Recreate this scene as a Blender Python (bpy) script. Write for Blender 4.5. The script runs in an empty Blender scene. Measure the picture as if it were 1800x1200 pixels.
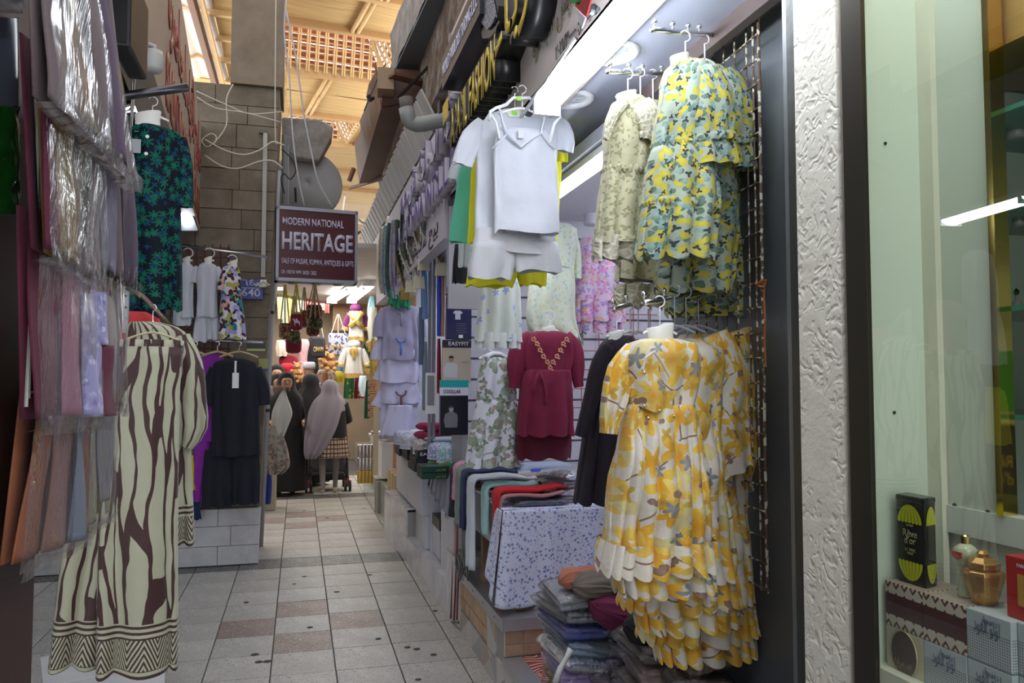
import bpy, bmesh, math, random
from mathutils import Vector, Matrix, noise as mnoise
R = math.radians; PI = math.pi
sc = bpy.context.scene
COL = sc.collection
# ---------------------------------------------------------------- camera, sky, exposure
PITCH, YAW, FPX, EYE = R(2.904), R(15.185), 1380.0, 1.5
cam_d = bpy.data.cameras.new('camera'); cam = bpy.data.objects.new('camera', cam_d); COL.objects.link(cam)
cam_d.sensor_width = 36; cam_d.lens = FPX/1800*36; cam_d.clip_start = .05; cam_d.clip_end = 200
cam.location = (0, 0, EYE); cam.rotation_euler = (PI/2+PITCH, 0, -YAW)
sc.camera = cam
w = bpy.data.worlds.new('sky'); sc.world = w; w.use_nodes = True
bg = w.node_tree.nodes['Background']
bg.inputs['Color'].default_value = (.93, .95, 1, 1); bg.inputs['Strength'].default_value = 1.4
sc.view_settings.view_transform = 'Standard'; sc.view_settings.look = 'None'
sc.view_settings.exposure = 0.35; sc.view_settings.gamma = 1; sc.view_settings.use_curve_mapping = False
TUBE = 16.0          # glow of the shop tubes
def area(name, loc, size, power, col=(1, 1, 1), rot=(0, 0, 0)):
    l = bpy.data.lights.new(name, 'AREA'); l.shape = 'RECTANGLE'; l.size, l.size_y = size; l.energy = power; l.color = col
    o = bpy.data.objects.new(name, l); o.location = loc; o.rotation_euler = rot; COL.objects.link(o); return o

# added area lamps aimed up at the palm roof, standing in for clerestory daylight
area('added_roof_uplight', (-2.4, 9.0, 4.5), (2.5, 9), 200, (1, .93, .82), (PI, R(0), 0)); area('added_roof_uplight', (2.4, 9.5, 4.9), (2, 9), 150, (1, .93, .82), (PI, 0, 0))
# ---------------------------------------------------------------- measuring helpers
fwd = Vector((math.sin(YAW)*math.cos(PITCH), math.cos(YAW)*math.cos(PITCH), math.sin(PITCH)))
rgt = Vector((math.cos(YAW), -math.sin(YAW), 0)); upv = rgt.cross(fwd)
def P(x, y, X=None, Y=None, Z=None):
    d = fwd + rgt*((x-900)/FPX) + upv*((600-y)/FPX); o = Vector((0, 0, EYE))
    k = X/d.x if X is not None else (Y/d.y if Y is not None else (Z-EYE)/d.z)
    return o + d*k
def PPM(Y, x=900):      # metres per pixel of something standing at depth Y
    return (P(x+1, 670, Y=Y)-P(x, 670, Y=Y)).length

# ---------------------------------------------------------------- objects
def tag(o, label=None, cat=None, group=None, kind=None):
    if label: o['label'] = label
    if cat: o['category'] = cat
    if group: o['group'] = group
    if kind: o['kind'] = kind
    return o
def thing(name, label, cat, loc=(0, 0, 0), group=None):
    o = bpy.data.objects.new(name, None); o.location = loc; o.empty_display_size = .05; COL.objects.link(o)
    return tag(o, label, cat, group)
def link(name, me, parent=None, loc=None):
    o = bpy.data.objects.new(name, me); COL.objects.link(o)
    if loc is not None: o.location = loc
    if parent is not None:
        o.parent = parent; o.matrix_parent_inverse = Matrix.Translation(-Vector(world_loc(parent)))
    return o
def world_loc(o):
    v = Vector(o.location)
    if o.parent: v = Matrix.Translation(world_loc(o.parent)) @ o.matrix_parent_inverse @ v
    return v
def copy_thing(o, delta, label=None, group=None):
    c = o.copy(); COL.objects.link(c); c.location = Vector(o.location)+Vector(delta)
    if label: c['label'] = label
    if group: c['group'] = group
    def rec(a, b):
        for ch in list(a.children):
            d = ch.copy(); COL.objects.link(d); d.parent = b; rec(ch, d)
    rec(o, c); return c

class MB:
    def __init__(s): s.v = []; s.f = []; s.uv = {}; s.m = []; s.mats = []; s.cur = 0
    def mat(s, m):
        if m not in s.mats: s.mats.append(m)
        s.cur = s.mats.index(m); return s
    def face(s, idx, uv=None):
        s.f.append(tuple(idx)); s.m.append(s.cur)
        if uv: s.uv[len(s.f)-1] = uv
    def add(s, vs, fs):
        b = len(s.v); s.v += [Vector(v) for v in vs]
        for f in fs: s.face([i+b for i in f])
        return s
    def box(s, c, size, rz=0, rot=None):
        hx, hy, hz = [a/2 for a in size]
        m = rot if rot else Matrix.Rotation(rz, 3, 'Z')
        vs = [Vector(c)+m@Vector((x, y, z)) for x in (-hx, hx) for y in (-hy, hy) for z in (-hz, hz)]
        return s.add(vs, [(0, 1, 3, 2), (4, 6, 7, 5), (0, 4, 5, 1), (2, 3, 7, 6), (0, 2, 6, 4), (1, 5, 7, 3)])
    def bb(s, a, b):
        a, b = Vector(a), Vector(b); return s.box((a+b)/2, [abs(t) for t in (b-a)])
    def prism(s, pts, ext):      # pts: polygon corners, ext: extrusion vector
        n = len(pts); e = Vector(ext); vs = [Vector(p) for p in pts]+[Vector(p)+e for p in pts]
        return s.add(vs, [tuple(range(n))[::-1], tuple(range(n, 2*n))]+[(i, (i+1) % n, n+(i+1) % n, n+i) for i in range(n)])
    def tube(s, pts, r, n=8, cap=True, closed=False):
        pts = [Vector(p) for p in pts]; k = len(pts); b = len(s.v); up = Vector((0, 0, 1)); prev = None
        for i, p in enumerate(pts):
            a = pts[(i-1) % k] if (closed or i) else p; c = pts[(i+1) % k] if (closed or i < k-1) else p
            t = (c-a).normalized()
            if prev is None:
                prev = t.cross(up if abs(t.z) < .9 else Vector((1, 0, 0))).normalized()
            u = (prev-t*prev.dot(t)).normalized(); prev = u; q = t.cross(u)
            rr = r[i] if isinstance(r, (list, tuple)) else r
            s.v += [p+(u*math.cos(2*PI*j/n)+q*math.sin(2*PI*j/n))*rr for j in range(n)]
        for i in range(k if closed else k-1):
            for j in range(n):
                a = b+i*n; c = b+((i+1) % k)*n
                s.face((a+j, a+(j+1) % n, c+(j+1) % n, c+j))
        if cap and not closed:
            s.face([b+j for j in range(n)][::-1]); s.face([b+(k-1)*n+j for j in range(n)])
        return s
    def lathe(s, c, prof, n=16, axis='Z', cap=True):
        b = len(s.v); c = Vector(c)
        for r, h in prof:
            for j in range(n):
                a = 2*PI*j/n
                v = {'Z': (r*math.cos(a), r*math.sin(a), h), 'Y': (r*math.cos(a), h, r*math.sin(a)), 'X': (h, r*math.cos(a), r*math.sin(a))}[axis]
                s.v.append(c+Vector(v))
        for i in range(len(prof)-1):
            for j in range(n): s.face((b+i*n+j, b+i*n+(j+1) % n, b+(i+1)*n+(j+1) % n, b+(i+1)*n+j))
        if cap:
            s.face([b+j for j in range(n)][::-1]); s.face([b+(len(prof)-1)*n+j for j in range(n)])
        return s
    def grid(s, fn, nu, nv, uvs=None):
        b = len(s.v)
        for j in range(nv+1):
            for i in range(nu+1): s.v.append(Vector(fn(i/nu, j/nv)))
        for j in range(nv):
            for i in range(nu):
                a = b+j*(nu+1)+i
                u = None
                if uvs: u = [(x/nu*uvs[0], y/nv*uvs[1]) for x, y in ((i, j), (i+1, j), (i+1, j+1), (i, j+1))]
                s.face((a, a+1, a+nu+2, a+nu+1), u)
        return s
    def rings(s, rings, uv=None, cap=(False, False)):
        b = len(s.v); n = len(rings[0])
        for r_ in rings: s.v += [Vector(p) for p in r_]
        for i in range(len(rings)-1):
            for j in range(n):
                a = b+i*n; c = a+n; j2 = (j+1) % n; u = None
                if uv: u = [uv(i, j), uv(i, j+1), uv(i+1, j+1), uv(i+1, j)]
                s.face((a+j, a+j2, c+j2, c+j), u)
        if cap[0]: s.face([b+j for j in range(n)])
        if cap[1]: s.face([b+(len(rings)-1)*n+j for j in range(n)])
        return s
    def mesh(s, name, mat=None, smooth=False):
        me = bpy.data.meshes.new(name); me.from_pydata([tuple(v) for v in s.v], [], s.f)
        if s.uv:
            ul = me.uv_layers.new(name='UVMap').data; li = 0
            for k, f in enumerate(s.f):
                u = s.uv.get(k)
                for q in range(len(f)):
                    if u and q < len(u): ul[li].uv = u[q]
                    li += 1
        if s.mats and mat is None:
            for m in s.mats: me.materials.append(m)
            me.polygons.foreach_set('material_index', s.m)
        elif mat: me.materials.append(mat)
        if smooth: me.polygons.foreach_set('use_smooth', [True]*len(me.polygons))
        bm = bmesh.new(); bm.from_mesh(me); bmesh.ops.recalc_face_normals(bm, faces=bm.faces); bm.to_mesh(me); bm.free()
        me.update(); return me
    def build(s, name, mat=None, parent=None, smooth=False, bevel=0, thick=0, **t):
        o = link(name, s.mesh(name, mat, smooth), parent)
        if thick:
            m = o.modifiers.new('thick', 'SOLIDIFY'); m.thickness = thick; m.offset = 0
        if bevel:
            m = o.modifiers.new('bev', 'BEVEL'); m.width = bevel; m.segments = 2; m.limit_method = 'ANGLE'; m.angle_limit = R(40)
        if t: tag(o, **t)
        return o

# ---------------------------------------------------------------- node materials
class NT:
    def __init__(s, name):
        s.m = bpy.data.materials.new(name); s.m.use_nodes = True; s.t = s.m.node_tree
        s.b = s.t.nodes['Principled BSDF']; s.out = s.t.nodes['Material Output']
    def put(s, sock, v):
        if v is None: return
        if hasattr(v, 'is_output'): s.t.links.new(v, sock)
        else:
            if isinstance(v, (tuple, list)) and len(v) == 3 and sock.type == 'RGBA': v = (*v, 1)
            sock.default_value = v
    def n(s, typ, **kw):
        nd = s.t.nodes.new(typ)
        for k, v in kw.items(): setattr(nd, k, v)
        return nd
    def math(s, op, a, b=None, c=None, clamp=False):
        nd = s.n('ShaderNodeMath', operation=op, use_clamp=clamp)
        for i, v in enumerate((a, b, c)):
            if v is not None: s.put(nd.inputs[i], v)
        return nd.outputs[0]
    def mix(s, f, a, b, mode='MIX'):
        nd = s.n('ShaderNodeMix', data_type='RGBA', blend_type=mode); s.put(nd.inputs[0], f); s.put(nd.inputs[6], a); s.put(nd.inputs[7], b)
        return nd.outputs[2]
    def coord(s, kind='Object', scale=(1, 1, 1), loc=(0, 0, 0), rot=(0, 0, 0)):
        c = s.n('ShaderNodeTexCoord').outputs[kind]; m = s.n('ShaderNodeMapping'); s.put(m.inputs[0], c)
        m.inputs['Scale'].default_value = scale; m.inputs['Location'].default_value = loc; m.inputs['Rotation'].default_value = rot
        return m.outputs[0]
    def noise(s, vec, scale=5, detail=3, rough=.5, col=False, dist=0):
        nd = s.n('ShaderNodeTexNoise'); s.put(nd.inputs['Vector'], vec); nd.inputs['Scale'].default_value = scale
        nd.inputs['Detail'].default_value = detail; nd.inputs['Roughness'].default_value = rough; nd.inputs['Distortion'].default_value = dist
        return nd.outputs['Color' if col else 'Fac']
    def vor(s, vec, scale=5, feat='F1', out='Distance', dim='3D', rnd=1):
        nd = s.n('ShaderNodeTexVoronoi', feature=feat, voronoi_dimensions=dim); s.put(nd.inputs['Vector'], vec); nd.inputs['Scale'].default_value = scale
        nd.inputs['Randomness'].default_value = rnd
        return nd.outputs[out] if out else nd
    def ramp(s, f, stops, interp='LINEAR'):
        nd = s.n('ShaderNodeValToRGB'); cr = nd.color_ramp; cr.interpolation = interp
        while len(cr.elements) < len(stops): cr.elements.new(.5)
        for e, (p, c) in zip(cr.elements, stops): e.position = p; e.color = (*c, 1) if len(c) == 3 else c
        s.put(nd.inputs[0], f); return nd.outputs[0]
    def sep(s, v):
        nd = s.n('ShaderNodeSeparateXYZ'); s.put(nd.inputs[0], v); return nd.outputs
    def comb(s, x, y, z=0):
        nd = s.n('ShaderNodeCombineXYZ')
        for i, v in enumerate((x, y, z)): s.put(nd.inputs[i], v)
        return nd.outputs[0]
    def bump(s, h, strength=.3, dist=.01):
        nd = s.n('ShaderNodeBump'); nd.inputs['Strength'].default_value = strength; nd.inputs['Distance'].default_value = dist
        s.put(nd.inputs['Height'], h); s.t.links.new(nd.outputs[0], s.b.inputs['Normal'])
    def rnd(s): return s.n('ShaderNodeObjectInfo').outputs['Random']
    def set(s, col=None, rough=None, metal=None, **kw):
        if col is not None: s.put(s.b.inputs['Base Color'], col)
        if rough is not None: s.put(s.b.inputs['Roughness'], rough)
        if metal is not None: s.put(s.b.inputs['Metallic'], metal)
        for k, v in kw.items(): s.put(s.b.inputs[k.replace('_', ' ')], v)
        return s
MATS = {}
def mat(name, col, rough=.6, metal=0, var=.12, nsc=6, bsc=0, bst=.25, spec=None, orand=0):
    if name in MATS: return MATS[name]
    k = NT(name); co = k.coord()
    c = k.mix(k.noise(co, nsc, 4), [x*(1-var) for x in col], [min(1, x*(1+var)) for x in col])
    if orand:
        c = k.mix(k.rnd(), c, k.mix(1.0, c, (1-orand,)*3, 'MULTIPLY'))
    k.set(c, rough, metal)
    if bsc: k.bump(k.noise(co, bsc, 4), bst, .005)
    if spec is not None: k.set(Specular_IOR_Level=spec)
    MATS[name] = k.m; return k.m
def cloth(name, col, var=.1, rough=.85, weave=1, sheen=.04):
    if name in MATS: return MATS[name]
    k = NT(name); co = k.coord()
    c = k.mix(k.noise(co, 4, 3), [x*(1-var) for x in col], [min(1, x*(1+var)) for x in col])
    k.set(c, rough, Sheen_Weight=sheen)
    k.bump(k.math('ADD', k.noise(co, 18, 3, .6), k.math('MULTIPLY', k.noise(co, 700, 1), .15*weave)), .35, .012)
    MATS[name] = k.m; return k.m
def flower_mask(k, uv, scale, radius, petals, seed, dens=0., inner=False):
    m = k.n('ShaderNodeMapping'); k.put(m.inputs[0], uv); m.inputs['Scale'].default_value = (scale,)*3; m.inputs['Location'].default_value = (seed*3.7, seed*1.9, 0)
    v = k.n('ShaderNodeTexVoronoi', voronoi_dimensions='2D'); k.put(v.inputs['Vector'], m.outputs[0]); v.inputs['Scale'].default_value = 1; v.inputs['Randomness'].default_value = .85
    d = k.n('ShaderNodeVectorMath', operation='SUBTRACT'); k.put(d.inputs[0], m.outputs[0]); k.put(d.inputs[1], v.outputs['Position'])
    x, y, _ = k.sep(d.outputs[0]); cr, cg, cb = k.sep(v.outputs['Color'])
    ang = k.math('ADD', k.math('ARCTAN2', y, x), k.math('MULTIPLY', cr, 6.28))
    pet = k.math('ADD', k.math('MULTIPLY', k.math('COSINE', k.math('MULTIPLY', ang, petals)), .32), .68)
    rad = k.math('MULTIPLY', k.math('MULTIPLY', pet, radius), k.math('ADD', k.math('MULTIPLY', cg, .5), .7))
    dist = k.math('ADD', v.outputs['Distance'], k.math('MULTIPLY', k.math('SUBTRACT', k.noise(m.outputs[0], 5, 2), .5), .18))
    mk = k.math('MULTIPLY', k.math('LESS_THAN', dist, rad), k.math('GREATER_THAN', cb, dens))
    q = k.math('DIVIDE', dist, radius)
    return mk, q, cr
def printed(name, base, layers, rough=.8, var=.06, twigs=None, bump=.35, alpha=None):
    if name in MATS: return MATS[name]
    k = NT(name); uv = k.coord('UV')
    c = k.mix(k.noise(uv, 5, 3), [x*(1-var) for x in base], [min(1, x*(1+var)) for x in base])
    if twigs:
        sc_, th, tc = twigs
        e = k.vor(k.math_vec(uv), sc_, 'DISTANCE_TO_EDGE', 'Distance', '2D') if False else k.vor(uv, sc_, 'DISTANCE_TO_EDGE', 'Distance', '2D')
        t = k.math('MULTIPLY', k.math('LESS_THAN', e, th), k.math('GREATER_THAN', k.noise(uv, sc_*.8, 1), .5))
        c = k.mix(t, c, tc)
    for i, (sc_, rad, pet, c1, c2, dens) in enumerate(layers):
        mk, q, r_ = flower_mask(k, uv, sc_, rad, pet, i+1, dens)
        fc = k.mix(k.math('MULTIPLY', q, 1, clamp=True), c2, c1)
        fc = k.mix(k.math('MULTIPLY', r_, .35), fc, c2)
        c = k.mix(mk, c, fc)
    k.set(c, rough, Sheen_Weight=.15)
    co = k.coord()
    k.bump(k.noise(co, 22, 3, .6), bump, .012)
    MATS[name] = k.m; return k.m
def glow(name, col, strength):
    if name in MATS: return MATS[name]
    k = NT(name); k.set((.9, .9, .9), .4, Emission_Color=col, Emission_Strength=strength); MATS[name] = k.m; return k.m
def film(name='clear_film', wr=9, amt=.2, tint=(1, 1, 1), kf=.32):
    if name in MATS: return MATS[name]
    k = NT(name); co = k.coord('Object', (1, 1, .35))
    g = k.n('ShaderNodeBsdfGlossy'); g.inputs['Roughness'].default_value = .2; g.inputs['Color'].default_value = (1, 1, 1, 1)
    t = k.n('ShaderNodeBsdfTransparent'); t.inputs['Color'].default_value = (.86*tint[0], .86*tint[1], .86*tint[2], 1)
    bu = k.n('ShaderNodeBump'); bu.inputs['Strength'].default_value = 1; bu.inputs['Distance'].default_value = .02
    k.put(bu.inputs['Height'], k.noise(co, wr, 5, .6, dist=.6)); k.put(g.inputs['Normal'], bu.outputs[0])
    lw = k.n('ShaderNodeLayerWeight'); lw.inputs['Blend'].default_value = amt; k.put(lw.inputs['Normal'], bu.outputs[0])
    f = k.math('ADD', k.math('MULTIPLY', lw.outputs['Fresnel'], kf), .015, clamp=True)
    mx = k.n('ShaderNodeMixShader'); k.put(mx.inputs[0], f); k.put(mx.inputs[1], t.outputs[0]); k.put(mx.inputs[2], g.outputs[0])
    k.t.links.new(mx.outputs[0], k.out.inputs['Surface']); MATS[name] = k.m; return k.m

WHITE = mat('white_laminate', (.78, .79, .82), .35, var=.04)
STEEL = mat('brushed_steel', (.62, .63, .66), .28, 1, var=.1)
CHROME = mat('chrome', (.8, .8, .82), .12, 1, var=.03)
DARKMETAL = mat('dark_metal', (.05, .055, .06), .35, .6)
PLASTIC = mat('white_plastic', (.82, .84, .85), .35, var=.03)
GREYPL = mat('grey_plastic', (.33, .35, .37), .4, var=.05)
BLACK = mat('black_paint', (.01, .011, .014), .4)
WOOD = mat('raw_wood', (.30, .20, .11), .6, bsc=40, nsc=12)
BROWN = mat('brown_board', (.14, .06, .03), .5, bsc=12)
PINKPL = mat('pale_neck', (.80, .80, .74), .35, var=.03)

# ---------------------------------------------------------------- text
def text(name, body, h, m, loc, rot, parent=None, width=None, ext=.002, align='LEFT', bold=0, label=None, shear=0):
    cu = bpy.data.curves.new(name, 'FONT'); cu.body = body; cu.size = 1; cu.extrude = 0; cu.align_x = align; cu.offset = bold; cu.resolution_u = 3; cu.shear = shear
    o = bpy.data.objects.new(name, cu); COL.objects.link(o)
    dg = bpy.context.evaluated_depsgraph_get(); me = bpy.data.meshes.new_from_object(o.evaluated_get(dg))
    bpy.data.objects.remove(o); bpy.data.curves.remove(cu)
    xs = [v.co.x for v in me.vertices]; ys = [v.co.y for v in me.vertices]
    if not xs: return None
    H = .72 if max(ys) < 1.2 else max(ys)
    sy = h/H; sx = width/(max(xs)-min(xs)) if width else sy
    x0 = min(xs) if align == 'LEFT' else 0
    bm = bmesh.new(); bm.from_mesh(me)
    for v in bm.verts: v.co = Vector(((v.co.x-x0)*sx, v.co.y*sy, 0))
    if ext:
        r_ = bmesh.ops.extrude_face_region(bm, geom=bm.faces[:])
        bmesh.ops.translate(bm, verts=[g for g in r_['geom'] if isinstance(g, bmesh.types.BMVert)], vec=(0, 0, ext))
        bmesh.ops.recalc_face_normals(bm, faces=bm.faces)
    M = Matrix.Translation(Vector(loc)) @ (rot.to_4x4() if isinstance(rot, Matrix) else Matrix.Identity(4))
    bm.transform(M); bm.to_mesh(me); bm.free(); me.name = name
    me.materials.clear()
    if isinstance(m, (list, tuple)):
        me.materials.append(m[0]); me.materials.append(m[1])
        nz = (M.to_3x3() @ Vector((0, 0, 1))).normalized()
        for p in me.polygons: p.material_index = 0 if p.normal.dot(nz) > .9 else 1
    else:
        me.materials.append(m)
        for p in me.polygons: p.material_index = 0
    ob = link(name, me, parent)
    if label: ob['label'] = label
    return ob
FRONT = Matrix(((1, 0, 0), (0, 0, -1), (0, 1, 0)))                 # reads along +X, faces -Y
def facing(dx, dy):     # reading direction dx,dy in plan, upright
    d = Vector((dx, dy, 0)).normalized(); n = d.cross(Vector((0, 0, 1)))
    return Matrix(((d.x, 0, n.x), (d.y, 0, n.y), (0, 1, 0)))
# ================================================================ STRUCTURE
def terrazzo(name, c1, c2):
    k = NT(name); co = k.coord(); v = k.vor(co, 160, out='Color'); s = k.sep(v)[0]
    base = k.mix(k.math('GREATER_THAN', s, .72), c1, c2)
    base = k.mix(k.math('GREATER_THAN', s, .9), base, (.66, .63, .6))
    dirt = k.noise(co, 2.3, 5, .65)
    base = k.mix(k.ramp(dirt, [(.35, (0, 0, 0)), (.7, (.55, .55, .55))]), base, [x*.62 for x in c1])
    base = k.mix(k.math('MULTIPLY', k.rnd(), .5), base, k.mix(1, base, (.72, .72, .73), 'MULTIPLY'))
    k.set(base, k.ramp(k.noise(co, 7, 3), [(0, (.3,)*3), (1, (.6,)*3)])); k.bump(k.noise(co, 90, 2), .15, .003)
    return k.m
TERR = terrazzo('terrazzo_grey', (.56, .54, .50), (.32, .31, .29))
TERRP = terrazzo('terrazzo_pink', (.36, .27, .235), (.25, .18, .155))
GRAN = terrazzo('granite_dark', (.13, .13, .13), (.08, .08, .08))
GROUT = mat('grout', (.17, .16, .15), .9)
fl = MB().bb((-3.5, -2, -.12), (3.5, 26, -.012)).build('floor', GROUT, kind='structure')
TW, TL = .327, .345
def tile_mesh(w, l, m, name, h=.014):
    b = MB(); g = .004; b.bb((-w/2+g, -l/2+g, -h), (w/2-g, l/2-g, 0)); return b.mesh(name, m)
tm = {k: tile_mesh(TW, TL, m, 'tile') for k, m in (('g', TERR), ('p', TERRP))}
gm = tile_mesh(TW, TL*.98, GRAN, 'tile')
rng = random.Random(3)
def tile(kind, x, y):
    o = link('tile', kind, fl, (x, y, rng.uniform(-.0015, .0015))); o.rotation_euler = (rng.uniform(-.003, .003), rng.uniform(-.003, .003), rng.uniform(-.004, .004)); return o
rows = [4.60+TL/2+TL*k for k in range(-4, 6)]
for ri, y in enumerate(rows):
    for c in range(-6, 4):
        x = -.12+TW/2+TW*c; r_ = ri-4; k = 'g'
        if (r_ == 0 and c == 0) or (r_ == 1 and c in (-1, 1)) or (r_ == 2 and c == 0): k = 'p'
        tile(tm[k], x, y)
for c in range(-6, 4): tile(gm, -.12+TW/2+TW*c, 6.67+TL/2)
for ri in range(17):
    y = 7.02+TL/2+TL*ri
    if ri == 10: kind = gm
    for c in range(-3, 4):
        x = -.12+TW/2+TW*c
        k = 'p' if (ri in (4, 6) and c == 0) or (ri == 5 and c in (-1, 1)) or (ri in (11, 13) and c == 0) or (ri == 12 and c in (-1, 1)) else 'g'
        tile(gm if ri == 10 else tm[k], x, y)
gum = MB()
for q in [(470, 1162), (448, 1150), (716, 1137), (733, 1140), (762, 1150), (665, 1122), (545, 1102), (592, 1040), (517, 1026), (535, 1013), (433, 1058), (735, 1194), (650, 1010), (455, 1163), (535, 897), (640, 893), (575, 910), (765, 1073)]:
    p = P(*q, Z=.0015); gum.lathe(p, [(.0165+rng.random()*.008, 0), (.011, .0012)], 9)
gum.build('chewing_gum_spots', mat('gum', (.06, .055, .05), .8), kind='stuff')['label'] = 'dark trodden gum spots scattered on the terrazzo floor'

# ---- stone pier on the left, block by block, its right edge leaning a little
def stone(name, cols):
    k = NT(name); co = k.coord(); n = k.noise(co, 3.5, 6, .65); c = k.ramp(n, [(.25, cols[0]), (.55, cols[1]), (.8, cols[2])])
    c = k.mix(k.math('MULTIPLY', k.rnd(), .6), c, k.mix(1, c, (.6, .58, .56), 'MULTIPLY'))
    k.set(c, .85); k.bump(k.noise(co, 30, 5, .7), .5, .01); return k.m
STONE = stone('beige_stone', ((.13, .105, .075), (.24, .20, .145), (.36, .315, .245)))
PLASTER = stone('beam_plaster', ((.20, .16, .11), (.30, .24, .175), (.36, .30, .23)))
MORT = mat('mortar', (.16, .135, .10), .95, bsc=30)
PY = 6.9
def pier_x(z): return -.315+.032*z
z_top = P(400, 148, Y=PY).z
pier = MB(); pier.prism([(-2.3, PY+.02, 0), (pier_x(0)-.01, PY+.02, 0), (pier_x(z_top)-.01, PY+.02, z_top), (-2.3, PY+.02, z_top)], (0, .68, 0))
pier = pier.build('wall_pier', MORT, kind='structure')
MARBW = NT('stained_white_marble'); co = MARBW.coord()
MARBW.set(MARBW.mix(MARBW.ramp(MARBW.noise(co, 3, 6, .7), [(.42, (0, 0, 0)), (.75, (.8,)*3)]), (.62, .62, .64), (.36, .35, .34)), .3); MARBW = MARBW.m
z0 = P(400, 893, Y=PY).z
zs = [0.005, .16, .32, z0]
for i in range(3):      # white marble base slabs
    xs = [-2.0, -1.45, -.93+.1*(i % 2), -.62+.1*(i % 2), None]
    for a, b_ in zip(xs, xs[1:]):
        za, zb = zs[i]+.002, zs[i+1]-.002; r0 = pier_x(za)+.012 if b_ is None else b_-.002; r1 = pier_x(zb)+.012 if b_ is None else b_-.002
        m = MB().prism([(a+.002, PY-.035, za), (r0, PY-.035, za), (r1, PY-.035, zb), (a+.002, PY-.035, zb)], (0, .07, 0)); m.build('marble_slab', MARBW, pier)
z = z0+.01; i = 0
while z < z_top-.08:
    h = rng.choice((.165, .18, .2)); zt = min(z+h, z_top); x = -2.2+rng.uniform(0, .3)
    while True:
        L = rng.uniform(.28, .48); last = x+L > pier_x(z)-.12; pr_ = rng.uniform(0, .009)
        a, b0, b1 = x+.003, (pier_x(z) if last else x+L-.003), (pier_x(zt) if last else x+L-.003)
        if b0 > -1.25:
            MB().prism([(a, PY-pr_, z+.003), (b0, PY-pr_, z+.003), (b1, PY-pr_, zt-.003), (a, PY-pr_, zt-.003)], (0, .05, 0)).build('stone_block', STONE, pier)
        x += L
        if last: break
    z = zt; i += 1
# side face of the pier: bare render, plus beam above
MB().prism([(pier_x(0)-.012, PY+.05, z0), (pier_x(z_top)-.012, PY+.05, z_top), (pier_x(z_top)-.012, PY+.70, z_top), (pier_x(0)-.012, PY+.70, z0)], (.012, 0, 0)).build('side_render', PLASTER, pier)
a, b_ = P(406, 148, Y=PY), P(497, 150, Y=PY)
MB().bb((a.x, PY-.05, z_top-.0), (b_.x, PY+.6, 7.5)).build('trim_1', PLASTER, kind='structure')      # plastered column above the pier
tag(bpy.data.objects['trim_1'], label='plain beige plaster column rising above the stone pier')

# ---- right: kerb of the near shop (two levels) and marble bench of the next one
KX = .97; KZ = .36; KZ2 = .18
CONC = mat('old_cement', (.33, .31, .29), .9, bsc=30)
kerb = MB().bb((KX, 3.72, -.01), (1.8, 5.0, KZ-.03)).bb((KX, 1.4, -.01), (1.8, 3.72, KZ2-.02)).build('trim_2', CONC, kind='structure')
kerb['label'] = 'raised shop threshold clad in small tiles with a metal edge'
def pattern_tile():      # triangles of four tones printed on a ceramic tile
    k = NT('diamond_print_tile'); co = k.coord('Object', (1, 1, 1)); x, y, z = k.sep(co)
    u = k.math('MULTIPLY', y, 3.4); v = k.math('MULTIPLY', z, 5.6)
    a = k.math('FLOOR', k.math('ADD', u, v)); b = k.math('FLOOR', k.math('SUBTRACT', u, v)); c_ = k.math('FLOOR', k.math('MULTIPLY', u, 1.0))
    w_ = k.n('ShaderNodeTexWhiteNoise', noise_dimensions='3D'); k.put(w_.inputs[0], k.comb(a, b, c_))
    c = k.ramp(w_.outputs['Value'], [(0, (.52, .50, .48)), (.3, (.36, .35, .36)), (.5, (.42, .30, .22)), (.68, (.60, .57, .54)), (.86, (.30, .25, .22))], 'CONSTANT')
    c = k.mix(k.math('MULTIPLY', k.noise(co, 6, 5, .7), .6), c, (.40, .37, .34)); k.set(c, .55); return k.m
DIAM = pattern_tile()
TERRA = stone('terracotta_tile', ((.24, .14, .09), (.40, .24, .16), (.58, .46, .38)))
OCHRE = stone('ochre_tile', ((.40, .26, .15), (.58, .40, .26), (.66, .53, .40)))
y = 3.0
while y < 4.72:       # face towards the alley
    top = KZ-.055 if y >= 3.71 else KZ2-.04
    for za, zb in ((.0, .125), (.13, top)) if top > .2 else ((.0, top),):
        ochre = 4.02 < y < 4.62 and za > .1
        if ochre:
            for q in range(3):
                for zz in ((za+.02, (za+zb)/2-.003), ((za+zb)/2+.003, zb)):
                    MB().bb((KX-.012, y+q*.0575+.002, zz[0]), (KX+.004, y+(q+1)*.0575-.002, zz[1])).build('tile', OCHRE, kerb)
        else: MB().bb((KX-.01, y+.001, za), (KX+.004, y+.171, zb)).build('tile', DIAM, kerb)
    y += .1725
for i in range(8):     # end face towards the camera
    for za, zb in ((KZ2+.004, .235), (.24, KZ-.062)):
        MB().bb((KX+.003+i*.092, 3.708, za), (KX+.090+i*.092, 3.722, zb)).build('tile', TERRA, kerb)
MB().bb((KX, 3.715, KZ2), (1.75, 3.723, KZ)).build('grout_face', mat('grout_light', (.62, .6, .57), .8), kerb)
ALU = mat('dull_aluminium', (.42, .43, .45), .35, .7, bsc=20, bst=.1)
e = MB().bb((KX-.016, 3.69, KZ-.055), (KX+.085, 4.74, KZ+.002)).bb((KX+.0851, 3.69, KZ-.055), (1.75, 3.78, KZ+.002))
e.build('metal_edge', ALU, kerb)
MB().bb((KX-.016, 1.4, KZ2-.035), (KX+.08, 3.69, KZ2+.002)).build('metal_edge', ALU, kerb)
sc_ = MB()
for y in (3.85, 4.1, 4.35, 4.6): sc_.lathe((KX-.0165, y, KZ-.027), [(.004, 0), (.004, -.002)], 8, 'X')
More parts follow.
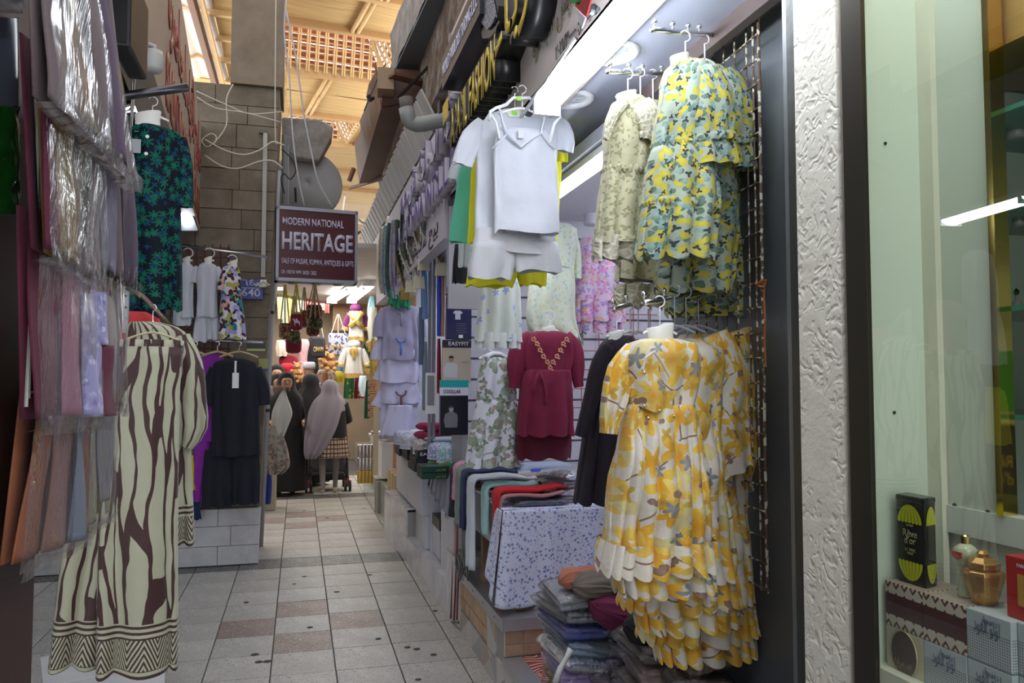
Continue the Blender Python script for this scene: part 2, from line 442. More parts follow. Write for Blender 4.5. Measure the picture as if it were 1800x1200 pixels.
sc_.build('screw', BLACK, kerb)
k = NT('ornate_red_tile'); co = k.coord(); x, y_, _ = k.sep(co)
fx = k.math('SUBTRACT', k.math('FRACT', k.math('MULTIPLY', x, 3.33)), .5); fy = k.math('SUBTRACT', k.math('FRACT', k.math('MULTIPLY', y_, 3.33)), .5)
r_ = k.math('SQRT', k.math('ADD', k.math('MULTIPLY', fx, fx), k.math('MULTIPLY', fy, fy))); an = k.math('ARCTAN2', fy, fx)
wv = k.math('ABSOLUTE', k.math('SINE', k.math('ADD', k.math('MULTIPLY', r_, 26), k.math('MULTIPLY', k.math('COSINE', k.math('MULTIPLY', an, 4)), 2.2))))
k.set(k.mix(k.math('LESS_THAN', wv, .3), (.30, .06, .045), (.72, .66, .62)), .25); ORN = k.m
for i in range(3):
    for j in range(7):
        MB().bb((KX+.082+i*.3, 3.70-.3*(j+1)+.002, KZ2-.02), (KX+.380+i*.3, 3.70-.3*j-.002, KZ2)).build('tile', ORN, kerb)
k = NT('swirled_platform_tile'); co = k.coord(); k.set(k.ramp(k.noise(co, 9, 3, dist=1.5), [(.4, (.20, .11, .08)), (.5, (.55, .5, .46)), (.58, (.22, .13, .1))]), .3); SWT = k.m
for i in range(4):
    for j in range(5):
        if j < 4: MB().bb((KX+.087+i*.2, 3.79+.24*j, KZ-.03), (KX+.283+i*.2, 4.025+.24*j, KZ)).build('tile', SWT, kerb)

# marble bench from Y 4.9 to 7.8, turned a little
def marble(name, base, vein, rough=.12):
    k = NT(name); co = k.coord(); n = k.noise(co, 2.2, 7, .6, dist=1.2); v = k.math('ABSOLUTE', k.math('SUBTRACT', n, .5))
    k.set(k.mix(k.math('SMOOTH_MIN', k.math('MULTIPLY', v, 9), 1, .2), vein, base), rough); return k.m
MARB = marble('grey_white_marble', (.66, .67, .71), (.52, .53, .58))
MARBG = marble('greenish_marble', (.50, .52, .46), (.40, .42, .38))
A = Vector((.965, 4.76, 0)); Bp = Vector((.825, 7.8, 0)); dirn = (Bp-A).normalized(); nrm = Vector((dirn.y, -dirn.x, 0))
bench = MB(); bench.prism([A+nrm*.02+Vector((0, 0, .0)), Bp+nrm*.02, Bp+nrm*1.2, A+nrm*1.2], (0, 0, .19))
for s0, s1 in ((0, .12), (.62, 1)): bench.prism([A.lerp(Bp, s0)+nrm*.02+Vector((0, 0, .19)), A.lerp(Bp, s1)+nrm*.02+Vector((0, 0, .19)), A.lerp(Bp, s1)+nrm*1.2+Vector((0, 0, .19)), A.lerp(Bp, s0)+nrm*1.2+Vector((0, 0, .19))], (0, 0, .21))
bench = bench.build('trim_3', CONC, kind='structure')
bench['label'] = 'low marble clad bench running along the alley'
def slabs(par, A, B, z0, z1, n, m, th=.02, name='marble_slab'):
    d = (B-A); nn = Vector((d.y, -d.x, 0)).normalized()
    for i in range(n):
        a = A+d*(i/n)+d.normalized()*.0015; b_ = A+d*((i+1)/n)-d.normalized()*.0015
        MB().prism([a+Vector((0, 0, z0)), b_+Vector((0, 0, z0)), b_+Vector((0, 0, z1)), a+Vector((0, 0, z1))], nn*th).build(name, m, par)
slabs(bench, A, Bp, 0, .19, 6, MARB)
L = (Bp-A)
C1 = A+L*.12; C2 = A+L*.62
slabs(bench, A, C1, .19, .40, 1, MARB); slabs(bench, C2, Bp, .19, .42, 2, MARB)
MB().prism([C1+Vector((0, 0, .19)), C2+Vector((0, 0, .19)), C2+nrm*.35+Vector((0, 0, .19)), C1+nrm*.35+Vector((0, 0, .19))], (0, 0, .012)).build('marble_ledge', MARB, bench)
MB().prism([A+Vector((0, 0, .40)), C1+Vector((0, 0, .40)), C1+nrm*.9+Vector((0, 0, .4)), A+nrm*.9+Vector((0, 0, .4))], (0, 0, .02)).build('marble_top', marble('stained_top', (.5, .49, .47), (.36, .33, .3)), bench)
MB().prism([C2+Vector((0, 0, .42)), Bp+Vector((0, 0, .42)), Bp+nrm*.9+Vector((0, 0, .42)), C2+nrm*.9+Vector((0, 0, .42))], (0, 0, .02)).build('marble_top', MARB, bench)
# next, set back greenish kerb beyond 7.8 up to 16
k2 = MB().bb((.98, 7.8, 0), (1.8, 9.1, .33)).bb((.88, 9.1, 0), (1.8, 10.8, .36)).bb((1.06, 10.8, 0), (1.8, 16, .33)).build('trim_4', CONC, kind='structure')
k2['label'] = 'greenish marble kerb of the shops further down the alley'
slabs(k2, Vector((.95, 7.8, 0)), Vector((.92, 9.2, 0)), 0, .34, 2, MARBG); slabs(k2, Vector((.86, 9.2, 0)), Vector((.86, 10.8, 0)), 0, .37, 2, MARBG); slabs(k2, Vector((1.02, 10.8, 0)), Vector((1.04, 16, 0)), 0, .34, 6, MARBG)
MB().bb((.92, 7.8, .34), (1.8, 9.2, .355)).bb((.86, 9.2, .37), (1.8, 10.8, .385)).build('marble_top', MARBG, k2)

# ---- right foreground: plastered pillar, dark jamb, grey shutter panel
k = NT('pitted_plaster'); co = k.coord()
v = k.vor(k.mix(.3, co, k.noise(co, 9, 3, col=True)), 42); pit = k.math('MULTIPLY', k.math('SUBTRACT', .55, v, clamp=True), k.ramp(k.noise(co, 7, 2), [(.36, (0, 0, 0)), (.5, (1, 1, 1))]))
k.set(k.mix(k.noise(co, 5, 4), (.74, .72, .61), (.84, .82, .72)), .8); k.bump(k.math('SUBTRACT', k.noise(co, 22, 5, .65), k.math('MULTIPLY', pit, 1.6)), .35, .008); PITTED = k.m
GX = .92
py0, py1, py2, py3 = P(1405, 600, X=GX).y, P(1480, 600, X=GX).y, P(1501, 600, X=GX+.01).y, P(1529, 600, X=GX).y
MB().bb((GX, py1, -.2), (GX+.4, py0, 4.0)).build('wall_right', PITTED, kind='structure')
MB().bb((GX+.008, py2, -.2), (GX+.3, py1, 4.0)).build('trim_5', mat('weathered_strip', (.38, .34, .29), .6, bsc=25), kind='structure')
MB().bb((GX-.004, py3, -.2), (GX+.005, py2-.001, 4.0)).build('trim_6', mat('bronze_frame', (.045, .04, .028), .3, .5), kind='structure')
j = MB(); j.bb((GX+.012, py0+.001, -.2), (GX+.3, py0+.028, 4.0)); j.bb((GX+.018, py0+.03, -.2), (GX+.3, py0+.05, 4.0))
j.build('trim_7', mat('scuffed_dark_frame', (.05, .055, .05), .4, .4, bsc=30), kind='structure')
k = NT('grey_panel'); co = k.coord(); k.set(k.mix(k.noise(co, 3, 3), (.16, .18, .20), (.22, .24, .26)), .38, .5); GPANEL = k.m
MB().bb((1.22, 1.3, .0), (1.25, 2.42, 3.2)).build('wall_shutter', GPANEL, kind='structure')
MB().bb((.95, py0+.05, 0), (1.25, py0+.08, 3.2)).build('wall_jamb', GPANEL, kind='structure')

# ---- near shop interior: end wall of white slats, ceiling, floor, partition
SY = 5.15
k = NT('slatwall'); co = k.coord(); z_ = k.sep(co)[2]
k.set((.74, .73, .80), .35); SLATW = k.m
sw = MB().bb((1.02, SY+.02, .84), (1.5, SY+.1, 2.75)).bb((1.5, SY+.02, .3), (3.3, SY+.1, 2.75)).build('wall_back', mat('slat_gap', (.30, .28, .34), .5), kind='structure')
z = .4; sm = MB().bb((0, 0, 0), (2.26, .025, .125)).mesh('slat', SLATW)
while z < 2.6: link('slat', sm, sw, (1.04, SY-.006, z)); z += .14
MB().bb((3.3, 2.4, 0), (3.36, SY+.1, 2.75)).build('wall_inner', SLATW, kind='structure')
MB().bb((1.8, 1.4, 0), (3.3, SY, KZ-.01)).build('floor_shop', mat('shop_floor', (.3, .28, .27), .4), kind='structure')
MB().bb((1.25, 2.38, .3), (3.3, 2.42, 2.75)).build('wall_near', SLATW, kind='structure')
SOF = 2.5
k = NT('soffit_grey'); k.set((.42, .45, .56), .4, .1); SOFM = k.m
sof = MB().bb((.80, 1.0, SOF), (1.12, 5.1, SOF+.03)).build('ceiling_soffit', SOFM, kind='structure')
MB().bb((1.24, 2.3, 2.62), (3.36, SY+.1, 2.68)).build('ceiling_shop', SLATW, kind='structure')
MB().bb((1.12, 1.3, SOF-.05), (1.15, 5.1, SOF+.13)).build('shutter_rail', mat('rusty_rail', (.17, .13, .12), .6, .3, bsc=30), sof)
MB().bb((1.15, 1.3, SOF-.0), (1.24, 5.1, SOF+.16)).build('shutter_housing', mat('shutter_grey', (.30, .31, .33), .4, .5), sof)
# ---- facade of the near shop: bulkhead board above the opening
FX = .80
fac = MB().bb((FX, -.5, SOF-.02), (FX+.1, 4.25, 3.45)).build('wall_facade', mat('facade_panel', (.52, .47, .45), .38, .1, var=.05), kind='structure')
MB().bb((FX-.012, -.5, SOF-.03), (FX+.01, 4.25, SOF-.0)).build('trim_8', DARKMETAL, kind='structure')
MB().bb((FX-.01, 4.245, 1.9), (FX+.3, 4.28, 3.45)).build('trim_9', mat('grey_edge', (.28, .27, .29), .5), kind='structure')
# partition between near shop and next one, and next shop facade
fac2 = MB().bb((.775, 4.3, 2.30), (.85, 8.3, 3.0)).build('wall_facade_next', mat('facade_lilac', (.56, .53, .60), .5, var=.06), kind='structure')
MB().bb((1.0, 4.9, .42), (1.04, SY+.1, 2.5)).build('trim_10', mat('grey_post', (.35, .36, .38), .4, .3), kind='structure')
MB().bb((2.0, SY+.1, .0), (2.1, 8.6, 3)).build('wall_next_shop', mat('next_wall', (.6, .6, .66), .5), kind='structure')
MB().bb((.95, SY+.1, 2.45), (2.1, 8.6, 2.5)).build('ceiling_next', SOFM, kind='structure')
MB().bb((1.12, 7.72, .4), (2.1, 7.78, 2.5)).build('wall_next_end', mat('next_wall', (.6, .6, .66), .5), kind='structure')
# building mass above the right shops: rough wall and a concrete beam
k = NT('rough_wall'); co = k.coord(); k.set(k.ramp(k.noise(co, 5, 8, .75), [(.3, (.05, .035, .025)), (.5, (.15, .10, .07)), (.62, (.30, .26, .22)), (.8, (.10, .05, .035))]), .95); k.bump(k.noise(co, 14, 6, .7), .9, .03); ROUGH = k.m
MB().bb((FX+.06, .5, 3.4), (3.4, 9.0, 4.7)).build('wall_upper', ROUGH, kind='structure')
# ================================================================ ROOF OF THE MARKET
RZ = 6.0; ra = R(7); RU = Vector((math.cos(ra), math.sin(ra), 0)); RV = Vector((-math.sin(ra), math.cos(ra), 0))
O_ = P(583, 133, Z=RZ); RR = Matrix.Rotation(ra, 3, 'Z')
def rp(u, v, z=0): return O_+RU*u+RV*v+Vector((0, 0, z))
def reed(name, c1, c2, axis, sc_=60):
    k = NT(name); co = k.coord('Object', rot=(0, 0, -ra)); s_ = [1.2, 1.2, 1.2]; s_[axis] = sc_
    m = k.n('ShaderNodeMapping'); k.put(m.inputs[0], co); m.inputs['Scale'].default_value = s_
    n = k.noise(m.outputs[0], 1, 4, .6); big = k.noise(co, 1.4, 4)
    c = k.mix(n, c1, c2); c = k.mix(k.math('MULTIPLY', big, .5), c, k.mix(1, c, (.75, .7, .62), 'MULTIPLY'))
    k.set(c, .8); k.bump(n, .7, .02); return k.m
MATR = reed('palm_mat', (.34, .21, .07), (.80, .58, .28), 1, 38)
POLE = mat('palm_pole', (.72, .50, .25), .7, bsc=20, nsc=8)
BEAMW = mat('roof_beam', (.50, .31, .14), .7, bsc=14, nsc=5)
roof = MB().bb((0, 0, 0), (.01, .01, .01)); roof = MB()
for v0, v1 in ((-3.6, -1.55), (0, 1.85), (3.35, 5.3), (6.8, 12)):
    roof.prism([rp(-3.0, v0, .05), rp(3.4, v0, .05), rp(3.4, v1, .05), rp(-3.0, v1, .05)], (0, 0, .06))
for v0, v1 in ((-1.55, 0), (1.85, 3.35), (5.3, 6.8)):
    roof.prism([rp(-3.0, v0, .05), rp(-1.0, v0, .05), rp(-1.0, v1, .05), rp(-3.0, v1, .05)], (0, 0, .06))
    roof.prism([rp(.86, v0, .05), rp(3.4, v0, .05), rp(3.4, v1, .05), rp(.86, v1, .05)], (0, 0, .06))
roof = roof.build('ceiling', MATR, kind='structure'); roof['label'] = 'warm palm mat ceiling over the market alley'
for v0, v1, us in ((-3.6, -2.6, (-3, -.95, .15, 1.7)), (-2.55, -1.6, (-3, -.95, .1, 1.7)), (.05, .9, (-3, -.9, .0, 1.7)), (.92, 1.8, (-3, -.9, -.02, 1.7)), (3.4, 5.2, (-3, -.9, 0, 1.7)), (6.9, 9, (-3, -.9, 0, 1.7))):
    for a, b_ in zip(us, us[1:]):
        m = MB()
        m.grid(lambda s, t: rp(a+.02+(b_-a-.04)*s, v0+(v1-v0)*t, .045-.035*math.sin(PI*t)*math.sin(PI*s)-.012*abs(math.sin(t*18+s*3))), 10, 24)
        m.build('palm_mat', MATR, roof, smooth=True)
def pole_(p, q, r=.028, name='pole', m=POLE): return MB().tube([p, (p+q)/2+Vector((0, 0, -.006)), q], r, 7).build(name, m, roof, smooth=True)
for v in (-2.57, -1.58, .02, 1.83, 3.38, 5.28, 6.83, 9):
    MB().prism([rp(-3.0, v-.045, -.05), rp(3.0, v-.045, -.05), rp(3.0, v+.045, -.05), rp(-3.0, v+.045, -.05)], (0, 0, .1)).build('beam', BEAMW, roof, bevel=.012)
for v0, v1, u0 in ((-3.6, -2.6, .22), (-2.53, -1.63, .07), (.06, .88, -.02), (.88, 1.8, -.06), (3.42, 5.24, -.02), (6.9, 9, 0)):
    for d in (-.045, .03): pole_(rp(u0+d, v0, -.02), rp(u0+d-.03, v1, -.02))
# lattice skylights: pyramids of palm ribs over battens
TILEC = mat('clay_roof_tile', (.42, .13, .06), .8, var=.4, nsc=9)
for vi in (-1.55, 1.88, 5.33):
    v0, v1 = vi, vi+1.5; um, up_ = -1.0, .80; h = .95; ins = .42
    def face(p0, p1, q0, q1, n, outward):     # p: bottom corners, q: top corners
        for i in range(n+1):
            t = i/n; a = p0.lerp(p1, t)
            # ribs run straight up the slope, shortened where they meet the hip
            w0 = (p1-p0).length; x = t*w0; lo = ins; fr = min(1, x/lo, (w0-x)/lo) if w0 > 2*lo else min(1, x/lo, (w0-x)/lo)
            if fr < .06: continue
            mid = (q0+q1)/2-(p0+p1)/2; slope = Vector(mid)
            for d in (-.016, .016):
                o_ = (p1-p0).normalized()*d
                pole_(a+o_, a+o_+slope*fr, .014, 'slat')
    c = [rp(um, v0), rp(up_, v0), rp(up_, v1), rp(um, v1)]
    tq = [rp(um+ins, v0+.5, h), rp(up_-ins, v0+.5, h), rp(up_-ins, v1-.28, h), rp(um+ins, v1-.28, h)]
    face(c[3], c[2], tq[3], tq[2], 14, RV)
    face(c[1], c[2], tq[1], tq[2], 9, RU); face(c[0], c[3], tq[0], tq[3], 9, -RU)
    bat = MB()
    for kk in range(12):
        t = kk/12+.03
        for a, b_, A_, B_ in ((c[3], c[2], tq[3], tq[2]), (c[1], c[2], tq[1], tq[2]), (c[0], c[3], tq[0], tq[3])):
            cen = (c[0]+c[2])/2; p, q = a.lerp(A_, t), b_.lerp(B_, t); off = ((p+q)/2-cen); off.z = 0; off = off.normalized()*.05
            bat.tube([p+off, q+off], .013, 5)
    bat.build('batten_lattice', POLE, roof, kind='stuff')
    for (i, j) in ((3, 2), (1, 2), (0, 3)):      # clay tiles outside, open at the top
        cen = (c[0]+c[2])/2; tl = MB()
        for kk in range(6):
            p0, p1 = c[i].lerp(tq[i], kk*.115), c[j].lerp(tq[j], kk*.115); q0, q1 = c[i].lerp(tq[i], kk*.115+.105), c[j].lerp(tq[j], kk*.115+.105)
            off = ((p0+p1)/2-cen); off.z = 0; off = off.normalized()*.16
            tl.add([p0+off, p1+off, q1+off*1.2, q0+off*1.2], [(0, 1, 2, 3)])
        tl.build('clay_tiles', TILEC, roof, thick=.015)
    for a, b_ in ((c[3], tq[3]), (c[2], tq[2])):
        pole_(a, b_, .03, 'hip_pole')
# pale corrugated panels left of the mats, with the sky gap beside them
CORRW = mat('pale_roof_sheet', (.60, .55, .50), .6, var=.12)
a, b_ = P(330, 140, Z=5.3), P(374, 143, Z=5.3)
for i in range(7):
    m = MB(); y0 = b_.y-.02-i*.62; sl = .03*(i % 2)
    m.grid(lambda s, t: (a.x-.02+(b_.x-a.x+.22)*s, y0-.66*t, 5.34-.03*t+.018*math.sin(s*18)+sl), 26, 1)
    m.build('roof_sheet', CORRW, roof, thick=.012)
MB().bb((b_.x+.03, 4, 5.1), (b_.x+.09, b_.y+.1, 5.24)).build('edge_beam', BROWN, roof)
MB().bb((b_.x+.13, 4, 5.15), (b_.x+.17, b_.y+.1, 5.2)).build('edge_pole', POLE, roof)
MB().bb((b_.x+.2, 4, 5.35), (b_.x+.9, b_.y+1.5, 5.38)).build('palm_mat', MATR, roof)
for i in range(6): MB().bb((b_.x+.16, b_.y-.1-i*.62, 5.29), (b_.x+.9, b_.y-.05-i*.62, 5.35)).build('pole', POLE, roof)

# ================================================================ UPPER RIGHT: beam, boxed gutter, awnings
k = NT('rough_concrete'); co = k.coord(); k.set(k.ramp(k.noise(co, 6, 7, .7), [(.3, (.22, .19, .17)), (.6, (.40, .36, .32)), (.8, (.52, .48, .44))]), .9); k.bump(k.noise(co, 24, 5, .7), .7, .02); RCONC = k.m
BZ = 3.9
p0, p1, q0, q1 = P(691, 131, Z=BZ), P(751, 0, Z=BZ), P(738, 124, Z=BZ), P(794, 2, Z=BZ)
p1 = p0+(p1-p0)*1.8; q1 = q0+(q1-q0)*1.8
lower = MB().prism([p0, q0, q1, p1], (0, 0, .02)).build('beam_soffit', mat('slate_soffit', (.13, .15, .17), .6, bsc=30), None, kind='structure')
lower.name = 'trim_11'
m = MB(); m.grid(lambda s, t: (p0.lerp(p1, s)+Vector((-.006-.02*t+.012*mnoise.noise(Vector((s*9, t*3, 0))), 0, .02+.30*t))), 30, 5)
m.prism([p0+Vector((.01, 0, .02)), q0+Vector((0, 0, .02)), q1+Vector((0, 0, .02)), p1+Vector((.01, 0, .02))], (0, 0, .3))
m.build('trim_12', RCONC, smooth=False, kind='structure')
GZ = 3.62
g = thing('boxed_gutter', 'long brown sheet boxed gutter under the end of the concrete beam', 'gutter', P(690, 180, Z=GZ))
BRS = NT('brown_sheet'); co = BRS.coord(); BRS.set(BRS.mix(BRS.noise(co, 3, 4), (.07, .026, .012), (.14, .055, .028)), .5); BRS = BRS.m
a0, a1, b0, b1 = P(671, 190, Z=GZ), P(632, 322, Z=GZ), P(712, 182, Z=GZ), P(668, 318, Z=GZ)
m = MB(); N = 10
for i in range(N):
    s, t = i/N, (i+1)/N; w1 = .018*math.sin(i*1.9); w2 = .018*math.sin((i+1)*1.9)
    A0, A1, B0, B1 = a0.lerp(a1, s), a0.lerp(a1, t), b0.lerp(b1, s), b0.lerp(b1, t)
    U = Vector((0, 0, .36))
    m.add([A0, A1, B1, B0], [(0, 1, 2, 3)]); m.add([A0, A1, A1+U+Vector((-.05+w2, 0, 0)), A0+U+Vector((-.05+w1, 0, 0))], [(0, 1, 2, 3)])
m.build('casing', BRS, g, thick=.008)
MB().box(P(706, 158, Y=a0.y-.1)+Vector((.03, 0, 0)), (.36, .22, .24), R(-6)).build('end_box', BRS, g)
MB().box(P(678, 146, Y=a0.y-.25), (.12, .2, .16), R(-6)).build('end_block', WOOD, g)
pl = thing('broken_plank', 'splintered dark board ends poking over the gutter box', 'board', P(700, 140, Y=a0.y-.3))
MB().tube([P(700, 172, Y=a0.y-.32), P(752, 118, Y=a0.y-.6)], .012, 5).build('splinter', BLACK, pl); MB().box(P(720, 140, Y=a0.y-.35), (.3, .1, .02), R(20), ).build('plank', BROWN, pl)
dp = thing('drain_pipe', 'grey plastic drain elbow coming out beside the yellow lettering', 'pipe', P(718, 200, Y=5.0))
DPY = 4.25
MB().tube([P(713, 172, Y=DPY), P(716, 195, Y=DPY)], .038, 12).build('old_joint', mat('rusty_joint', (.14, .12, .10), .8, bsc=30), dp, smooth=True)
MB().tube([P(714, 190, Y=DPY), P(717, 205, Y=DPY), P(722, 215, Y=DPY), P(732, 219, Y=DPY), P(745, 218, Y=4.2), P(800, 206, Y=3.95)], [.042]*5+[.036], 14).build('elbow', mat('pvc_grey', (.25, .26, .25), .45), dp, smooth=True)
MB().tube([P(614, 318, Y=9), P(622, 296, Y=9)], .03, 6).build('bracket_end', BROWN, g)
MB().prism([P(614, 328, Y=8.9), P(614, 332, Y=8.9), P(683, 312, Y=7.9), P(683, 305, Y=7.9)], (.0, .05, 0)).build('bracket', BROWN, g)
wire = MB().tube([P(x, y, Y=5.8) for x, y in ((640, 195), (651, 168), (659, 150), (668, 128), (678, 112))], .005, 5)
wire.tube([P(x, y, Y=5.8) for x, y in ((647, 168), (652, 176), (656, 171))], .018, 6)
wire.build('loose_wire', BLACK); tag(bpy.data.objects['loose_wire'], 'thin black wire with a clip sticking out by the concrete beam', 'wire')
# awning of lapped sheets above the next shop's sign
AWN = mat('awning_sheet', (.52, .50, .47), .55, var=.12, orand=.25)
aw = thing('sheet_awning', 'grey lapped sheet awning above the lilac shop sign', 'awning', (.7, 6.0, 3.1))
n = 24
for i in range(n):
    y = 4.5+i*.2
    m = MB(); m.add([(.67, y, 3.21), (.77, y, 3.02), (.77, y+.195, 3.03), (.67, y+.195, 3.23)], [(0, 1, 2, 3)]); m.build('sheet', AWN, aw, thick=.012)
aw2 = thing('far_sheet_awning', 'large corrugated awning further along, seen from below with cables', 'awning', (.5, 11, 3.2))
c0, c1, c2, c3 = P(684, 318, Y=9.2), P(634, 415, Y=13.0), P(692, 352, Y=9.0), P(690, 400, Y=12.5)
m = MB(); m.grid(lambda s, t: (c0.lerp(c1, s)).lerp(Vector((.95, c0.y+(c1.y-c0.y)*s, 3.05)), t)+Vector((0, 0, .02*math.sin(s*70))), 120, 2)
m.build('corrugated_sheet', mat('corrugated_grey', (.36, .33, .29), .6), aw2, thick=.006)
MB().tube([c0+Vector((0, 0, -.03)), c1+Vector((0, 0, -.03))], .03, 6).build('edge_batten', mat('peach_batten', (.5, .32, .2), .7), aw2)
MB().tube([P(622, 412, Y=9.5), P(683, 390, Y=9.0)], .02, 6).build('strut', DARKMETAL, aw2); MB().tube([P(655, 400, Y=9.3), P(684, 412, Y=9.0)], .018, 6).build('strut', DARKMETAL, aw2)
def cable(name, pts, Y, r, m, label):
    pp = [P(x, y, Y=(Y if not isinstance(Y, (list, tuple)) else Y[i])) for i, (x, y) in enumerate(pts)]
    sm_ = []
    for i in range(len(pp)-1):
        a = pp[max(i-1, 0)]; b_ = pp[i]; c = pp[i+1]; d = pp[min(i+2, len(pp)-1)]
        for t in (0, .25, .5, .75):
            sm_.append(.5*((2*b_)+(c-a)*t+(2*a-5*b_+4*c-d)*t*t+(3*b_-a-3*c+d)*t**3))
    sm_.append(pp[-1])
    o = MB().tube(sm_, r, 6).build(name, m, smooth=True); return tag(o, label, 'cable')
CBL = mat('grey_cable', (.42, .42, .44), .5); CBB = mat('beige_cable', (.55, .50, .40), .5)
cable('cable', [(503, 0), (500, 60), (508, 130), (512, 200), (517, 260), (524, 310), (535, 362)], 6.7, .0075, CBL, 'left one of two grey cables dangling from the roof to the maroon sign')
cable('cable', [(503, 20), (518, 90), (527, 150), (534, 200), (548, 270), (560, 320), (585, 365)], 6.7, .0075, CBL, 'right one of two grey cables dangling from the roof to the maroon sign')
cable('cable', [(485, 0), (484, 120), (484, 240), (488, 252)], 6.85, .006, CBB, 'beige cable running straight down the plaster column')
cable('cable', [(410, 148), (398, 175), (398, 220), (375, 252), (362, 257), (355, 246), (370, 235), (380, 240), (378, 252)], 6.82, .006, CBB, 'beige cable looping off the top left of the stone pier')
cable('cable', [(345, 160), (400, 185), (440, 200), (497, 196)], 6.8, .005, CBB, 'upper thin cable sagging across the stone pier')
cable('cable', [(345, 170), (380, 190), (430, 198), (495, 215)], 6.78, .005, CBB, 'second thin cable sagging across the stone pier')
cable('cable', [(360, 245), (395, 264), (430, 272), (460, 262), (480, 249), (500, 256)], 6.78, .007, CBB, 'pale cable draped over the white conduit, upper of two')
cable('cable', [(360, 273), (390, 292), (420, 296), (455, 284), (480, 283), (497, 296)], 6.78, .007, CBB, 'pale cable draped over the white conduit, lower of two')
cable('cable', [(630, 385), (640, 392), (652, 385), (660, 365), (663, 345), (668, 330), (664, 310)], 8.6, .012, CBB, 'pale cable hanging in a bow under the far corrugated awning')
cable('cable', [(495, 262), (512, 278), (520, 300), (510, 315), (500, 305), (494, 315), (500, 340)], 7.2, .006, BLACK, 'black cable tangle beside the satellite dish')
# far building bits beyond the gutter
fb = thing('far_building', 'pale plastered building with ledges at the end of the alley', 'building', (.9, 17, 0))
FBM = mat('far_plaster', (.62, .50, .36), .8, var=.15, nsc=2); FBL = mat('far_ledge', (.68, .60, .48), .8)
a = P(596, 340, Y=17); b_ = P(700, 500, Y=17)
MB().bb((a.x-.6, 17, 2.6), (3.2, 17.5, 5.3)).build('wall', FBM, fb)
for y0, y1, x0, x1 in ((383, 396, 590, 640), (432, 444, 612, 690), (470, 484, 600, 690)):
    p, q = P(x0, y0, Y=16.6), P(x1, y1, Y=16.6); MB().bb((p.x, 16.5, q.z), (q.x, 17, p.z)).build('ledge', FBL, fb)
MB().tube([P(606, 345, Y=16), P(602, 372, Y=16)], .02, 6).build('rail_post', WHITE, fb)
# satellite dish, concrete slab, pipes right of the pier
ds = thing('satellite_dish', 'round grey satellite dish above the maroon sign', 'satellite dish', P(545, 320, Y=7.8))
dc = P(540, 325, Y=7.8); rr = 55*PPM(7.8)
m = MB(); prof = [(rr*t, .10*(t*t)) for t in (0.01, .25, .5, .75, .93, 1)]+[(rr, .115), (rr*.97, .125)]
m.lathe(dc-Vector((0, .1, 0)), prof, 40, 'Y', False); m.build('reflector', mat('dish_grey', (.30, .29, .28), .55), ds, smooth=True, thick=.004)
MB().tube([P(x, y, Y=7.6) for x, y in ((520, 355), (519, 330))], .012, 6).build('bracket', DARKMETAL, ds)
pm = thing('mounting_pipe', 'vertical grey conduit between the stone pier and the satellite dish', 'pipe', P(500, 360, Y=7.5))
MB().tube([P(500, 238, Y=7.5), P(501, 360, Y=7.5)], .025, 8).build('pipe', mat('pvc_grey', (.25, .26, .25), .45), pm); MB().tube([P(506, 255, Y=7.5), P(506, 360, Y=7.5)], .012, 6).build('thin_pipe', GREYPL, pm)
m = MB(); sl = [P(495, 205, Y=7.6), P(562, 209, Y=7.6), P(586, 222, Y=7.6), P(584, 240, Y=7.6), P(560, 283, Y=7.6), P(520, 276, Y=7.6), P(495, 262, Y=7.6)]
m.prism(sl, (0, .25, 0)); m.build('trim_13', RCONC, kind='structure', bevel=.02)['label'] = 'broken concrete slab end jutting out above the satellite dish'
# white conduit on the pier and the leaning pole
cd = thing('cable_trunking', 'white square cable trunking running down the stone pier', 'conduit', P(463, 480, Y=6.86))
MB().bb(P(459, 488, Y=6.86), P(470, 234, Y=6.82)).build('trunking', mat('aged_white', (.42, .40, .38), .6), cd)
MB().box(P(463, 497, Y=6.85), (.05, .04, .05)).build('junction_box', PLASTIC, cd); MB().box(P(463, 232, Y=6.85), (.07, .05, .03)).build('cap', mat('rusty_joint', (.14, .12, .10), .8), cd)
po = thing('leaning_pole', 'painted grey steel pole leaning at the right edge of the stone pier', 'pole', P(456, 958, Z=0))
ptop = P(489, 300, Y=7.45)
MB().tube([P(457, 960, Z=0), ptop], .028, 12).build('pole', mat('pole_paint', (.42, .42, .46), .45, bsc=20), po, smooth=True)
pb = P(457, 960, Z=0); 
for t in (.36, .62): MB().tube([pb.lerp(ptop, t-.004), pb.lerp(ptop, t+.004)], .0285*1.08, 12).build('band', DARKMETAL, po)

# ================================================================ SIGNS
sg = thing('hanging_sign', 'maroon lightbox sign with white lettering hung from the stone pier', 'sign', P(555, 430, Y=6.95))
a, b_ = P(486, 361, Y=6.95), P(629, 376, Y=7.02); c, d = P(622, 500, Y=7.02), P(482, 493, Y=6.95)
dr = Vector((b_.x-a.x, b_.y-a.y, 0)).normalized(); nb = Vector((-dr.y, dr.x, 0)); W_ = (b_-a).length; zt = a.z; zb = d.z
fr = facing(dr.x, dr.y); SF = mat('sign_frame', (.34, .35, .40), .4, .4)
def sp(u, v, n_=0): return Vector((a.x, a.y, zb))+dr*(u*W_)+Vector((0, 0, v*(zt-zb)))-nb*n_
MB().prism([sp(0.02, .03), sp(.98, .03), sp(.98, .97), sp(.02, .97)], nb*.14).build('lightbox', mat('maroon_acrylic', (.075, .006, .012), .3, var=.05), sg)
for u0, v0, u1, v1 in ((0, .955, 1, 1), (0, 0, 1, .045), (0, 0, .035, 1), (.965, 0, 1, 1)):
    MB().prism([sp(u0, v0, .012), sp(u1, v0, .012), sp(u1, v1, .012), sp(u0, v1, .012)], nb*.17).build('frame', SF, sg)
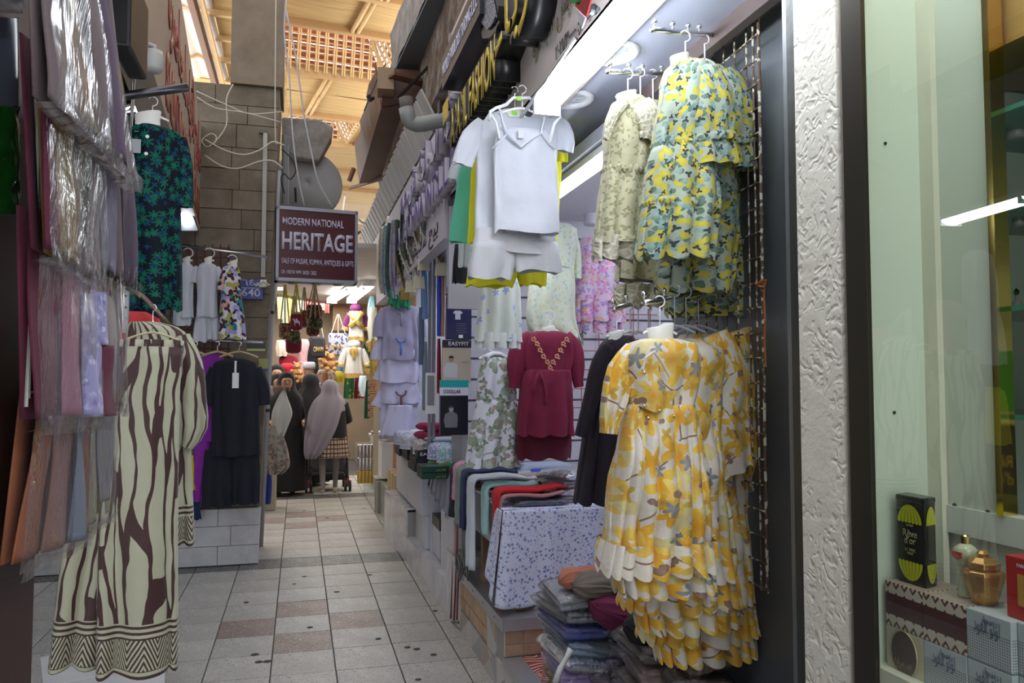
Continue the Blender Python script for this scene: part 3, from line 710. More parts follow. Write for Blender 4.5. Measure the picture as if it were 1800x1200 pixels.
SW = mat('sign_lilac_white', (.62, .60, .74), .5, var=.02)
def st(body, u, v, h, wd, bold=.012): text('lettering', body, h*(zt-zb), SW, sp(u, v, .004), fr, sg, width=wd*W_, ext=.003, bold=bold)
st('MODERN NATIONAL', .075, .755, .10, .75, .018); st('HERITAGE', .07, .43, .235, .87, .028)
st('SALE OF MUSAR, KUMMA, ANTIQUES & GIFTS', .07, .235, .075, .88, .01); st('CR: 1083761 MW: 36020 / 2022', .07, .10, .05, .42, .01)
for u in (.22, .5, .77): MB().lathe(sp(u, -.0, -.08)-Vector((0, 0, .012)), [(.035, 0), (.045, .012)], 10).build('downlight', mat('brass_disc', (.3, .27, .14), .4, .6), sg)
pt = thing('number_plate', 'blue house number plate with white figures on the stone pier', 'sign', P(444, 508, Y=6.87))
a2, b2 = P(421, 491, Y=6.885), P(462, 526, Y=6.885)
MB().bb((a2.x, 6.865, b2.z), (b2.x, 6.89, a2.z)).build('plate', mat('number_blue', (.03, .07, .36), .35), pt)
text('figures', '640', .5*(a2.z-b2.z)*.8, SW, (a2.x+.018, 6.862, b2.z+.02), FRONT, pt, width=(b2.x-a2.x)*.8, bold=.02)
text('figures', '٦٤٠', .5*(a2.z-b2.z)*.62, SW, (a2.x+.018, 6.862, b2.z+.112), FRONT, pt, width=(b2.x-a2.x)*.72, bold=.02)
MB().bb((a2.x+.01, 6.861, b2.z+.088), (b2.x-.025, 6.866, b2.z+.093)).build('line', SW, pt)
cl = thing('plastic_clip', 'cream plastic holder fixed below the white trunking', 'clip', P(463, 501, Y=6.8))
MB().tube([P(x, y, Y=6.8) for x, y in ((446, 499), (450, 502), (463, 495), (474, 501), (466, 503), (455, 503))], .010, 6).build('loop', mat('cream_plastic', (.6, .56, .42), .5), cl)

# ---- near shop sign: black and gold letters standing off the panel
GOLD = mat('gold_face', (.60, .46, .02), .25, .25, var=.05); LB = mat('letter_return', (.006, .006, .008), .35)
AL = Matrix(((0, 0, -1), (-1, 0, 0), (0, 1, 0)))      # reads toward the camera along -Y, faces -X
def wall_text(name, body, h, m, y, z, x, par, width=None, ext=.002, bold=0, **k_): return text(name, body, h, m, (x, y, z), AL, par, width=width, ext=ext, bold=bold, **k_)
s1 = thing('shop_sign_letters', 'black box letters with gold faces, English line on the near shop panel', 'sign', (FX, 3.1, 2.6))
LXF = .70
pA, pB = P(792, 256, X=LXF), P(870, 143, X=LXF); zt_ = P(857, 79, X=LXF).z
print('sign', pA, pB, zt_)
wall_text('lettering', 'ABABIL FASHION', .17, (GOLD, LB), pA.y, pA.z, FX, s1, width=pA.y-pB.y, ext=FX-LXF, bold=.035)
s2 = thing('arabic_sign_letters', 'large black box letters with gold faces, Arabic line near the tube', 'sign', (FX, 2.2, 2.8))
pC = P(870, 170, X=LXF-.02); 
wall_text('lettering', '\ufe80\ufe8e\ufef3\ufeaf\ufef8\ufedf', .22, (GOLD, LB), P(866, 150, X=LXF).y, pA.z+.09, FX, s2, width=.80, ext=FX-LXF, bold=.02)
tx = thing('arabic_caption', 'flat olive Arabic caption on the beige lower panel', 'lettering', (FX, 2.2, 2.55))
OLV = mat('olive_print', (.23, .20, .12), .5); DKP = mat('dark_print', (.05, .05, .06), .5)
yc = P(937, 103, X=FX-.002); ye = P(1010, 12, X=FX-.002)
wall_text('lettering', '\ufe93\ufeb0\ufeeb\ufe8e\ufea0\ufedf\ufe8d \ufeb2\ufe91\ufefc\ufee4\ufedf\ufe8d', .1, OLV, yc.y, yc.z, FX-.003, tx, width=(yc.y-ye.y)*1.25, ext=.001, bold=.012)
tx2 = thing('phone_caption', 'small dark Arabic numerals printed just above the tube', 'lettering', (FX, 2.2, 2.5))
yd = P(977, 106, X=FX-.002)
wall_text('lettering', '٢٠٢١/٣٠٠٠٠ :ﺯﻫ.ﺏ', .045, DKP, yd.y, yd.z, FX-.003, tx2, width=.34, ext=.001, bold=.01)
bd = thing('black_name_board', 'slim black board with pale lettering mounted above the gold letters', 'sign', (FX-.1, 3.3, 3.0))
p, q = P(777, 158, X=.70), P(843, 58, X=.70)
MB().bb((.70, q.y, p.z+.0), (FX-.001, p.y, p.z+.17)).build('board', mat('black_board', (.015, .017, .03), .3), bd)
wall_text('lettering', 'WORLD FABULOUS TRADING L.L.C', .07, SW, p.y-.02, p.z+.05, .699, bd, width=(p.y-q.y)*.93, ext=.002, bold=.01)
# next shop sign
s3 = thing('purple_sign_letters', 'purple raised letters, English line on the lilac shop panel', 'sign', (.775, 5.5, 2.6)); PUR = mat('purple_face', (.07, .04, .28), .4); PUR2 = mat('pale_return', (.46, .43, .50), .5)
X2 = .69
p, q = P(690, 360, X=X2), P(788, 225, X=X2); print('s3', p, q)
wall_text('lettering', 'AL RATHNA INT.L.L.C', .16, (PUR, PUR2), p.y, 2.52, .775, s3, width=p.y-q.y, ext=.05, bold=.02)
s4 = thing('purple_arabic_letters', 'purple raised Arabic letters above the English line on the lilac panel', 'sign', (.775, 5.5, 2.8))
wall_text('lettering', '\ufee1.\ufee1.\ufeb5 \ufe94\ufef4\ufedf\ufeed\ufeaa\ufedf\ufe8d \ufe8e\ufee8\ufe9b\ufead', .2, (PUR, PUR2), p.y-.2, 2.76, .775, s4, width=(p.y-q.y)*.92, ext=.05, bold=.02)
tx3 = thing('tailor_caption', 'small dark Arabic caption along the bottom of the lilac panel', 'lettering', (.775, 5, 2.4))
wall_text('lettering', '\ufe94\ufef4\ufee7\ufe8e\ufee4\ufecb \ufebe\ufe91\ufefc\ufee3 \ufeca\ufef4\ufe91', .11, DKP, 6.6, 2.37, .773, tx3, width=2.1, ext=.001, bold=.01)
# small gold emblem box at the end of the near sign, the dark fabric banner shape above, flag
em = tag(MB().box(P(785, 195, X=.74), (.09, .07, .09)).build('sign_end_box', LB, bevel=.004), 'small black and gold box hanging left of the gold letters', 'sign box')
MB().bb(P(788, 205, X=.695), P(778, 187, X=.693)).build('gold_panel', GOLD, em)
# ---- left shop sign board
La, Lb = P(317, 0, Z=3.6), P(354, 225, Z=3.6); Ld = (Lb-La).normalized(); La2 = La-Ld*3.0; Lb2 = Lb+Ld*.1
LBT = 2.74
k = NT('beige_board'); co = k.coord(); k.set(k.mix(k.noise(co, 2.5, 4), (.34, .27, .21), (.52, .42, .33)), .5); BBD = k.m
lw_ = MB().prism([Vector((La2.x, La2.y, LBT)), Vector((Lb2.x, Lb2.y, LBT)), Vector((Lb2.x, Lb2.y, 3.62)), Vector((La2.x, La2.y, 3.62))], (-.12, 0, 0)).build('wall_left_sign', BBD, kind='structure')
RL = mat('red_return', (.28, .03, .035), .4); TF = mat('tan_face', (.42, .22, .12), .4)
s5 = thing('red_sign_letters', 'deep red raised letters, lower English row on the left shop board', 'sign', (La.x, La.y, 2.9))
s6 = thing('red_arabic_letters', 'deep red raised letters, upper Arabic row on the left shop board', 'sign', (La.x, La.y, 3.2))
LR = facing(Ld.x, Ld.y)
st_ = P(262, 80, Z=3.0)
def onboard(y, z, o_=0): t = (y-La.y)/Ld.y; p_ = La+Ld*t; return Vector((p_.x, p_.y, z))
text('lettering', 'SALIM NEW FASHION TR.', .24, (TF, RL), onboard(3.85, 2.80), LR, s5, width=3.0, ext=.006, bold=.045)
text('lettering', '\ufe93\ufeae\ufebb\ufe8e\ufecc\ufee4\ufedf\ufe8d \ufe80\ufe8e\ufef3\ufeaf\ufef8\ufedf \ufea2\ufef4\ufee0\ufebb', .30, (TF, RL), onboard(3.9, 3.2), LR, s6, width=2.9, ext=.006, bold=.04)
# ================================================================ GARMENT TOOLKIT
def cat_rows(rows, step):
    out = []
    n = len(rows)
    for i in range(n-1):
        a, b_, c, d = rows[max(i-1, 0)], rows[i], rows[i+1], rows[min(i+2, n-1)]
        k = max(1, int(abs(b_[2]-c[2])/step+.5), int((Vector(b_[:3])-Vector(c[:3])).length/step+.5))
        for q in range(k):
            t = q/k
            out.append([.5*((2*b_[j])+(c[j]-a[j])*t+(2*a[j]-5*b_[j]+4*c[j]-d[j])*t*t+(3*b_[j]-a[j]-3*c[j]+d[j])*t**3) for j in range(len(b_))])
    out.append(list(rows[-1])); return out
def sg_(v, p): return math.copysign(abs(v)**p, v)
def loft(rows, Y, dep=.05, folds=7, amp=.010, seed=0, hem=.006, n=64, step=.03, rot=0, sharp=1.0, captop=True, capbot=False, wr=.004):
    R_ = []
    for r in rows:
        y, xl, xr = r[:3]; a = r[3] if len(r) > 3 else None
        p, q = P(xl, y, Y=Y), P(xr, y, Y=Y); R_.append([(p.x+q.x)/2, Y, (p.z+q.z)/2, (q-p).length/2, a])
    for i, r in enumerate(R_):
        if r[4] is None: r[4] = i/max(1, len(R_)-1)
    rr = cat_rows(R_, step); mx = max(r[3] for r in rr); rings = []
    U = Vector((math.cos(rot), math.sin(rot), 0)); V = Vector((-math.sin(rot), math.cos(rot), 0)); L = len(rr)
    for i, (cx, cy, cz, w_, a) in enumerate(rr):
        d = min(dep, max(.004, w_*.75)); ring = []
        for j in range(n):
            th = 2*PI*j/n; c, s = math.cos(th), math.sin(th)
            nz = mnoise.noise(Vector((c*1.3+seed*7, s*1.3, cz*2.2)))
            f = math.sin(folds*th+seed*1.7+2.2*nz); f = sg_(f, sharp)
            px = w_*sg_(c, .85)*(1+.02*nz); py = d*sg_(s, .8)+amp*a*f*(abs(s)**.4)*(1 if s < 0 else .7)
            pz = cz+(hem*f+.004*nz)*(1 if i == L-1 else (.5 if i == L-2 else 0))
            px += amp*a*.5*math.cos(folds*th+seed*1.7+2.2*nz)*abs(s)
            w3 = wr*mnoise.noise(Vector((px*14+seed*5, s*2, pz*11)))
            ring.append(Vector((cx, cy, pz))+U*px+V*(py+w3*2))
        rings.append(ring)
    m = MB(); per = 4*mx*.95
    m.rings(rings, uv=lambda i, j: ((1.25*mx*math.cos(2*PI*j/n) if j < n/2 else -1.25*mx*math.cos(2*PI*j/n)+3*mx)+seed*.37, rr[i][2]), cap=(captop, capbot)); return m
def limb(path, Y, flat=.6, seed=0, amp=.006, folds=5, n=24, rot=0, step=.03, yoff=0, rip=.06, crump=0):
    pts = [[*P(x, y, Y=Y), r*PPM(Y, x)] for x, y, r in path]; rr = cat_rows(pts, step); rings = []; m = MB(); L = 0
    for i, q in enumerate(rr):
        a = Vector(rr[max(i-1, 0)][:3]); b_ = Vector(rr[min(i+1, len(rr)-1)][:3]); t = (b_-a).normalized(); N = Vector((0, 1, 0)); S = t.cross(N).normalized(); ring = []
        for j in range(n):
            th = 2*PI*j/n; f = math.sin(folds*th+seed+3*mnoise.noise(Vector((seed, i*.2, math.cos(th)))))
            ring.append(Vector(q[:3])+S*(q[3]*math.cos(th)*(1+rip*f))+N*(q[3]*flat*math.sin(th)+amp*f*i/len(rr)+yoff)+(S*mnoise.noise(Vector((i*.35+seed, th*3, 0)))+t*mnoise.noise(Vector((i*.4, th*2.5, seed))))*crump)
        rings.append(ring)
    mxr = max(q[3] for q in rr)
    m.rings(rings, uv=lambda i, j: ((1.2*mxr*math.cos(2*PI*j/n) if j < n/2 else -1.2*mxr*math.cos(2*PI*j/n)+3*mxr)+seed*.13, rr[i][2]), cap=(True, False)); return m
def ruffle(p, Y, dep, r_px, amp=.006, k=26, seed=0):      # gathered band round a garment: p = (y, xl, xr)
    y, xl, xr = p; return loft([(y-r_px, xl, xr, .6), (y, xl-2, xr+2, 1.2), (y+r_px, xl, xr, .6)], Y, dep+.006, folds=k, amp=amp, seed=seed, n=110, step=.01, captop=False)
def garment(name, label, cat, Y, parts, group=None, base=None):
    b_ = parts[0][2]; x0 = (b_[0][1]+b_[0][2])/2 if parts[0][1] == 'l' else b_[0][0]
    y0 = max(r[0] for r in b_) if parts[0][1] == 'l' else b_[-1][1]
    t = thing(name, label, cat, P(x0, y0, Y=Y), group)
    for pr in parts:
        nm, kind, data, m = pr[:4]; o = dict(pr[4]) if len(pr) > 4 else {}
        yy = Y+o.pop('dy', 0)
        if kind == 'l': q = loft(data, yy, **o)
        elif kind == 's': q = limb(data, yy, **o)
        elif kind == 'r': q = ruffle(data, yy, o.pop('dep', .05), o.pop('r', 4), **o)
        q.build(nm, m, t, smooth=True)
    return t
def hanger(xc, yh, ys, hw, Y, label, m=PLASTIC, neck=True, group=None, hook=CHROME, hh=14, shape='neck', w=1.0):
    s = PPM(Y, xc); t = thing('clothes_hanger', label, 'hanger', P(xc, ys, Y=Y), group)
    c = P(xc, ys, Y=Y); top = P(xc, yh, Y=Y); H = top.z-c.z; r = hh*s*.45
    pts = [c+Vector((0, 0, .0)), c+Vector((0, 0, H-2*r))]+[Vector((c.x+r*math.sin(a)*w, Y, top.z-r+r*-math.cos(a))) for a in [PI*k/6 for k in range(0, 9)]]
    MB().tube(pts, max(.0016, 1.1*s), 6).build('hook', hook, t, smooth=True)
    hwm = hw*s
    if neck:
        mm = MB(); rings = []
        for zz, a, b_ in ((.030, .55, .5), (.032, .6, .55), (.012, .62, .55), (-.01, .75, .62), (-.022, 1, .7)):
            k = 13*s*2.0 if not neck is True else 14*s*1.25
            rings.append([c+Vector((k*a*math.cos(q), k*b_*.7*math.sin(q), zz*(k/.03)*.9+.3*k*math.cos(q)*0)) for q in [2*PI*i/20 for i in range(20)]])
        mm.rings(rings, cap=(True, True)).build('neck_form', PINKPL, t, smooth=True)
    arm = MB(); N = 8
    for sx in (-1, 1):
        arm.tube([c+Vector((sx*hwm*(i/N), 0, -hwm*.32*(i/N)**1.5)) for i in range(N+1)], max(.003, 2.2*s), 7)
    if shape == 'wire': arm.tube([c+Vector((-hwm, 0, -hwm*.32)), c+Vector((hwm, 0, -hwm*.32))], max(.002, 1.5*s), 6)
    arm.build('hanger_arms', m, t, smooth=True); return t
def rod(name, label, a, b_, r, m=CHROME, balls=(), wire=None, cat='rail'):
    t = thing(name, label, cat, a); MB().tube([a, b_], r, 10).build('bar', m, t, smooth=True)
    for f in balls:
        p = Vector(a).lerp(Vector(b_), f)+Vector((0, 0, r+.008)); mm = MB(); mm.tube([p-Vector((0, 0, .01)), p], .0025, 6)
        mm.lathe(p+Vector((0, 0, .006)), [(.001, -.008), (.006, -.005), (.008, 0), (.006, .005), (.001, .008)], 10); mm.build('ball_stop', m, t, smooth=True)
    return t
def folded(name, label, cat, c, size, rz, m, n=3, group=None, seed=0, par=None, soft=.012, side='front'):
    """a folded cloth pile piece: n rounded folds one on another"""
    t = thing(name, label, cat, c, group) if par is None else par
    w_, d, h = size; M_ = Matrix.Rotation(rz, 3, 'Z'); rg = random.Random(seed)
    for i in range(n):
        z0 = h*i/n; hh = h/n*.97; mm = MB(); ww = w_*(1-rg.uniform(0, .05)); dd = d*(1-rg.uniform(0, .05)); ox, oy = rg.uniform(-.008, .008), rg.uniform(-.008, .008)
        K = 14; rings = []
        for j in range(K+1):
            u = j/K; x = -ww/2+ww*u; e = min(1, min(u, 1-u)*K/1.3)**.5
            ring = []
            for q in range(16):
                a = 2*PI*q/16; yy = dd/2*sg_(math.cos(a), .35); zz = hh/2*sg_(math.sin(a), .6)*(.45+.55*e)
                zz += soft*.5*mnoise.noise(Vector((x*9+seed, yy*9, i*1.3)))
                ring.append(Vector(c)+M_@Vector((x+ox, yy+oy+.004*mnoise.noise(Vector((x*25, seed, i))), z0+hh/2+zz)))
            rings.append(ring)
        mm.rings(rings, uv=lambda a, b_: (a/K*ww, b_/16*dd), cap=(True, True)); mm.build('fold', m, t, smooth=True)
    return t
# ================================================================ NEAR SHOP: hanging things
WT = cloth('white_jersey', (.60, .63, .70), var=.04); YEL = cloth('bright_yellow_jersey', (.72, .68, .02)); TEAL = cloth('mint_jersey', (.10, .45, .34)); BLK = cloth('black_jersey', (.012, .012, .016)); GREYW = cloth('grey_white_jersey', (.52, .53, .56))
YT = 2.75
t = garment('camisole', 'white V-neck camisole with thin straps hung foremost below the tube', 'top', YT-.07, [
    ('body', 'l', [(228, 878, 960), (240, 872, 970), (262, 868, 975), (290, 867, 978), (340, 868, 981), (400, 868, 983), (410, 868, 983)], WT, dict(dep=.022, folds=3, amp=.006, seed=1, n=80, wr=.006))])
cb = P(868, 262, Y=YT-.1); ss = PPM(YT-.1, 915)
mm = MB()
for pts in ([(878, 190), (884, 215), (891, 236), (875, 252), (866, 262)], [(960, 190), (955, 215), (951, 232), (965, 252), (976, 262)], [(891, 236), (905, 248), (916, 259), (932, 246), (951, 234)]):
    mm.tube([P(x, y, Y=YT-.1) for x, y in pts], .0045, 6)
mm.build('strap_binding', WT, t, smooth=True)
MB().bb(P(911, 242, Y=YT-.103), P(920, 229, Y=YT-.101)).build('size_label', mat('label_grey', (.6, .6, .62), .6), t)
t = garment('t_shirt', 'white short-sleeved T-shirt hung just behind the camisole', 't-shirt', YT, [
    ('body', 'l', [(196, 885, 948), (206, 858, 972), (225, 846, 985), (280, 838, 978), (340, 836, 976), (412, 834, 978)], WT, dict(dep=.025, folds=4, amp=.006, seed=2, wr=.006)),
    ('sleeve', 's', [(850, 214, 12), (832, 240, 20), (818, 272, 19), (813, 290, 18)], WT, dict(flat=.25)),
    ('sleeve', 's', [(968, 208, 14), (985, 226, 20), (992, 250, 19), (990, 266, 18)], WT, dict(flat=.25))])
t = garment('shorts', 'white cotton shorts hanging under the white camisole', 'shorts', YT-.02, [
    ('waist', 'l', [(404, 838, 975), (425, 832, 978), (445, 828, 982)], GREYW, dict(dep=.03, folds=5, amp=.008, seed=3)),
    ('leg', 'l', [(425, 834, 910), (455, 826, 908), (478, 821, 902), (490, 822, 898)], GREYW, dict(dep=.035, folds=4, amp=.009, seed=4, rot=.1)),
    ('leg', 'l', [(425, 900, 978), (450, 903, 983), (468, 904, 986), (478, 905, 986)], GREYW, dict(dep=.035, folds=4, amp=.009, seed=5, rot=-.1))])
t = garment('t_shirt', 'bright yellow T-shirt peeking out left behind the white T-shirt', 't-shirt', YT+.16, [
    ('body', 'l', [(205, 868, 950), (220, 842, 975), (240, 830, 984), (300, 828, 986), (432, 822, 980)], YEL, dict(dep=.02, folds=4, amp=.006, seed=6)),
    ('sleeve', 's', [(846, 222, 11), (826, 250, 16), (814, 280, 16)], YEL, dict(flat=.3)),
    ('sleeve', 's', [(970, 222, 11), (980, 250, 16), (985, 285, 14)], YEL, dict(flat=.3))])
garment('shorts', 'bright yellow shorts showing below the white pair', 'shorts', YT+.14, [
    ('leg', 'l', [(420, 838, 915), (470, 824, 912), (504, 818, 900)], YEL, dict(dep=.03, folds=4, amp=.005, seed=7)),
    ('leg', 'l', [(420, 896, 960), (470, 905, 962), (502, 914, 960)], YEL, dict(dep=.03, folds=4, amp=.005, seed=8))])
garment('tank_top', 'mint green tank top at the left end of the tube rail', 'top', YT+.34, [
    ('body', 'l', [(285, 822, 870), (296, 808, 872), (350, 800, 872), (400, 792, 870), (428, 790, 868)], TEAL, dict(dep=.02, folds=3, amp=.006, seed=9))])
garment('t_shirt', 'small white T-shirt half hidden behind the mint top', 't-shirt', YT+.5, [
    ('body', 'l', [(270, 810, 860), (300, 802, 862), (400, 806, 862), (470, 805, 858)], WT, dict(dep=.02, seed=10)), ('sleeve', 's', [(812, 278, 8), (803, 298, 12), (798, 316, 11)], WT, dict(flat=.3))])
garment('shorts', 'black shorts below the mint green tank top', 'shorts', YT+.62, [('leg', 'l', [(430, 800, 850), (470, 796, 850), (498, 795, 850)], BLK, dict(dep=.02, seed=11))])
hp = [hanger(918, 150, 190, 42, YT-.09, 'white hanger above the camisole with a raised middle', shape='arch', hh=16, neck=False, hook=PLASTIC)]
mm = MB(); Yh = YT-.1
mm.tube([P(x, y, Y=Yh) for x, y in ((860, 212), (862, 196), (872, 190), (890, 184), (902, 172), (930, 172), (945, 183), (965, 190), (982, 196), (984, 206), (974, 218), (966, 250))], .006, 7); mm.tube([P(x, y, Y=Yh) for x, y in ((862, 200), (872, 215), (878, 245))], .005, 6)
mm.build('moulded_bar', PLASTIC, hp[0], smooth=True)
MB().bb(P(908, 176, Y=Yh-.008), P(916, 171, Y=Yh-.006)).build('size_disc', mat('lime_sticker', (.3, .75, .05), .4), hp[0])
hk = hanger(905, 152, 196, 34, YT+.01, 'hanger with a pale neck plate inside the white T-shirt', neck=False)
m2 = MB(); m2.prism([P(x, y, Y=YT-.03) for x, y in ((890, 196), (894, 190), (925, 190), (930, 198), (926, 206), (894, 205))], (0, .006, 0)); m2.build('neck_plate', PINKPL, hk, bevel=.002)
MB().bb(P(900, 201, Y=YT-.036), P(909, 196, Y=YT-.034)).build('price_sticker', mat('lime_sticker', (.3, .75, .05), .4), hk)
hanger(838, 216, 236, 14, YT+.16, 'white hanger inside the bright yellow T-shirt', neck=False, hook=PLASTIC, hh=10); hanger(806, 268, 286, 10, YT+.36, 'white hanger holding the mint green tank top', neck=False, hook=PLASTIC, hh=10)
r1, r2 = P(885, 250, X=.775), P(1012, 68, X=.775)
rod('tube_rail', 'thin steel rail running along the front of the sign just above the tube', r1, r2, .007, STEEL)
bk = thing('rail_bracket', 'small dark screw bracket holding the steel rail near the flag', 'bracket', P(1040, 18, X=.76)); MB().tube([P(1034, 17, X=.77), P(1052, 16, X=.77)], .006, 8).build('bolt', DARKMETAL, bk); MB().lathe(P(1043, 17, X=.765), [(.012, -.01), (.016, 0), (.012, .01)], 12, 'X').build('nut', DARKMETAL, bk)
# red green white pennant
fg = thing('small_flag', 'small pennant of green, red and white hanging from the top of the sign', 'flag', P(1030, 30, X=.70))
for nm, col, pts in (('green_field', (.02, .25, .03), [(1001, 0), (1022, 0), (1018, 8), (1008, 6)]), ('red_field', (.40, .02, .02), [(1020, -12), (1042, -12), (1030, 30), (1010, 10)]), ('white_field', (.6, .6, .66), [(1010, 12), (1021, 24), (1029, 31), (1022, 50)])):
    MB().prism([P(x, y, X=.69) for x, y in pts], (.004, 0, 0)).build(nm, cloth('flag_'+nm, col), fg)
# dark patterned cut-out at the top of the panel
fgx = .72; em2 = thing('scarf_emblem', 'dark cut-out of a patterned headscarf between the two sign lines', 'emblem', P(860, 40, X=fgx))
k = NT('speckled_emblem'); co = k.coord(); k.set(k.mix(k.math('LESS_THAN', k.vor(co, 90), .38), (.22, .22, .26), (.01, .01, .015)), .5); SPK = k.m
MB().prism([P(x, y, X=fgx) for x, y in ((834, -10), (862, -10), (866, 8), (870, 30), (864, 44), (856, 52), (846, 40), (838, 20))], (.01, 0, 0)).build('pattern_panel', SPK, em2)
MB().prism([P(x, y, X=fgx+.012) for x, y in ((834, -12), (868, -12), (876, 10), (874, 50), (862, 66), (848, 68), (842, 36), (834, 14))], (.07, 0, 0)).build('backing', LB, em2)

# tubes and downlights
def tube_lamp(name, label, a, b_, w_, h, strength=TUBE, col=(.86, .91, 1), par=None, wrap=0):
    a, b_ = Vector(a), Vector(b_); d = (b_-a).normalized(); s = d.cross(Vector((0, 0, 1))).normalized()
    t = thing(name, label, 'lamp', (a+b_)/2)
    (lambda W: MB().prism([a-s*W, b_-s*W, b_+s*W, a+s*W], (0, 0, h*(.45 if not wrap else .35))).build('body', WHITE, t))(w_/2 if not wrap else w_*.22)
    mm = MB(); rings = []
    for i in range(2):
        p = (a, b_)[i]; rings.append([p+s*(w_/2*.96)*math.cos(q)+Vector((0, 0, -h*.55*math.sin(q))) for q in [-wrap+(PI+2*wrap)*k_/8 for k_ in range(9)]])
    for j in range(8): mm.add([rings[0][j], rings[0][j+1], rings[1][j+1], rings[1][j]], [(0, 1, 2, 3)])
    mm.add(rings[0], [tuple(range(9))]); mm.add(rings[1], [tuple(range(9))[::-1]])
    mm.build('diffuser', glow('tube_glow_%g_%g' % (strength, col[0]), col, strength), t)
    for p, q in ((a, a+d*.02), (b_-d*.02, b_)): MB().prism([p-s*w_*.52, q-s*w_*.52, q+s*w_*.52, p+s*w_*.52], (0, 0, -h*.6)).build('end_cap', PLASTIC, t)
    return t
tube_lamp('batten_light', 'long glowing white tube mounted along the bottom of the shop sign', (.772, .7, SOF-.085), (.772, 2.42, SOF-.085), .085, .08, TUBE, wrap=.7)
t1 = P(982, 310, Z=2.36); t2 = P(1075, 232, Z=2.36)
tube_lamp('batten_light', 'second white tube inside the shop behind the white shorts set', (1.09+.03, 2.5, 2.36), (1.09+.03, 4.6, 2.36), .07, .06, TUBE*.8)
MB().bb((1.06, 2.45, 2.39), (1.19, 4.7, 2.44)).build('lamp_rail', SOFM, sof)
for (x, y, lab) in ((1073, 90, 'larger round downlight in the soffit, nearer the frame top'), (1000, 172, 'round downlight in the soffit beside the hanging camisole')):
    p = P(x, y, Z=SOF); p = Vector((p.x, p.y, SOF)); t = thing('downlight', lab, 'lamp', p)
    MB().lathe(p, [(.062, 0), (.090, 0), (.090, -.006), (.084, -.012), (.064, -.008), (.06, -.002)], 32, cap=False).build('trim_ring', PLASTIC, t, smooth=True)
    k = 'downlight_glass'
    if k not in MATS:
        q = NT(k); c_ = q.coord(); d_ = q.vor(c_, 60); q.set((.62, .66, .72), .25); q.bump(d_, .6, .01); MATS[k] = q.m
    MB().lathe(p-Vector((0, 0, .002)), [(.001, -.001), (.03, -.001), (.062, 0)], 32).build('lens', MATS[k], t)
# wire grid on the shutter panel
RUSTW = NT('rusty_white_wire'); co = RUSTW.coord(); RUSTW.set(RUSTW.mix(RUSTW.math('GREATER_THAN', RUSTW.noise(co, 55, 3), .46), (.62, .58, .46), (.12, .07, .04)), .6); RUSTW = RUSTW.m
gp = thing('wire_grid_panel', 'rusty white wire grid panel hanging on the grey shutter wall', 'grid panel', (1.1, 1.7, .55))
XG = 1.165; yA, yB = P(1342, 600, X=XG).y, 2.28; gz0, gz1 = P(1342, 1040, X=XG).z, 3.0
def gx(y): return XG+(y-yA)*.06
CH = .066; y = yA; first = True
while y < yB+.01:
    MB().tube([(gx(y), y, gz0 if y < yA+.03 else gz0+.3), (gx(y), y, gz1)], .0042 if first else .0024, 6).build('wire', RUSTW, gp); first = False; y += CH
z = gz0+.01
while z < gz1: MB().tube([(gx(yA)-.004, yA, z), (gx(yB)-.004, yB, z)], .0024, 5).build('wire', RUSTW, gp); z += CH
MB().tube([(gx(yA+.03), yA+.03, gz0), (gx(yA+.03), yA+.03, gz1)], .0028, 6).build('wire', RUSTW, gp)
st = thing('tied_string', 'orange string knotted to the edge of the wire grid', 'string', P(1342, 500, X=XG-.01))
mm = MB(); mm.tube([P(x, y, X=XG-.012) for x, y in ((1338, 492), (1345, 498), (1343, 520), (1345, 560), (1344, 600), (1346, 645))], .0028, 6); mm.tube([P(x, y, X=XG-.014) for x, y in ((1330, 500), (1340, 494), (1347, 492), (1344, 504), (1334, 503))], .0035, 6)
mm.build('string', cloth('orange_string', (.45, .16, .05)), st)

# ---- rods with ball stops
def prod(label, p0, p1, Y0, Y1, balls, r=.0075): return rod('hanging_rail', label, P(*p0, Y=Y0), P(*p1, Y=Y1), r, CHROME, balls)
YGD, YBD, YYD = 1.88, 2.08, 1.80
prod('upper chrome arm with ball stops holding the lemon print dresses', (1146, 52), (1278, 64), 1.80, 2.0, (.03, .25, .45, .6, .8))
prod('second chrome arm with ball stops holding the beige dresses', (1068, 126), (1184, 130), 2.0, 2.2, (.03, .3, .5, .8))
prod('lower right chrome arm with ball stops holding the yellow floral dresses', (1132, 532), (1240, 512), 1.76, 1.95, (.0, .3, .55))
prod('lower left chrome arm with ball stops above the black velvet coat', (1078, 544), (1150, 520), 2.05, 2.2, (.0, .3, .7))

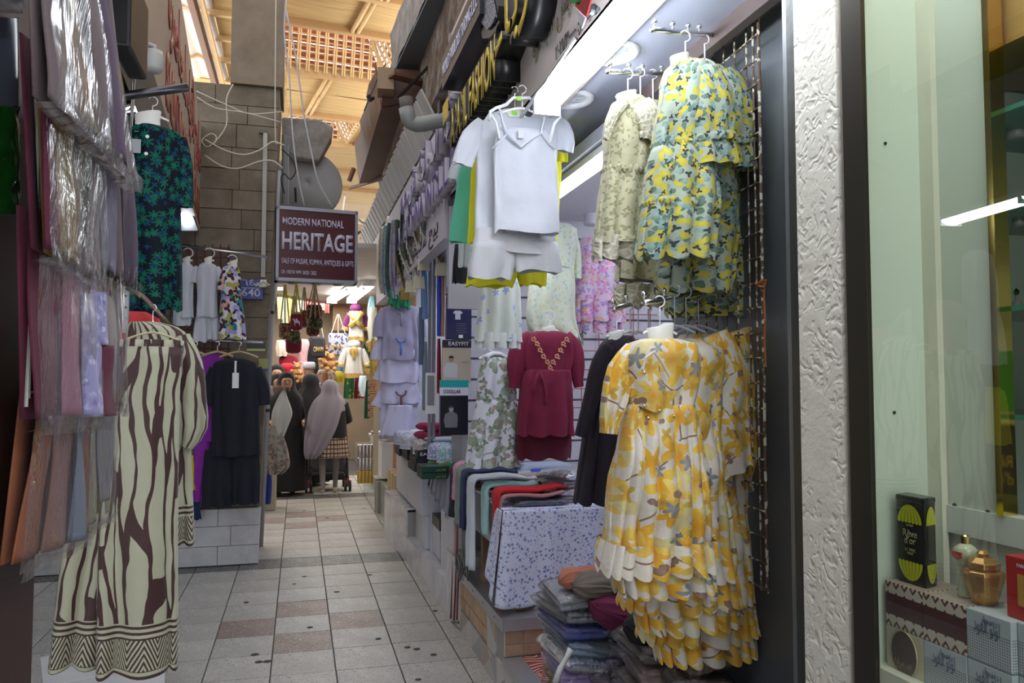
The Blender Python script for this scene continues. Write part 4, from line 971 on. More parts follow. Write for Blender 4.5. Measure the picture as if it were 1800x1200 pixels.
# ---- printed fabrics
LEMON = printed('lemon_print', (.36, .43, .34), [(50, .60, 1, (.06, .13, .08), (.14, .22, .16), .4), (42, .6, 2, (.10, .22, .20), (.30, .42, .38), .5), (29, .52, 2, (.46, .38, .02), (.58, .52, .07), .12), (36, .30, 3, (.02, .03, .03), (.04, .05, .05), .3)])
BEIGE = printed('beige_sprig_print', (.50, .48, .32), [(48, .42, 3, (.24, .27, .13), (.32, .32, .18), .35), (60, .3, 2, (.35, .30, .17), (.3, .27, .15), .5)], rough=.9)
LACE = NT('cream_lace'); uv = LACE.coord('UV'); LACE.set(LACE.mix(LACE.math('GREATER_THAN', LACE.vor(uv, 60, 'DISTANCE_TO_EDGE', dim='2D'), .12), (.66, .64, .52), (.46, .44, .33)), .9); LACE.bump(LACE.vor(uv, 90), .5, .006); LACE = LACE.m
YFL = printed('yellow_floral_chiffon', (.66, .61, .52), [
    (8, .42, 3, (.58, .50, .22), (.66, .58, .30), .35), (11, .50, 5, (.80, .56, .06), (.66, .30, .01), .12), (9.5, .44, 6, (.80, .66, .16), (.62, .30, .02), .25),
    (12, .30, 4, (.62, .50, .08), (.52, .26, .02), .25), (10.5, .24, 5, (.17, .19, .21), (.30, .31, .30), .45), (14, .2, 2, (.20, .12, .09), (.30, .2, .14), .55)], rough=.6, twigs=(6, .012, (.24, .15, .10)))
# lemon dresses (three on the arm)
def lemon(label, Y, dx, dy, seed, sleeve=True, long=0):
    f = lambda rows: [(y+dy+long*(i/len(rows)), a+dx, b_+dx) for i, (y, a, b_) in enumerate(rows)]
    pr = [('bodice', 'l', f([(112, 1192, 1238), (122, 1176, 1262), (150, 1165, 1266), (200, 1158, 1262), (258, 1152, 1250)]), LEMON, dict(dep=.06, folds=6, amp=.008, seed=seed, wr=.012)),
          ('skirt', 'l', f([(256, 1152, 1250), (275, 1146, 1254), (340, 1135, 1254), (400, 1126, 1252), (456, 1120, 1242)]), LEMON, dict(dep=.075, folds=10, amp=.02, seed=seed+1, hem=.012, n=96, wr=.01)),
          ('waist_frill', 'r', (258+dy, 1151+dx, 1250+dx), LEMON, dict(dep=.065, r=7, amp=.006, k=30, seed=seed)),
          ('skirt_frill', 'r', (362+dy+long*.5, 1131+dx, 1253+dx), LEMON, dict(dep=.085, r=5, amp=.005, k=34, seed=seed+2))]
    if sleeve:
        pr += [('sleeve', 's', [(1236+dx, 116+dy, 20), (1252+dx, 160+dy, 36), (1250+dx, 215+dy, 42), (1252+dx, 245+dy, 34), (1256+dx, 266+dy, 38), (1258+dx, 290+dy, 40)], LEMON, dict(flat=.5, dy=-.05, amp=.014, seed=seed, folds=7)),
               ('sleeve_frill', 's', [(1254+dx, 236+dy, 36), (1255+dx, 242+dy, 40), (1256+dx, 250+dy, 36)], LEMON, dict(flat=.6, dy=-.05, amp=.01, folds=14, n=60, seed=seed, step=.01))]
    return garment('child_dress', label, 'dress', Y, pr, 'lemon print dresses on the upper arm')
lemon('foremost lemon and green print frilled dress on the upper arm', YGD-.1, 0, 0, 1)
lemon('second lemon and green print dress, hanging lower behind the foremost', YGD+.05, 34, 8, 4, True, 62)
lemon('rearmost lemon and green print dress, longest at the right', YGD+.17, 56, 14, 7, False, 105)
def beige(label, Y, dx, dy, seed, long=0):
    f = lambda rows: [(y+dy+long*(i/len(rows)), a+dx, b_+dx) for i, (y, a, b_) in enumerate(rows)]
    return garment('child_dress', label, 'dress', Y, [
        ('bodice', 'l', f([(172, 1096, 1135), (184, 1078, 1150), (210, 1068, 1152), (250, 1064, 1142), (302, 1060, 1136)]), BEIGE, dict(dep=.06, folds=6, amp=.006, seed=seed, wr=.01)),
        ('skirt', 'l', f([(300, 1060, 1136), (330, 1056, 1136), (390, 1050, 1132), (430, 1047, 1128)]), BEIGE, dict(dep=.07, folds=8, amp=.02, seed=seed+1, wr=.01)),
        ('lace_hem', 'l', [(y+dy+long, a+dx, b_+dx, 1) for y, a, b_ in ((420, 1047, 1129), (440, 1045, 1128), (456, 1044, 1127))], LACE, dict(dep=.078, folds=9, amp=.02, seed=seed+1, hem=.012, captop=False)),
        ('waist_frill', 'r', (302+dy, 1060+dx, 1136+dx), BEIGE, dict(dep=.062, r=6, amp=.006, k=30, seed=seed)),
        ('collar_frill', 's', [(1100+dx, 178+dy, 9), (1084+dx, 196+dy, 8), (1070+dx, 222+dy, 8), (1064+dx, 245+dy, 5)], LACE, dict(flat=.7, dy=-.05, amp=.006, folds=9, seed=seed)),
        ('sleeve', 's', [(1128+dx, 178+dy, 16), (1140+dx, 200+dy, 24), (1146+dx, 225+dy, 22), (1140+dx, 248+dy, 16)], LACE, dict(flat=.5, dy=-.05, amp=.012, folds=8, seed=seed))], 'beige sprig dresses on the second arm')
beige('foremost beige sprig print dress with a lace hem', YBD-.08, 0, 0, 2)
beige('rear beige sprig print dress, hanging lower behind the foremost', YBD+.1, 38, 10, 5, 72)
# yellow floral dresses
def yellow(label, Y, dx, dy, seed, sl, long=0, bod=True):
    f = lambda rows: [(y+dy+long*(i/len(rows)), a+dx, b_+dx) for i, (y, a, b_) in enumerate(rows)]
    pr = [('bodice', 'l', f([(596, 1128, 1190), (604, 1106, 1222), (630, 1100, 1226), (670, 1103, 1220), (716, 1106, 1214)]), YFL, dict(dep=.072, folds=9, amp=.006, seed=seed, wr=.010)),
          ('skirt', 'l', f([(710, 1105, 1215), (724, 1100, 1218), (790, 1088, 1226), (860, 1076, 1234), (930, 1066, 1240), (960, 1062, 1242)]), YFL, dict(dep=.085, folds=17, amp=.017, seed=seed+1, hem=.005, n=160, wr=.012)),
          ('hem_flounce', 'l', [(y+dy+long, a+dx, b_+dx, q) for y, a, b_, q in ((945, 1064, 1242, .6), (965, 1058, 1246, 1.1), (995, 1052, 1250, 1.3))], YFL, dict(dep=.095, folds=21, amp=.015, seed=seed+2, hem=.007, n=200, captop=False, wr=.012)),
          ('hem_lining', 'l', [(y+dy+long, a+dx, b_+dx, q) for y, a, b_, q in ((960, 1080, 1240, .6), (1000, 1078, 1246, 1.1), (1032, 1082, 1250, 1.4))], YFL, dict(dep=.075, folds=19, amp=.013, seed=seed+5, hem=.007, n=200, captop=False))]
    for s in sl: pr.append(('sleeve', 's', s, YFL, dict(flat=.45, amp=.016, folds=6, seed=seed+3, n=40)))
    return garment('child_dress', label, 'dress', Y, pr, 'yellow floral dresses on the lower right arm')
y1 = yellow('foremost yellow floral chiffon dress with pale neck form', YYD-.08, 0, 0, 11, [[(1112, 610, 12), (1092, 650, 22), (1082, 700, 22), (1072, 740, 15), (1070, 762, 12)]])
sv = [(1256, 586, 22), (1270, 640, 40), (1262, 720, 52), (1262, 790, 56), (1275, 835, 48)]
yellow('second yellow floral dress with a wide sleeve, behind the foremost', YYD+.06, 40, 0, 21, [sv], 62)
sv = [(1298, 580, 24), (1318, 650, 36), (1326, 730, 46), (1332, 800, 44), (1344, 850, 30), (1350, 862, 20)]
yellow('rearmost yellow floral dress, longest with its sleeve pushed furthest right', YYD+.16, 72, -8, 31, [sv], 125)
for x, y in ((1133, 655), (1133, 714), (1140, 735), (1160, 722), (1185, 732)): MB().lathe(P(x, y, Y=YYD-.17), [(.001, -.003), (.004, 0), (.001, .003)], 8, 'Y').build('bead', mat('bead_gold', (.5, .4, .2), .3, .6), y1)
MB().tube([P(x, y, Y=YYD-.165) for x, y in ((1150, 618), (1136, 628), (1130, 648), (1134, 655))], .0035, 6).tube([P(x, y, Y=YYD-.165) for x, y in ((1150, 618), (1166, 640), (1178, 662))], .0035, 6).build('neck_tie', YFL, y1)
def neckform(t, x0, y0, x1, y1_, Y, w0=1.0):
    c = P((x0+x1)/2, y1_, Y=Y); top = P((x0+x1)/2, y0, Y=Y); hw = (P(x1, y1_, Y=Y)-P(x0, y1_, Y=Y)).length/2; h = top.z-c.z; rings = []
    for f, a in ((0, 1.1), (.25, .92), (.6, .88), (.97, .95), (1, .9), (1.0, .3)):
        rings.append([c+Vector((hw*a*math.cos(q), hw*a*.6*math.sin(q), h*f+.12*h*f*math.cos(q))) for q in [2*PI*i/24 for i in range(24)]])
    MB().rings(rings, cap=(True, True)).build('neck_form', PINKPL, t, smooth=True)
def nhanger(x, yh, box, Y, label, m=PLASTIC, hw=30):
    t = hanger(x, yh, box[1]+4, hw, Y, label, m=m, neck=False, hook=m, hh=20); neckform(t, *box, Y); return t
nhanger(1160, 520, (1136, 572, 1186, 618), YYD-.09, 'white hanger with neck form in the foremost yellow floral dress')
nhanger(1205, 54, (1178, 96, 1212, 138), YGD-.1, 'hanger with neck form in the foremost lemon print dress', hw=22)
nhanger(1104, 120, (1083, 162, 1120, 204), YBD-.08, 'hanger with neck form in the foremost beige dress', hw=22)
for i, x in enumerate((1186, 1206, 1228)): hanger(x, 500+i*2, 572, 36, YYD-.0+i*.05, ['first grey hanger after the white one over the yellow dresses', 'middle one of the three grey hangers over the yellow dresses', 'rearmost grey hanger over the yellow dresses, next to the grid'][i], m=mat('hanger_grey', (.34, .36, .40), .4), neck=False, hook=mat('hanger_grey', (.34, .36, .40), .4), hh=22)
for i, x in enumerate((1126, 1148, 1239)): hanger(x, (118, 122, 60)[i], (190, 186, 104)[i], 16, (YBD, YBD+.1, YGD+.05)[i], ['white hanger behind the foremost beige dress', 'rear white hanger among the beige dresses', 'white hanger in the second lemon print dress'][i], neck=False, hook=PLASTIC, hh=18)
for i, x in enumerate((1108, 1122, 1140)): hanger(x, 530, 582, 12, 2.1+i*.05, ['leftmost of three empty white hangers over the velvet coat', 'middle of three empty white hangers over the velvet coat', 'rightmost of three empty white hangers over the velvet coat'][i], neck=False, hook=PLASTIC, hh=14)

# ---- deeper in the shop
VEL = cloth('black_velvet', (.010, .005, .012), sheen=.05)
vc = garment('velvet_coat', 'long black velvet coat hanging left of the yellow floral dresses', 'coat', 2.9, [
    ('body', 'l', [(590, 1072, 1112), (604, 1058, 1118), (650, 1042, 1118), (720, 1034, 1114), (800, 1022, 1108), (882, 1011, 1102)], VEL, dict(dep=.09, folds=8, amp=.02, seed=3)),
    ('sleeve', 's', [(1070, 606, 10), (1054, 640, 14), (1040, 700, 13), (1022, 768, 11)], VEL, dict(flat=.8, dy=-.08)),
    ('belt', 'r', (706, 1036, 1114), VEL, dict(dep=.095, r=5, k=6))])
nhanger(1084, 546, (1068, 582, 1098, 604), 2.88, 'hanger with neck form in the black velvet coat', hw=18)
MAR = cloth('maroon_cotton', (.20, .008, .045)); MARD = cloth('maroon_dark', (.10, .004, .02))
YM = 3.95
md = garment('embroidered_dress', 'maroon girls dress with embroidered yoke and tied waist', 'dress', YM, [
    ('bodice', 'l', [(582, 944, 984), (588, 928, 1000), (610, 918, 1008), (640, 918, 1005), (652, 922, 1000)], MAR, dict(dep=.07, folds=6, amp=.006, seed=1, wr=.008)),
    ('skirt', 'l', [(650, 922, 1000), (665, 916, 1003), (710, 912, 1005), (764, 909, 1006)], MAR, dict(dep=.09, folds=9, amp=.02, seed=2, wr=.008)),
    ('trousers', 'l', [(755, 908, 1004), (785, 908, 1004), (806, 910, 1002)], MARD, dict(dep=.06, folds=7, amp=.02, seed=3, dy=.04)),
    ('belt', 'r', (654, 922, 1000), MAR, dict(dep=.075, r=5, k=12, amp=.004)),
    ('sleeve', 's', [(934, 590, 11), (914, 612, 16), (908, 645, 16), (905, 668, 10), (904, 682, 9)], MAR, dict(flat=.7)),
    ('sleeve', 's', [(994, 590, 11), (1010, 612, 14), (1014, 645, 14), (1016, 668, 9), (1018, 680, 8)], MAR, dict(flat=.7))])
em_ = MB(); em3 = MB()
for i, (x, y) in enumerate(((944, 604), (949, 615), (955, 626), (962, 636), (990, 604), (985, 615), (979, 626), (972, 636), (967, 646), (938, 596), (996, 596))):
    c = P(x, y, Y=YM-.083)
    for q in range(5): em_.lathe(c+Vector((.009*math.cos(q*1.26), 0, .009*math.sin(q*1.26))), [(.0055, -.002), (.003, -.004)], 6, 'Y')
    em3.lathe(c+Vector((.012, 0, -.012)), [(.004, -.003), (.002, -.004)], 6, 'Y')
em_.build('embroidery', mat('peach_thread', (.72, .34, .2), .8), md); em3.build('embroidery', mat('cream_thread', (.7, .6, .45), .8), md)
MB().tube([P(x, y, Y=YM-.11) for x, y in ((948, 654), (956, 670), (960, 695), (958, 712))], .008, 6).tube([P(x, y, Y=YM-.11) for x, y in ((946, 655), (942, 668), (938, 682), (939, 690))], .008, 6).build('sash_end', MAR, md, smooth=True)
nhanger(966, 546, (950, 574, 976, 590), YM-.02, 'hanger with neck form in the maroon dress', hw=20)
LEAF = printed('green_leaf_print', (.66, .67, .76), [(9, .52, 2, (.16, .22, .13), (.32, .38, .28), .2), (13, .48, 3, (.30, .36, .28), (.42, .47, .42), .3), (17, .40, 2, (.26, .21, .17), (.38, .32, .28), .5), (20, .42, 3, (.12, .17, .10), (.22, .28, .2), .5)], twigs=(8, .02, (.2, .26, .16)))
garment('maxi_dress', 'long white dress with green palm leaf print beside the maroon dress', 'dress', 4.1, [
    ('bodice', 'l', [(628, 852, 894), (640, 846, 902), (670, 840, 906), (704, 838, 906)], LEAF, dict(dep=.08, folds=7, amp=.012, seed=4)),
    ('skirt', 'l', [(702, 838, 906), (730, 832, 910), (780, 822, 910), (818, 816, 908)], LEAF, dict(dep=.10, folds=10, amp=.028, seed=5)),
    ('collar_frill', 's', [(852, 632, 7), (868, 624, 7), (886, 628, 6), (896, 640, 6)], LEAF, dict(flat=.9, dy=-.03, folds=9))])
nhanger(856, 612, (846, 622, 866, 642), 4.08, 'hanger with neck form in the leaf print maxi dress', hw=14)
BLF = printed('blue_daisy_print', (.68, .72, .70), [(15, .26, 5, (.20, .30, .68), (.36, .45, .75), .3)]); 
garment('child_dress', 'white tiered dress with small blue daisies under the yellow shorts', 'dress', 3.6, [
    ('skirt', 'l', [(478, 852, 905), (500, 846, 912), (540, 842, 914), (585, 836, 915), (600, 834, 916)], BLF, dict(dep=.08, folds=9, amp=.022, seed=2)),
    ('lace_hem', 'l', [(586, 838, 912, 1), (612, 836, 912, 1)], mat('white_lace', (.75, .78, .82), .8, bsc=80, bst=.6), dict(dep=.085, folds=11, amp=.022, seed=2, captop=False)),
    ('bodice', 'l', [(440, 862, 900), (460, 856, 904), (482, 852, 905)], BLF, dict(dep=.06, seed=6))])
PGR = printed('pale_green_sprig', (.68, .74, .62), [(30, .3, 4, (.40, .52, .50), (.5, .6, .6), .3), (24, .3, 5, (.66, .62, .22), (.72, .72, .4), .4)])
garment('child_dress', 'pale green sprig dress with gathered hem above the maroon dress', 'dress', 4.3, [
    ('bodice', 'l', [(394, 955, 1000), (402, 944, 1012), (440, 940, 1010), (470, 940, 1006)], PGR, dict(dep=.08, folds=6, amp=.01, seed=7)),
    ('skirt', 'l', [(468, 940, 1006), (500, 932, 1008), (550, 926, 1008), (582, 930, 1014), (592, 938, 1018)], PGR, dict(dep=.1, folds=8, amp=.026, seed=8, hem=.03)),
    ('sleeve', 's', [(1002, 404, 9), (1012, 440, 9), (1014, 490, 8)], PGR, dict(flat=.8))])
garment('child_dress', 'pale green sprig dress showing only its hem behind the first', 'dress', 4.5, [('skirt', 'l', [(500, 968, 1018), (560, 966, 1022), (606, 970, 1024)], PGR, dict(dep=.05, folds=8, amp=.02, seed=9))])
PNK = printed('pink_floral', (.70, .56, .74), [(18, .48, 4, (.70, .12, .50), (.76, .40, .66), .15), (24, .36, 5, (.74, .26, .10), (.80, .5, .4), .4), (22, .34, 3, (.22, .22, .62), (.4, .4, .7), .45)])
garment('child_dress', 'tiered pink floral dress hanging by the slatted back wall', 'dress', 4.4, [
    ('bodice', 'l', [(420, 1022, 1072), (434, 1014, 1084), (470, 1010, 1090)], PNK, dict(dep=.07, seed=1)),
    ('skirt', 'l', [(468, 1010, 1090), (500, 1006, 1092), (530, 1004, 1094)], PNK, dict(dep=.09, folds=8, amp=.02, seed=2)),
    ('hem_flounce', 'l', [(522, 1006, 1092, 1), (545, 1002, 1094, 1.2), (565, 1004, 1096, 1.3)], PNK, dict(dep=.1, folds=12, amp=.024, seed=3, captop=False, hem=.012)),
    ('hem_lining', 'l', [(550, 1008, 1094, 1), (585, 1012, 1094, 1.3)], PNK, dict(dep=.09, folds=12, amp=.02, seed=4, captop=False, hem=.012))])
# red grid and bottles on the slatted wall
rg_ = thing('red_wire_grid', 'red wire grid fixed over the white slats of the back wall', 'grid panel', (1.9, SY-.05, 1.2)); RDW = mat('red_wire', (.45, .12, .14), .5)
for i in range(7): MB().tube([(1.62+i*.13, SY-.05, 1.3), (1.62+i*.13, SY-.05, 2.44)], .0035, 5).build('wire', RDW, rg_)
for i in range(9): MB().tube([(1.55, SY-.055, 1.32+i*.13), (2.45, SY-.055, 1.32+i*.13)], .0035, 5).build('wire', RDW, rg_)
rod('wall_bracket', 'dark bracket sticking out of the red wire grid', P(985, 362, Y=SY-.08), P(1030, 368, Y=SY-.05), .012, DARKMETAL)
bp = thing('plastic_bundle', 'clear plastic bottle bundle hanging on the slatted back wall', 'bundle', P(1040, 380, Y=4.9)); m = MB()
m.lathe(P(1040, 372, Y=4.9), [(.05, -.09), (.055, -.07), (.048, -.05), (.055, -.02), (.05, 0), (.055, .05), (.035, .09), (.015, .14), (.02, .2)], 12); m.build('body', mat('clear_plastic_pale', (.72, .72, .85), .15), bp, smooth=True)
MB().tube([P(1038, 335, Y=4.9), P(1046, 322, Y=4.9)], .03, 6).build('pink_tie', cloth('pink_net', (.7, .45, .5)), bp)
# ================================================================ LEFT SIDE
DKB = mat('dark_red_brown', (.030, .010, .006), .45, var=.25, nsc=2); VDK = mat('near_black_wall', (.012, .011, .012), .8)
MB().bb((-.75, -.6, 0), (-.345, 1.22, 3.4)).build('wall_left', DKB, kind='structure')
MB().bb((-3.1, 1.22, 0), (-3.0, 6.88, 3.4)).build('wall_left_inner', VDK, kind='structure')
MB().bb((-3.1, -1.5, 3.3), (-.9, 6.88, 3.4)).build('ceiling_left', VDK, kind='structure')
MB().bb((-3.0, 1.22, 2.7), (-.95, 6.5, 2.76)).build('ceiling_left_soffit', mat('bluish_soffit', (.16, .19, .21), .5), kind='structure')
MB().bb((-.62, 1.2, 0), (-.36, 1.24, 2.6)).build('trim_14', mat('dark_red_strip', (.10, .008, .012), .4), kind='structure')
spk = thing('loudspeaker', 'black loudspeaker box above the white dome camera', 'speaker', P(225, 40, Y=2.7))
a, b_ = P(190, 78, Y=2.7), P(232, -60, Y=2.7); MB().bb((a.x, 2.7, a.z), (b_.x, 3.0, b_.z)).build('box', BLACK, spk, bevel=.01); MB().bb((a.x+.01, 2.695, a.z+.01), (b_.x-.01, 2.7, b_.z)).build('grille', VDK, spk)
dc_ = thing('security_camera', 'white dome security camera on an elbow bracket at the left shop board', 'camera', P(270, 110, Y=3.2)); c = P(269, 108, Y=3.2); s = PPM(3.2, 269)
MB().lathe(c, [(.001, 22*s), (17*s, 20*s), (19*s, 10*s), (19*s, -14*s), (15*s, -20*s), (.001, -21*s)], 24).build('housing', mat('camera_grey', (.50, .50, .48), .4), dc_, smooth=True)
MB().tube([c+Vector((2*s, 0, 18*s)), c+Vector((2*s, 0, 30*s)), c+Vector((-14*s, 0, 34*s)), c+Vector((-30*s, 0, 34*s))], 5*s, 8).build('elbow', mat('camera_grey', (.50, .50, .48), .4), dc_, smooth=True); MB().lathe(c+Vector((-30*s, 0, 34*s)), [(15*s, -3*s), (15*s, 3*s)], 16, 'X').build('mount', mat('camera_grey', (.50, .50, .48), .4), dc_)
rp_ = thing('pipe_rail', 'thick dark steel pipe holding the dark green leafy shirt', 'rail', P(280, 158, Y=2.95)); MB().tube([P(150, 178, Y=2.95), P(331, 153, Y=2.95)], .0155, 14).build('pipe', mat('gunmetal', (.10, .10, .11), .3, .9), rp_, smooth=True)
MB().lathe(P(332, 153, Y=2.95), [(.0115, 0), (.0115, .0015)], 14, 'X').build('open_end', BLACK, rp_)
tube_lamp('panel_light', 'bright lamp glowing behind the dark pipe rail on the left', P(213, 192, Y=4.2), P(262, 188, Y=4.3), .16, .03, 8)
mm = thing('slim_panel_light', 'glowing slanted lamp below the left shop board by the green sleeve', 'lamp', P(325, 375, Y=6.3))
MB().prism([P(x, y, Y=6.2) for x, y in ((316, 356), (324, 356), (337, 392), (320, 394))], (0, .04, 0)).build('diffuser', glow('panel_glow', (.85, .9, 1), 7), mm)
MB().prism([P(x, y, Y=6.26) for x, y in ((312, 352), (328, 350), (348, 405), (316, 405))], (-.03, .05, 0)).build('housing', GREYPL, mm)
# wire frame edges and posts
fr_ = thing('wire_display_frame', 'white wire display frame behind the bagged shawls', 'grid panel', P(60, 600, X=-.32))
for x0, x1, y0, y1 in ((72, 64, 0, 360), (64, 46, 360, 715), (58, 50, 400, 700)): MB().tube([P(x0, y0, X=-.30), P(x1, y1, X=-.30)], .0022, 6).build('wire', mat('cream_wire', (.42, .42, .38), .5), fr_)
for y in range(395, 720, 42): MB().tube([P(63-(y-380)*.05, y, X=-.30), P(100, y, X=-.30, )], .0016, 5).build('wire', MATS['cream_wire'], fr_)
for x, y1, Y_ in ((243, 260, 3.4), (236, 420, 3.4)): MB().tube([P(x, 60, Y=Y_), P(x-14, y1, Y=Y_)], .004, 6).build('wire', STEEL, fr_)
up = thing('slotted_upright', 'grey slotted steel upright with holes above the zebra trousers', 'upright', P(221, 560, Y=2.6))
MB().bb(P(214, 585, Y=2.6), P(228, 505, Y=2.62)).build('strip', GREYPL, up); h_ = MB()
for y in (520, 540, 560): h_.lathe(P(221, y, Y=2.597), [(.003, 0), (.003, .001)], 8, 'Y')
h_.build('slot_hole', BLACK, up)['kind'] = 'stuff'

# ---- bagged shawls
FILM = film('clear_film', 7, .25); FILM2 = film('clear_film_fine', 16, .28)
def bag(label, quad, X, panels, seed, cat='shawl', bul=.012):
    q = [P(x, y, X=X) for x, y in quad]; TL, TR, BR, BL = q; t = thing('bagged_shawl', label, cat, (TL+TR+BR+BL)/4)
    def pt(u, v, o): p = TL.lerp(TR, u).lerp(BL.lerp(BR, u), v); return p+Vector((o, 0, 0))
    for i, (u0, u1, v0, v1, m, o) in enumerate(panels):
        k = MB(); k.grid(lambda a, b: pt(u0+(u1-u0)*a, v0+(v1-v0)*b, o+.006*mnoise.noise(Vector((a*5*(u1-u0)+seed, b*1.2, i)))*2+.004*math.sin(PI*a)-.004), 18, 20, uvs=((u1-u0)*.3, (v1-v0)*.4))
        k.grid(lambda a, b: pt(u0+(u1-u0)*a, v0+(v1-v0)*b, o-.018), 2, 2)
        k.build('folded_shawl', m, t, smooth=True, thick=.002)
    k = MB(); k.grid(lambda a, b: pt(-.03+1.06*a, -.02+1.05*b, .005+bul*math.sin(PI*min(1, max(0, a)))*.5*min(1, (1-b)*9+.05)*1+.006*mnoise.noise(Vector((a*9+seed, b*3, 2)))-(.02 if b > .985 else 0)), 60, 60)
    k.build('plastic_front', FILM if seed % 2 else FILM2, t, smooth=True)
    k = MB(); k.grid(lambda a, b: pt(-.03+1.06*a, .955+.09*b, .012-.006*b+.003*math.sin(a*22)*b+.004*mnoise.noise(Vector((a*9, b*2, seed)))), 80, 5); k.build('crimped_hem', FILM2, t, smooth=True)
    return t
C = lambda n, c, **k: cloth(n, c, **k)
PAIS = printed('paisley_shawl', (.24, .22, .42), [(26, .5, 3, (.40, .38, .60), (.12, .10, .3), .2), (40, .4, 2, (.5, .48, .6), (.3, .3, .5), .4)])
BURG = C('burgundy_wool', (0.096, 0.009, 0.030)); TANW = C('tan_wool', (0.180, 0.120, 0.066)); MAUV = C('mauve_wool', (0.132, 0.096, 0.102)); OCH = C('ochre_wool', (0.216, 0.132, 0.042)); LIL = C('lilac_wool', (0.180, 0.156, 0.228)); PLUM = C('plum_wool', (.07, .04, .08)); CRM = C('cream_wool', (0.252, 0.222, 0.210))
RST = C('rust_wool', (0.228, 0.072, 0.030)); SALM = C('salmon_wool', (0.240, 0.102, 0.072)); SLAT = C('slate_wool', (.12, .14, .18)); OLVW = C('olive_wool', (.28, .28, .15)); GRN = C('grey_mohair', (.20, .20, .20))
bag('topmost bagged shawl, mauve and brown under shiny plastic', [(85, -120), (160, -120), (236, 328), (95, 180)], -.235, [(0, .25, 0, .97, MAUV, .0), (.22, .45, 0, .97, TANW, .004), (.4, .62, 0, .97, MAUV, .008), (.6, .8, 0, .97, PLUM, .012), (.78, 1, 0, .97, MAUV, .008)], 1)
bag('second bagged shawl from the top, pale ochre and beige folds', [(70, 60), (180, 160), (180, 505), (88, 448)], -.262, [(0, .12, 0, .97, BURG, 0), (.1, .35, 0, .97, OCH, .006), (.33, .7, 0, .97, TANW, .0), (.65, 1, 0, .97, MAUV, .004)], 2)
bag('bagged lilac shawl hanging right beside the ochre one', [(165, 190), (222, 210), (236, 512), (182, 480)], -.262, [(0, .4, 0, .97, LIL, .004), (.38, .7, 0, .97, MAUV, 0), (.68, 1, 0, .97, PLUM, .004)], 3)
bag('bagged burgundy shawl with a blue paisley panel', [(62, 362), (178, 400), (190, 740), (68, 748)], -.285, [(0, .28, 0, .97, BURG, .0), (.26, .55, 0, .97, C('rose_wool', (.34, .13, .20)), .006), (.5, 1, 0, .35, BURG, .006), (.5, .8, .33, .97, PAIS, .010), (.72, 1, .33, .6, PAIS, .008), (.78, 1, .6, .97, BURG, .012)], 4)
bag('bagged cream shawl right of the burgundy one', [(172, 470), (214, 480), (216, 722), (188, 718)], -.285, [(0, .5, 0, .97, CRM, .004), (.48, 1, 0, .97, MAUV, .0)], 5)
bag('lowest bagged shawl, rust orange and grey folds', [(75, 600), (158, 680), (152, 945), (30, 1005)], -.31, [(0, .3, 0, .97, RST, .0), (.28, .62, 0, .97, SALM, .006), (.6, .85, .1, .97, SLAT, .01), (.62, 1, 0, .3, SALM, .008), (.83, 1, 0, .97, RST, .004)], 6)
bag('bagged olive and grey shawl right of the rust one', [(152, 660), (203, 690), (196, 905), (150, 935)], -.31, [(0, .45, 0, .97, OLVW, .0), (.43, .9, 0, .85, GRN, .006), (.8, 1, 0, .97, OLVW, .0)], 7)
gb = thing('green_package', 'dark green plastic wrapped package at the far left edge', 'package', P(5, 300, X=-.34)); k = MB(); k.grid(lambda a, b: P(-30+52*a, 185+190*b, X=-.335)+Vector((.02*math.sin(PI*a)+.004*mnoise.noise(Vector((a*6, b*6, 0))), 0, 0)), 20, 30); k.build('wrap', mat('green_plastic', (.004, .04, .006), .15, bsc=20, bst=.6), gb, smooth=True)
gb = thing('grey_package', 'grey folded package at the top left edge of the picture', 'package', P(5, 60, X=-.34)); k = MB(); k.grid(lambda a, b: P(-30+64*a, -60+80*b, X=-.335)+Vector((.02*math.sin(PI*a)+.004*mnoise.noise(Vector((a*6, b*6, 0))), 0, 0)), 20, 20); k.build('cloth', C('grey_brown_cloth', (.10, .09, .09)), gb, smooth=True)
k = MB(); k.grid(lambda a, b: P(0+26*a, 30+155*b, X=-.338)+Vector((.012*math.sin(PI*a), 0, 0)), 10, 10); k.build('plastic_sleeve', mat('grey_sheen_plastic', (.05, .055, .075), .2), gb, smooth=True)

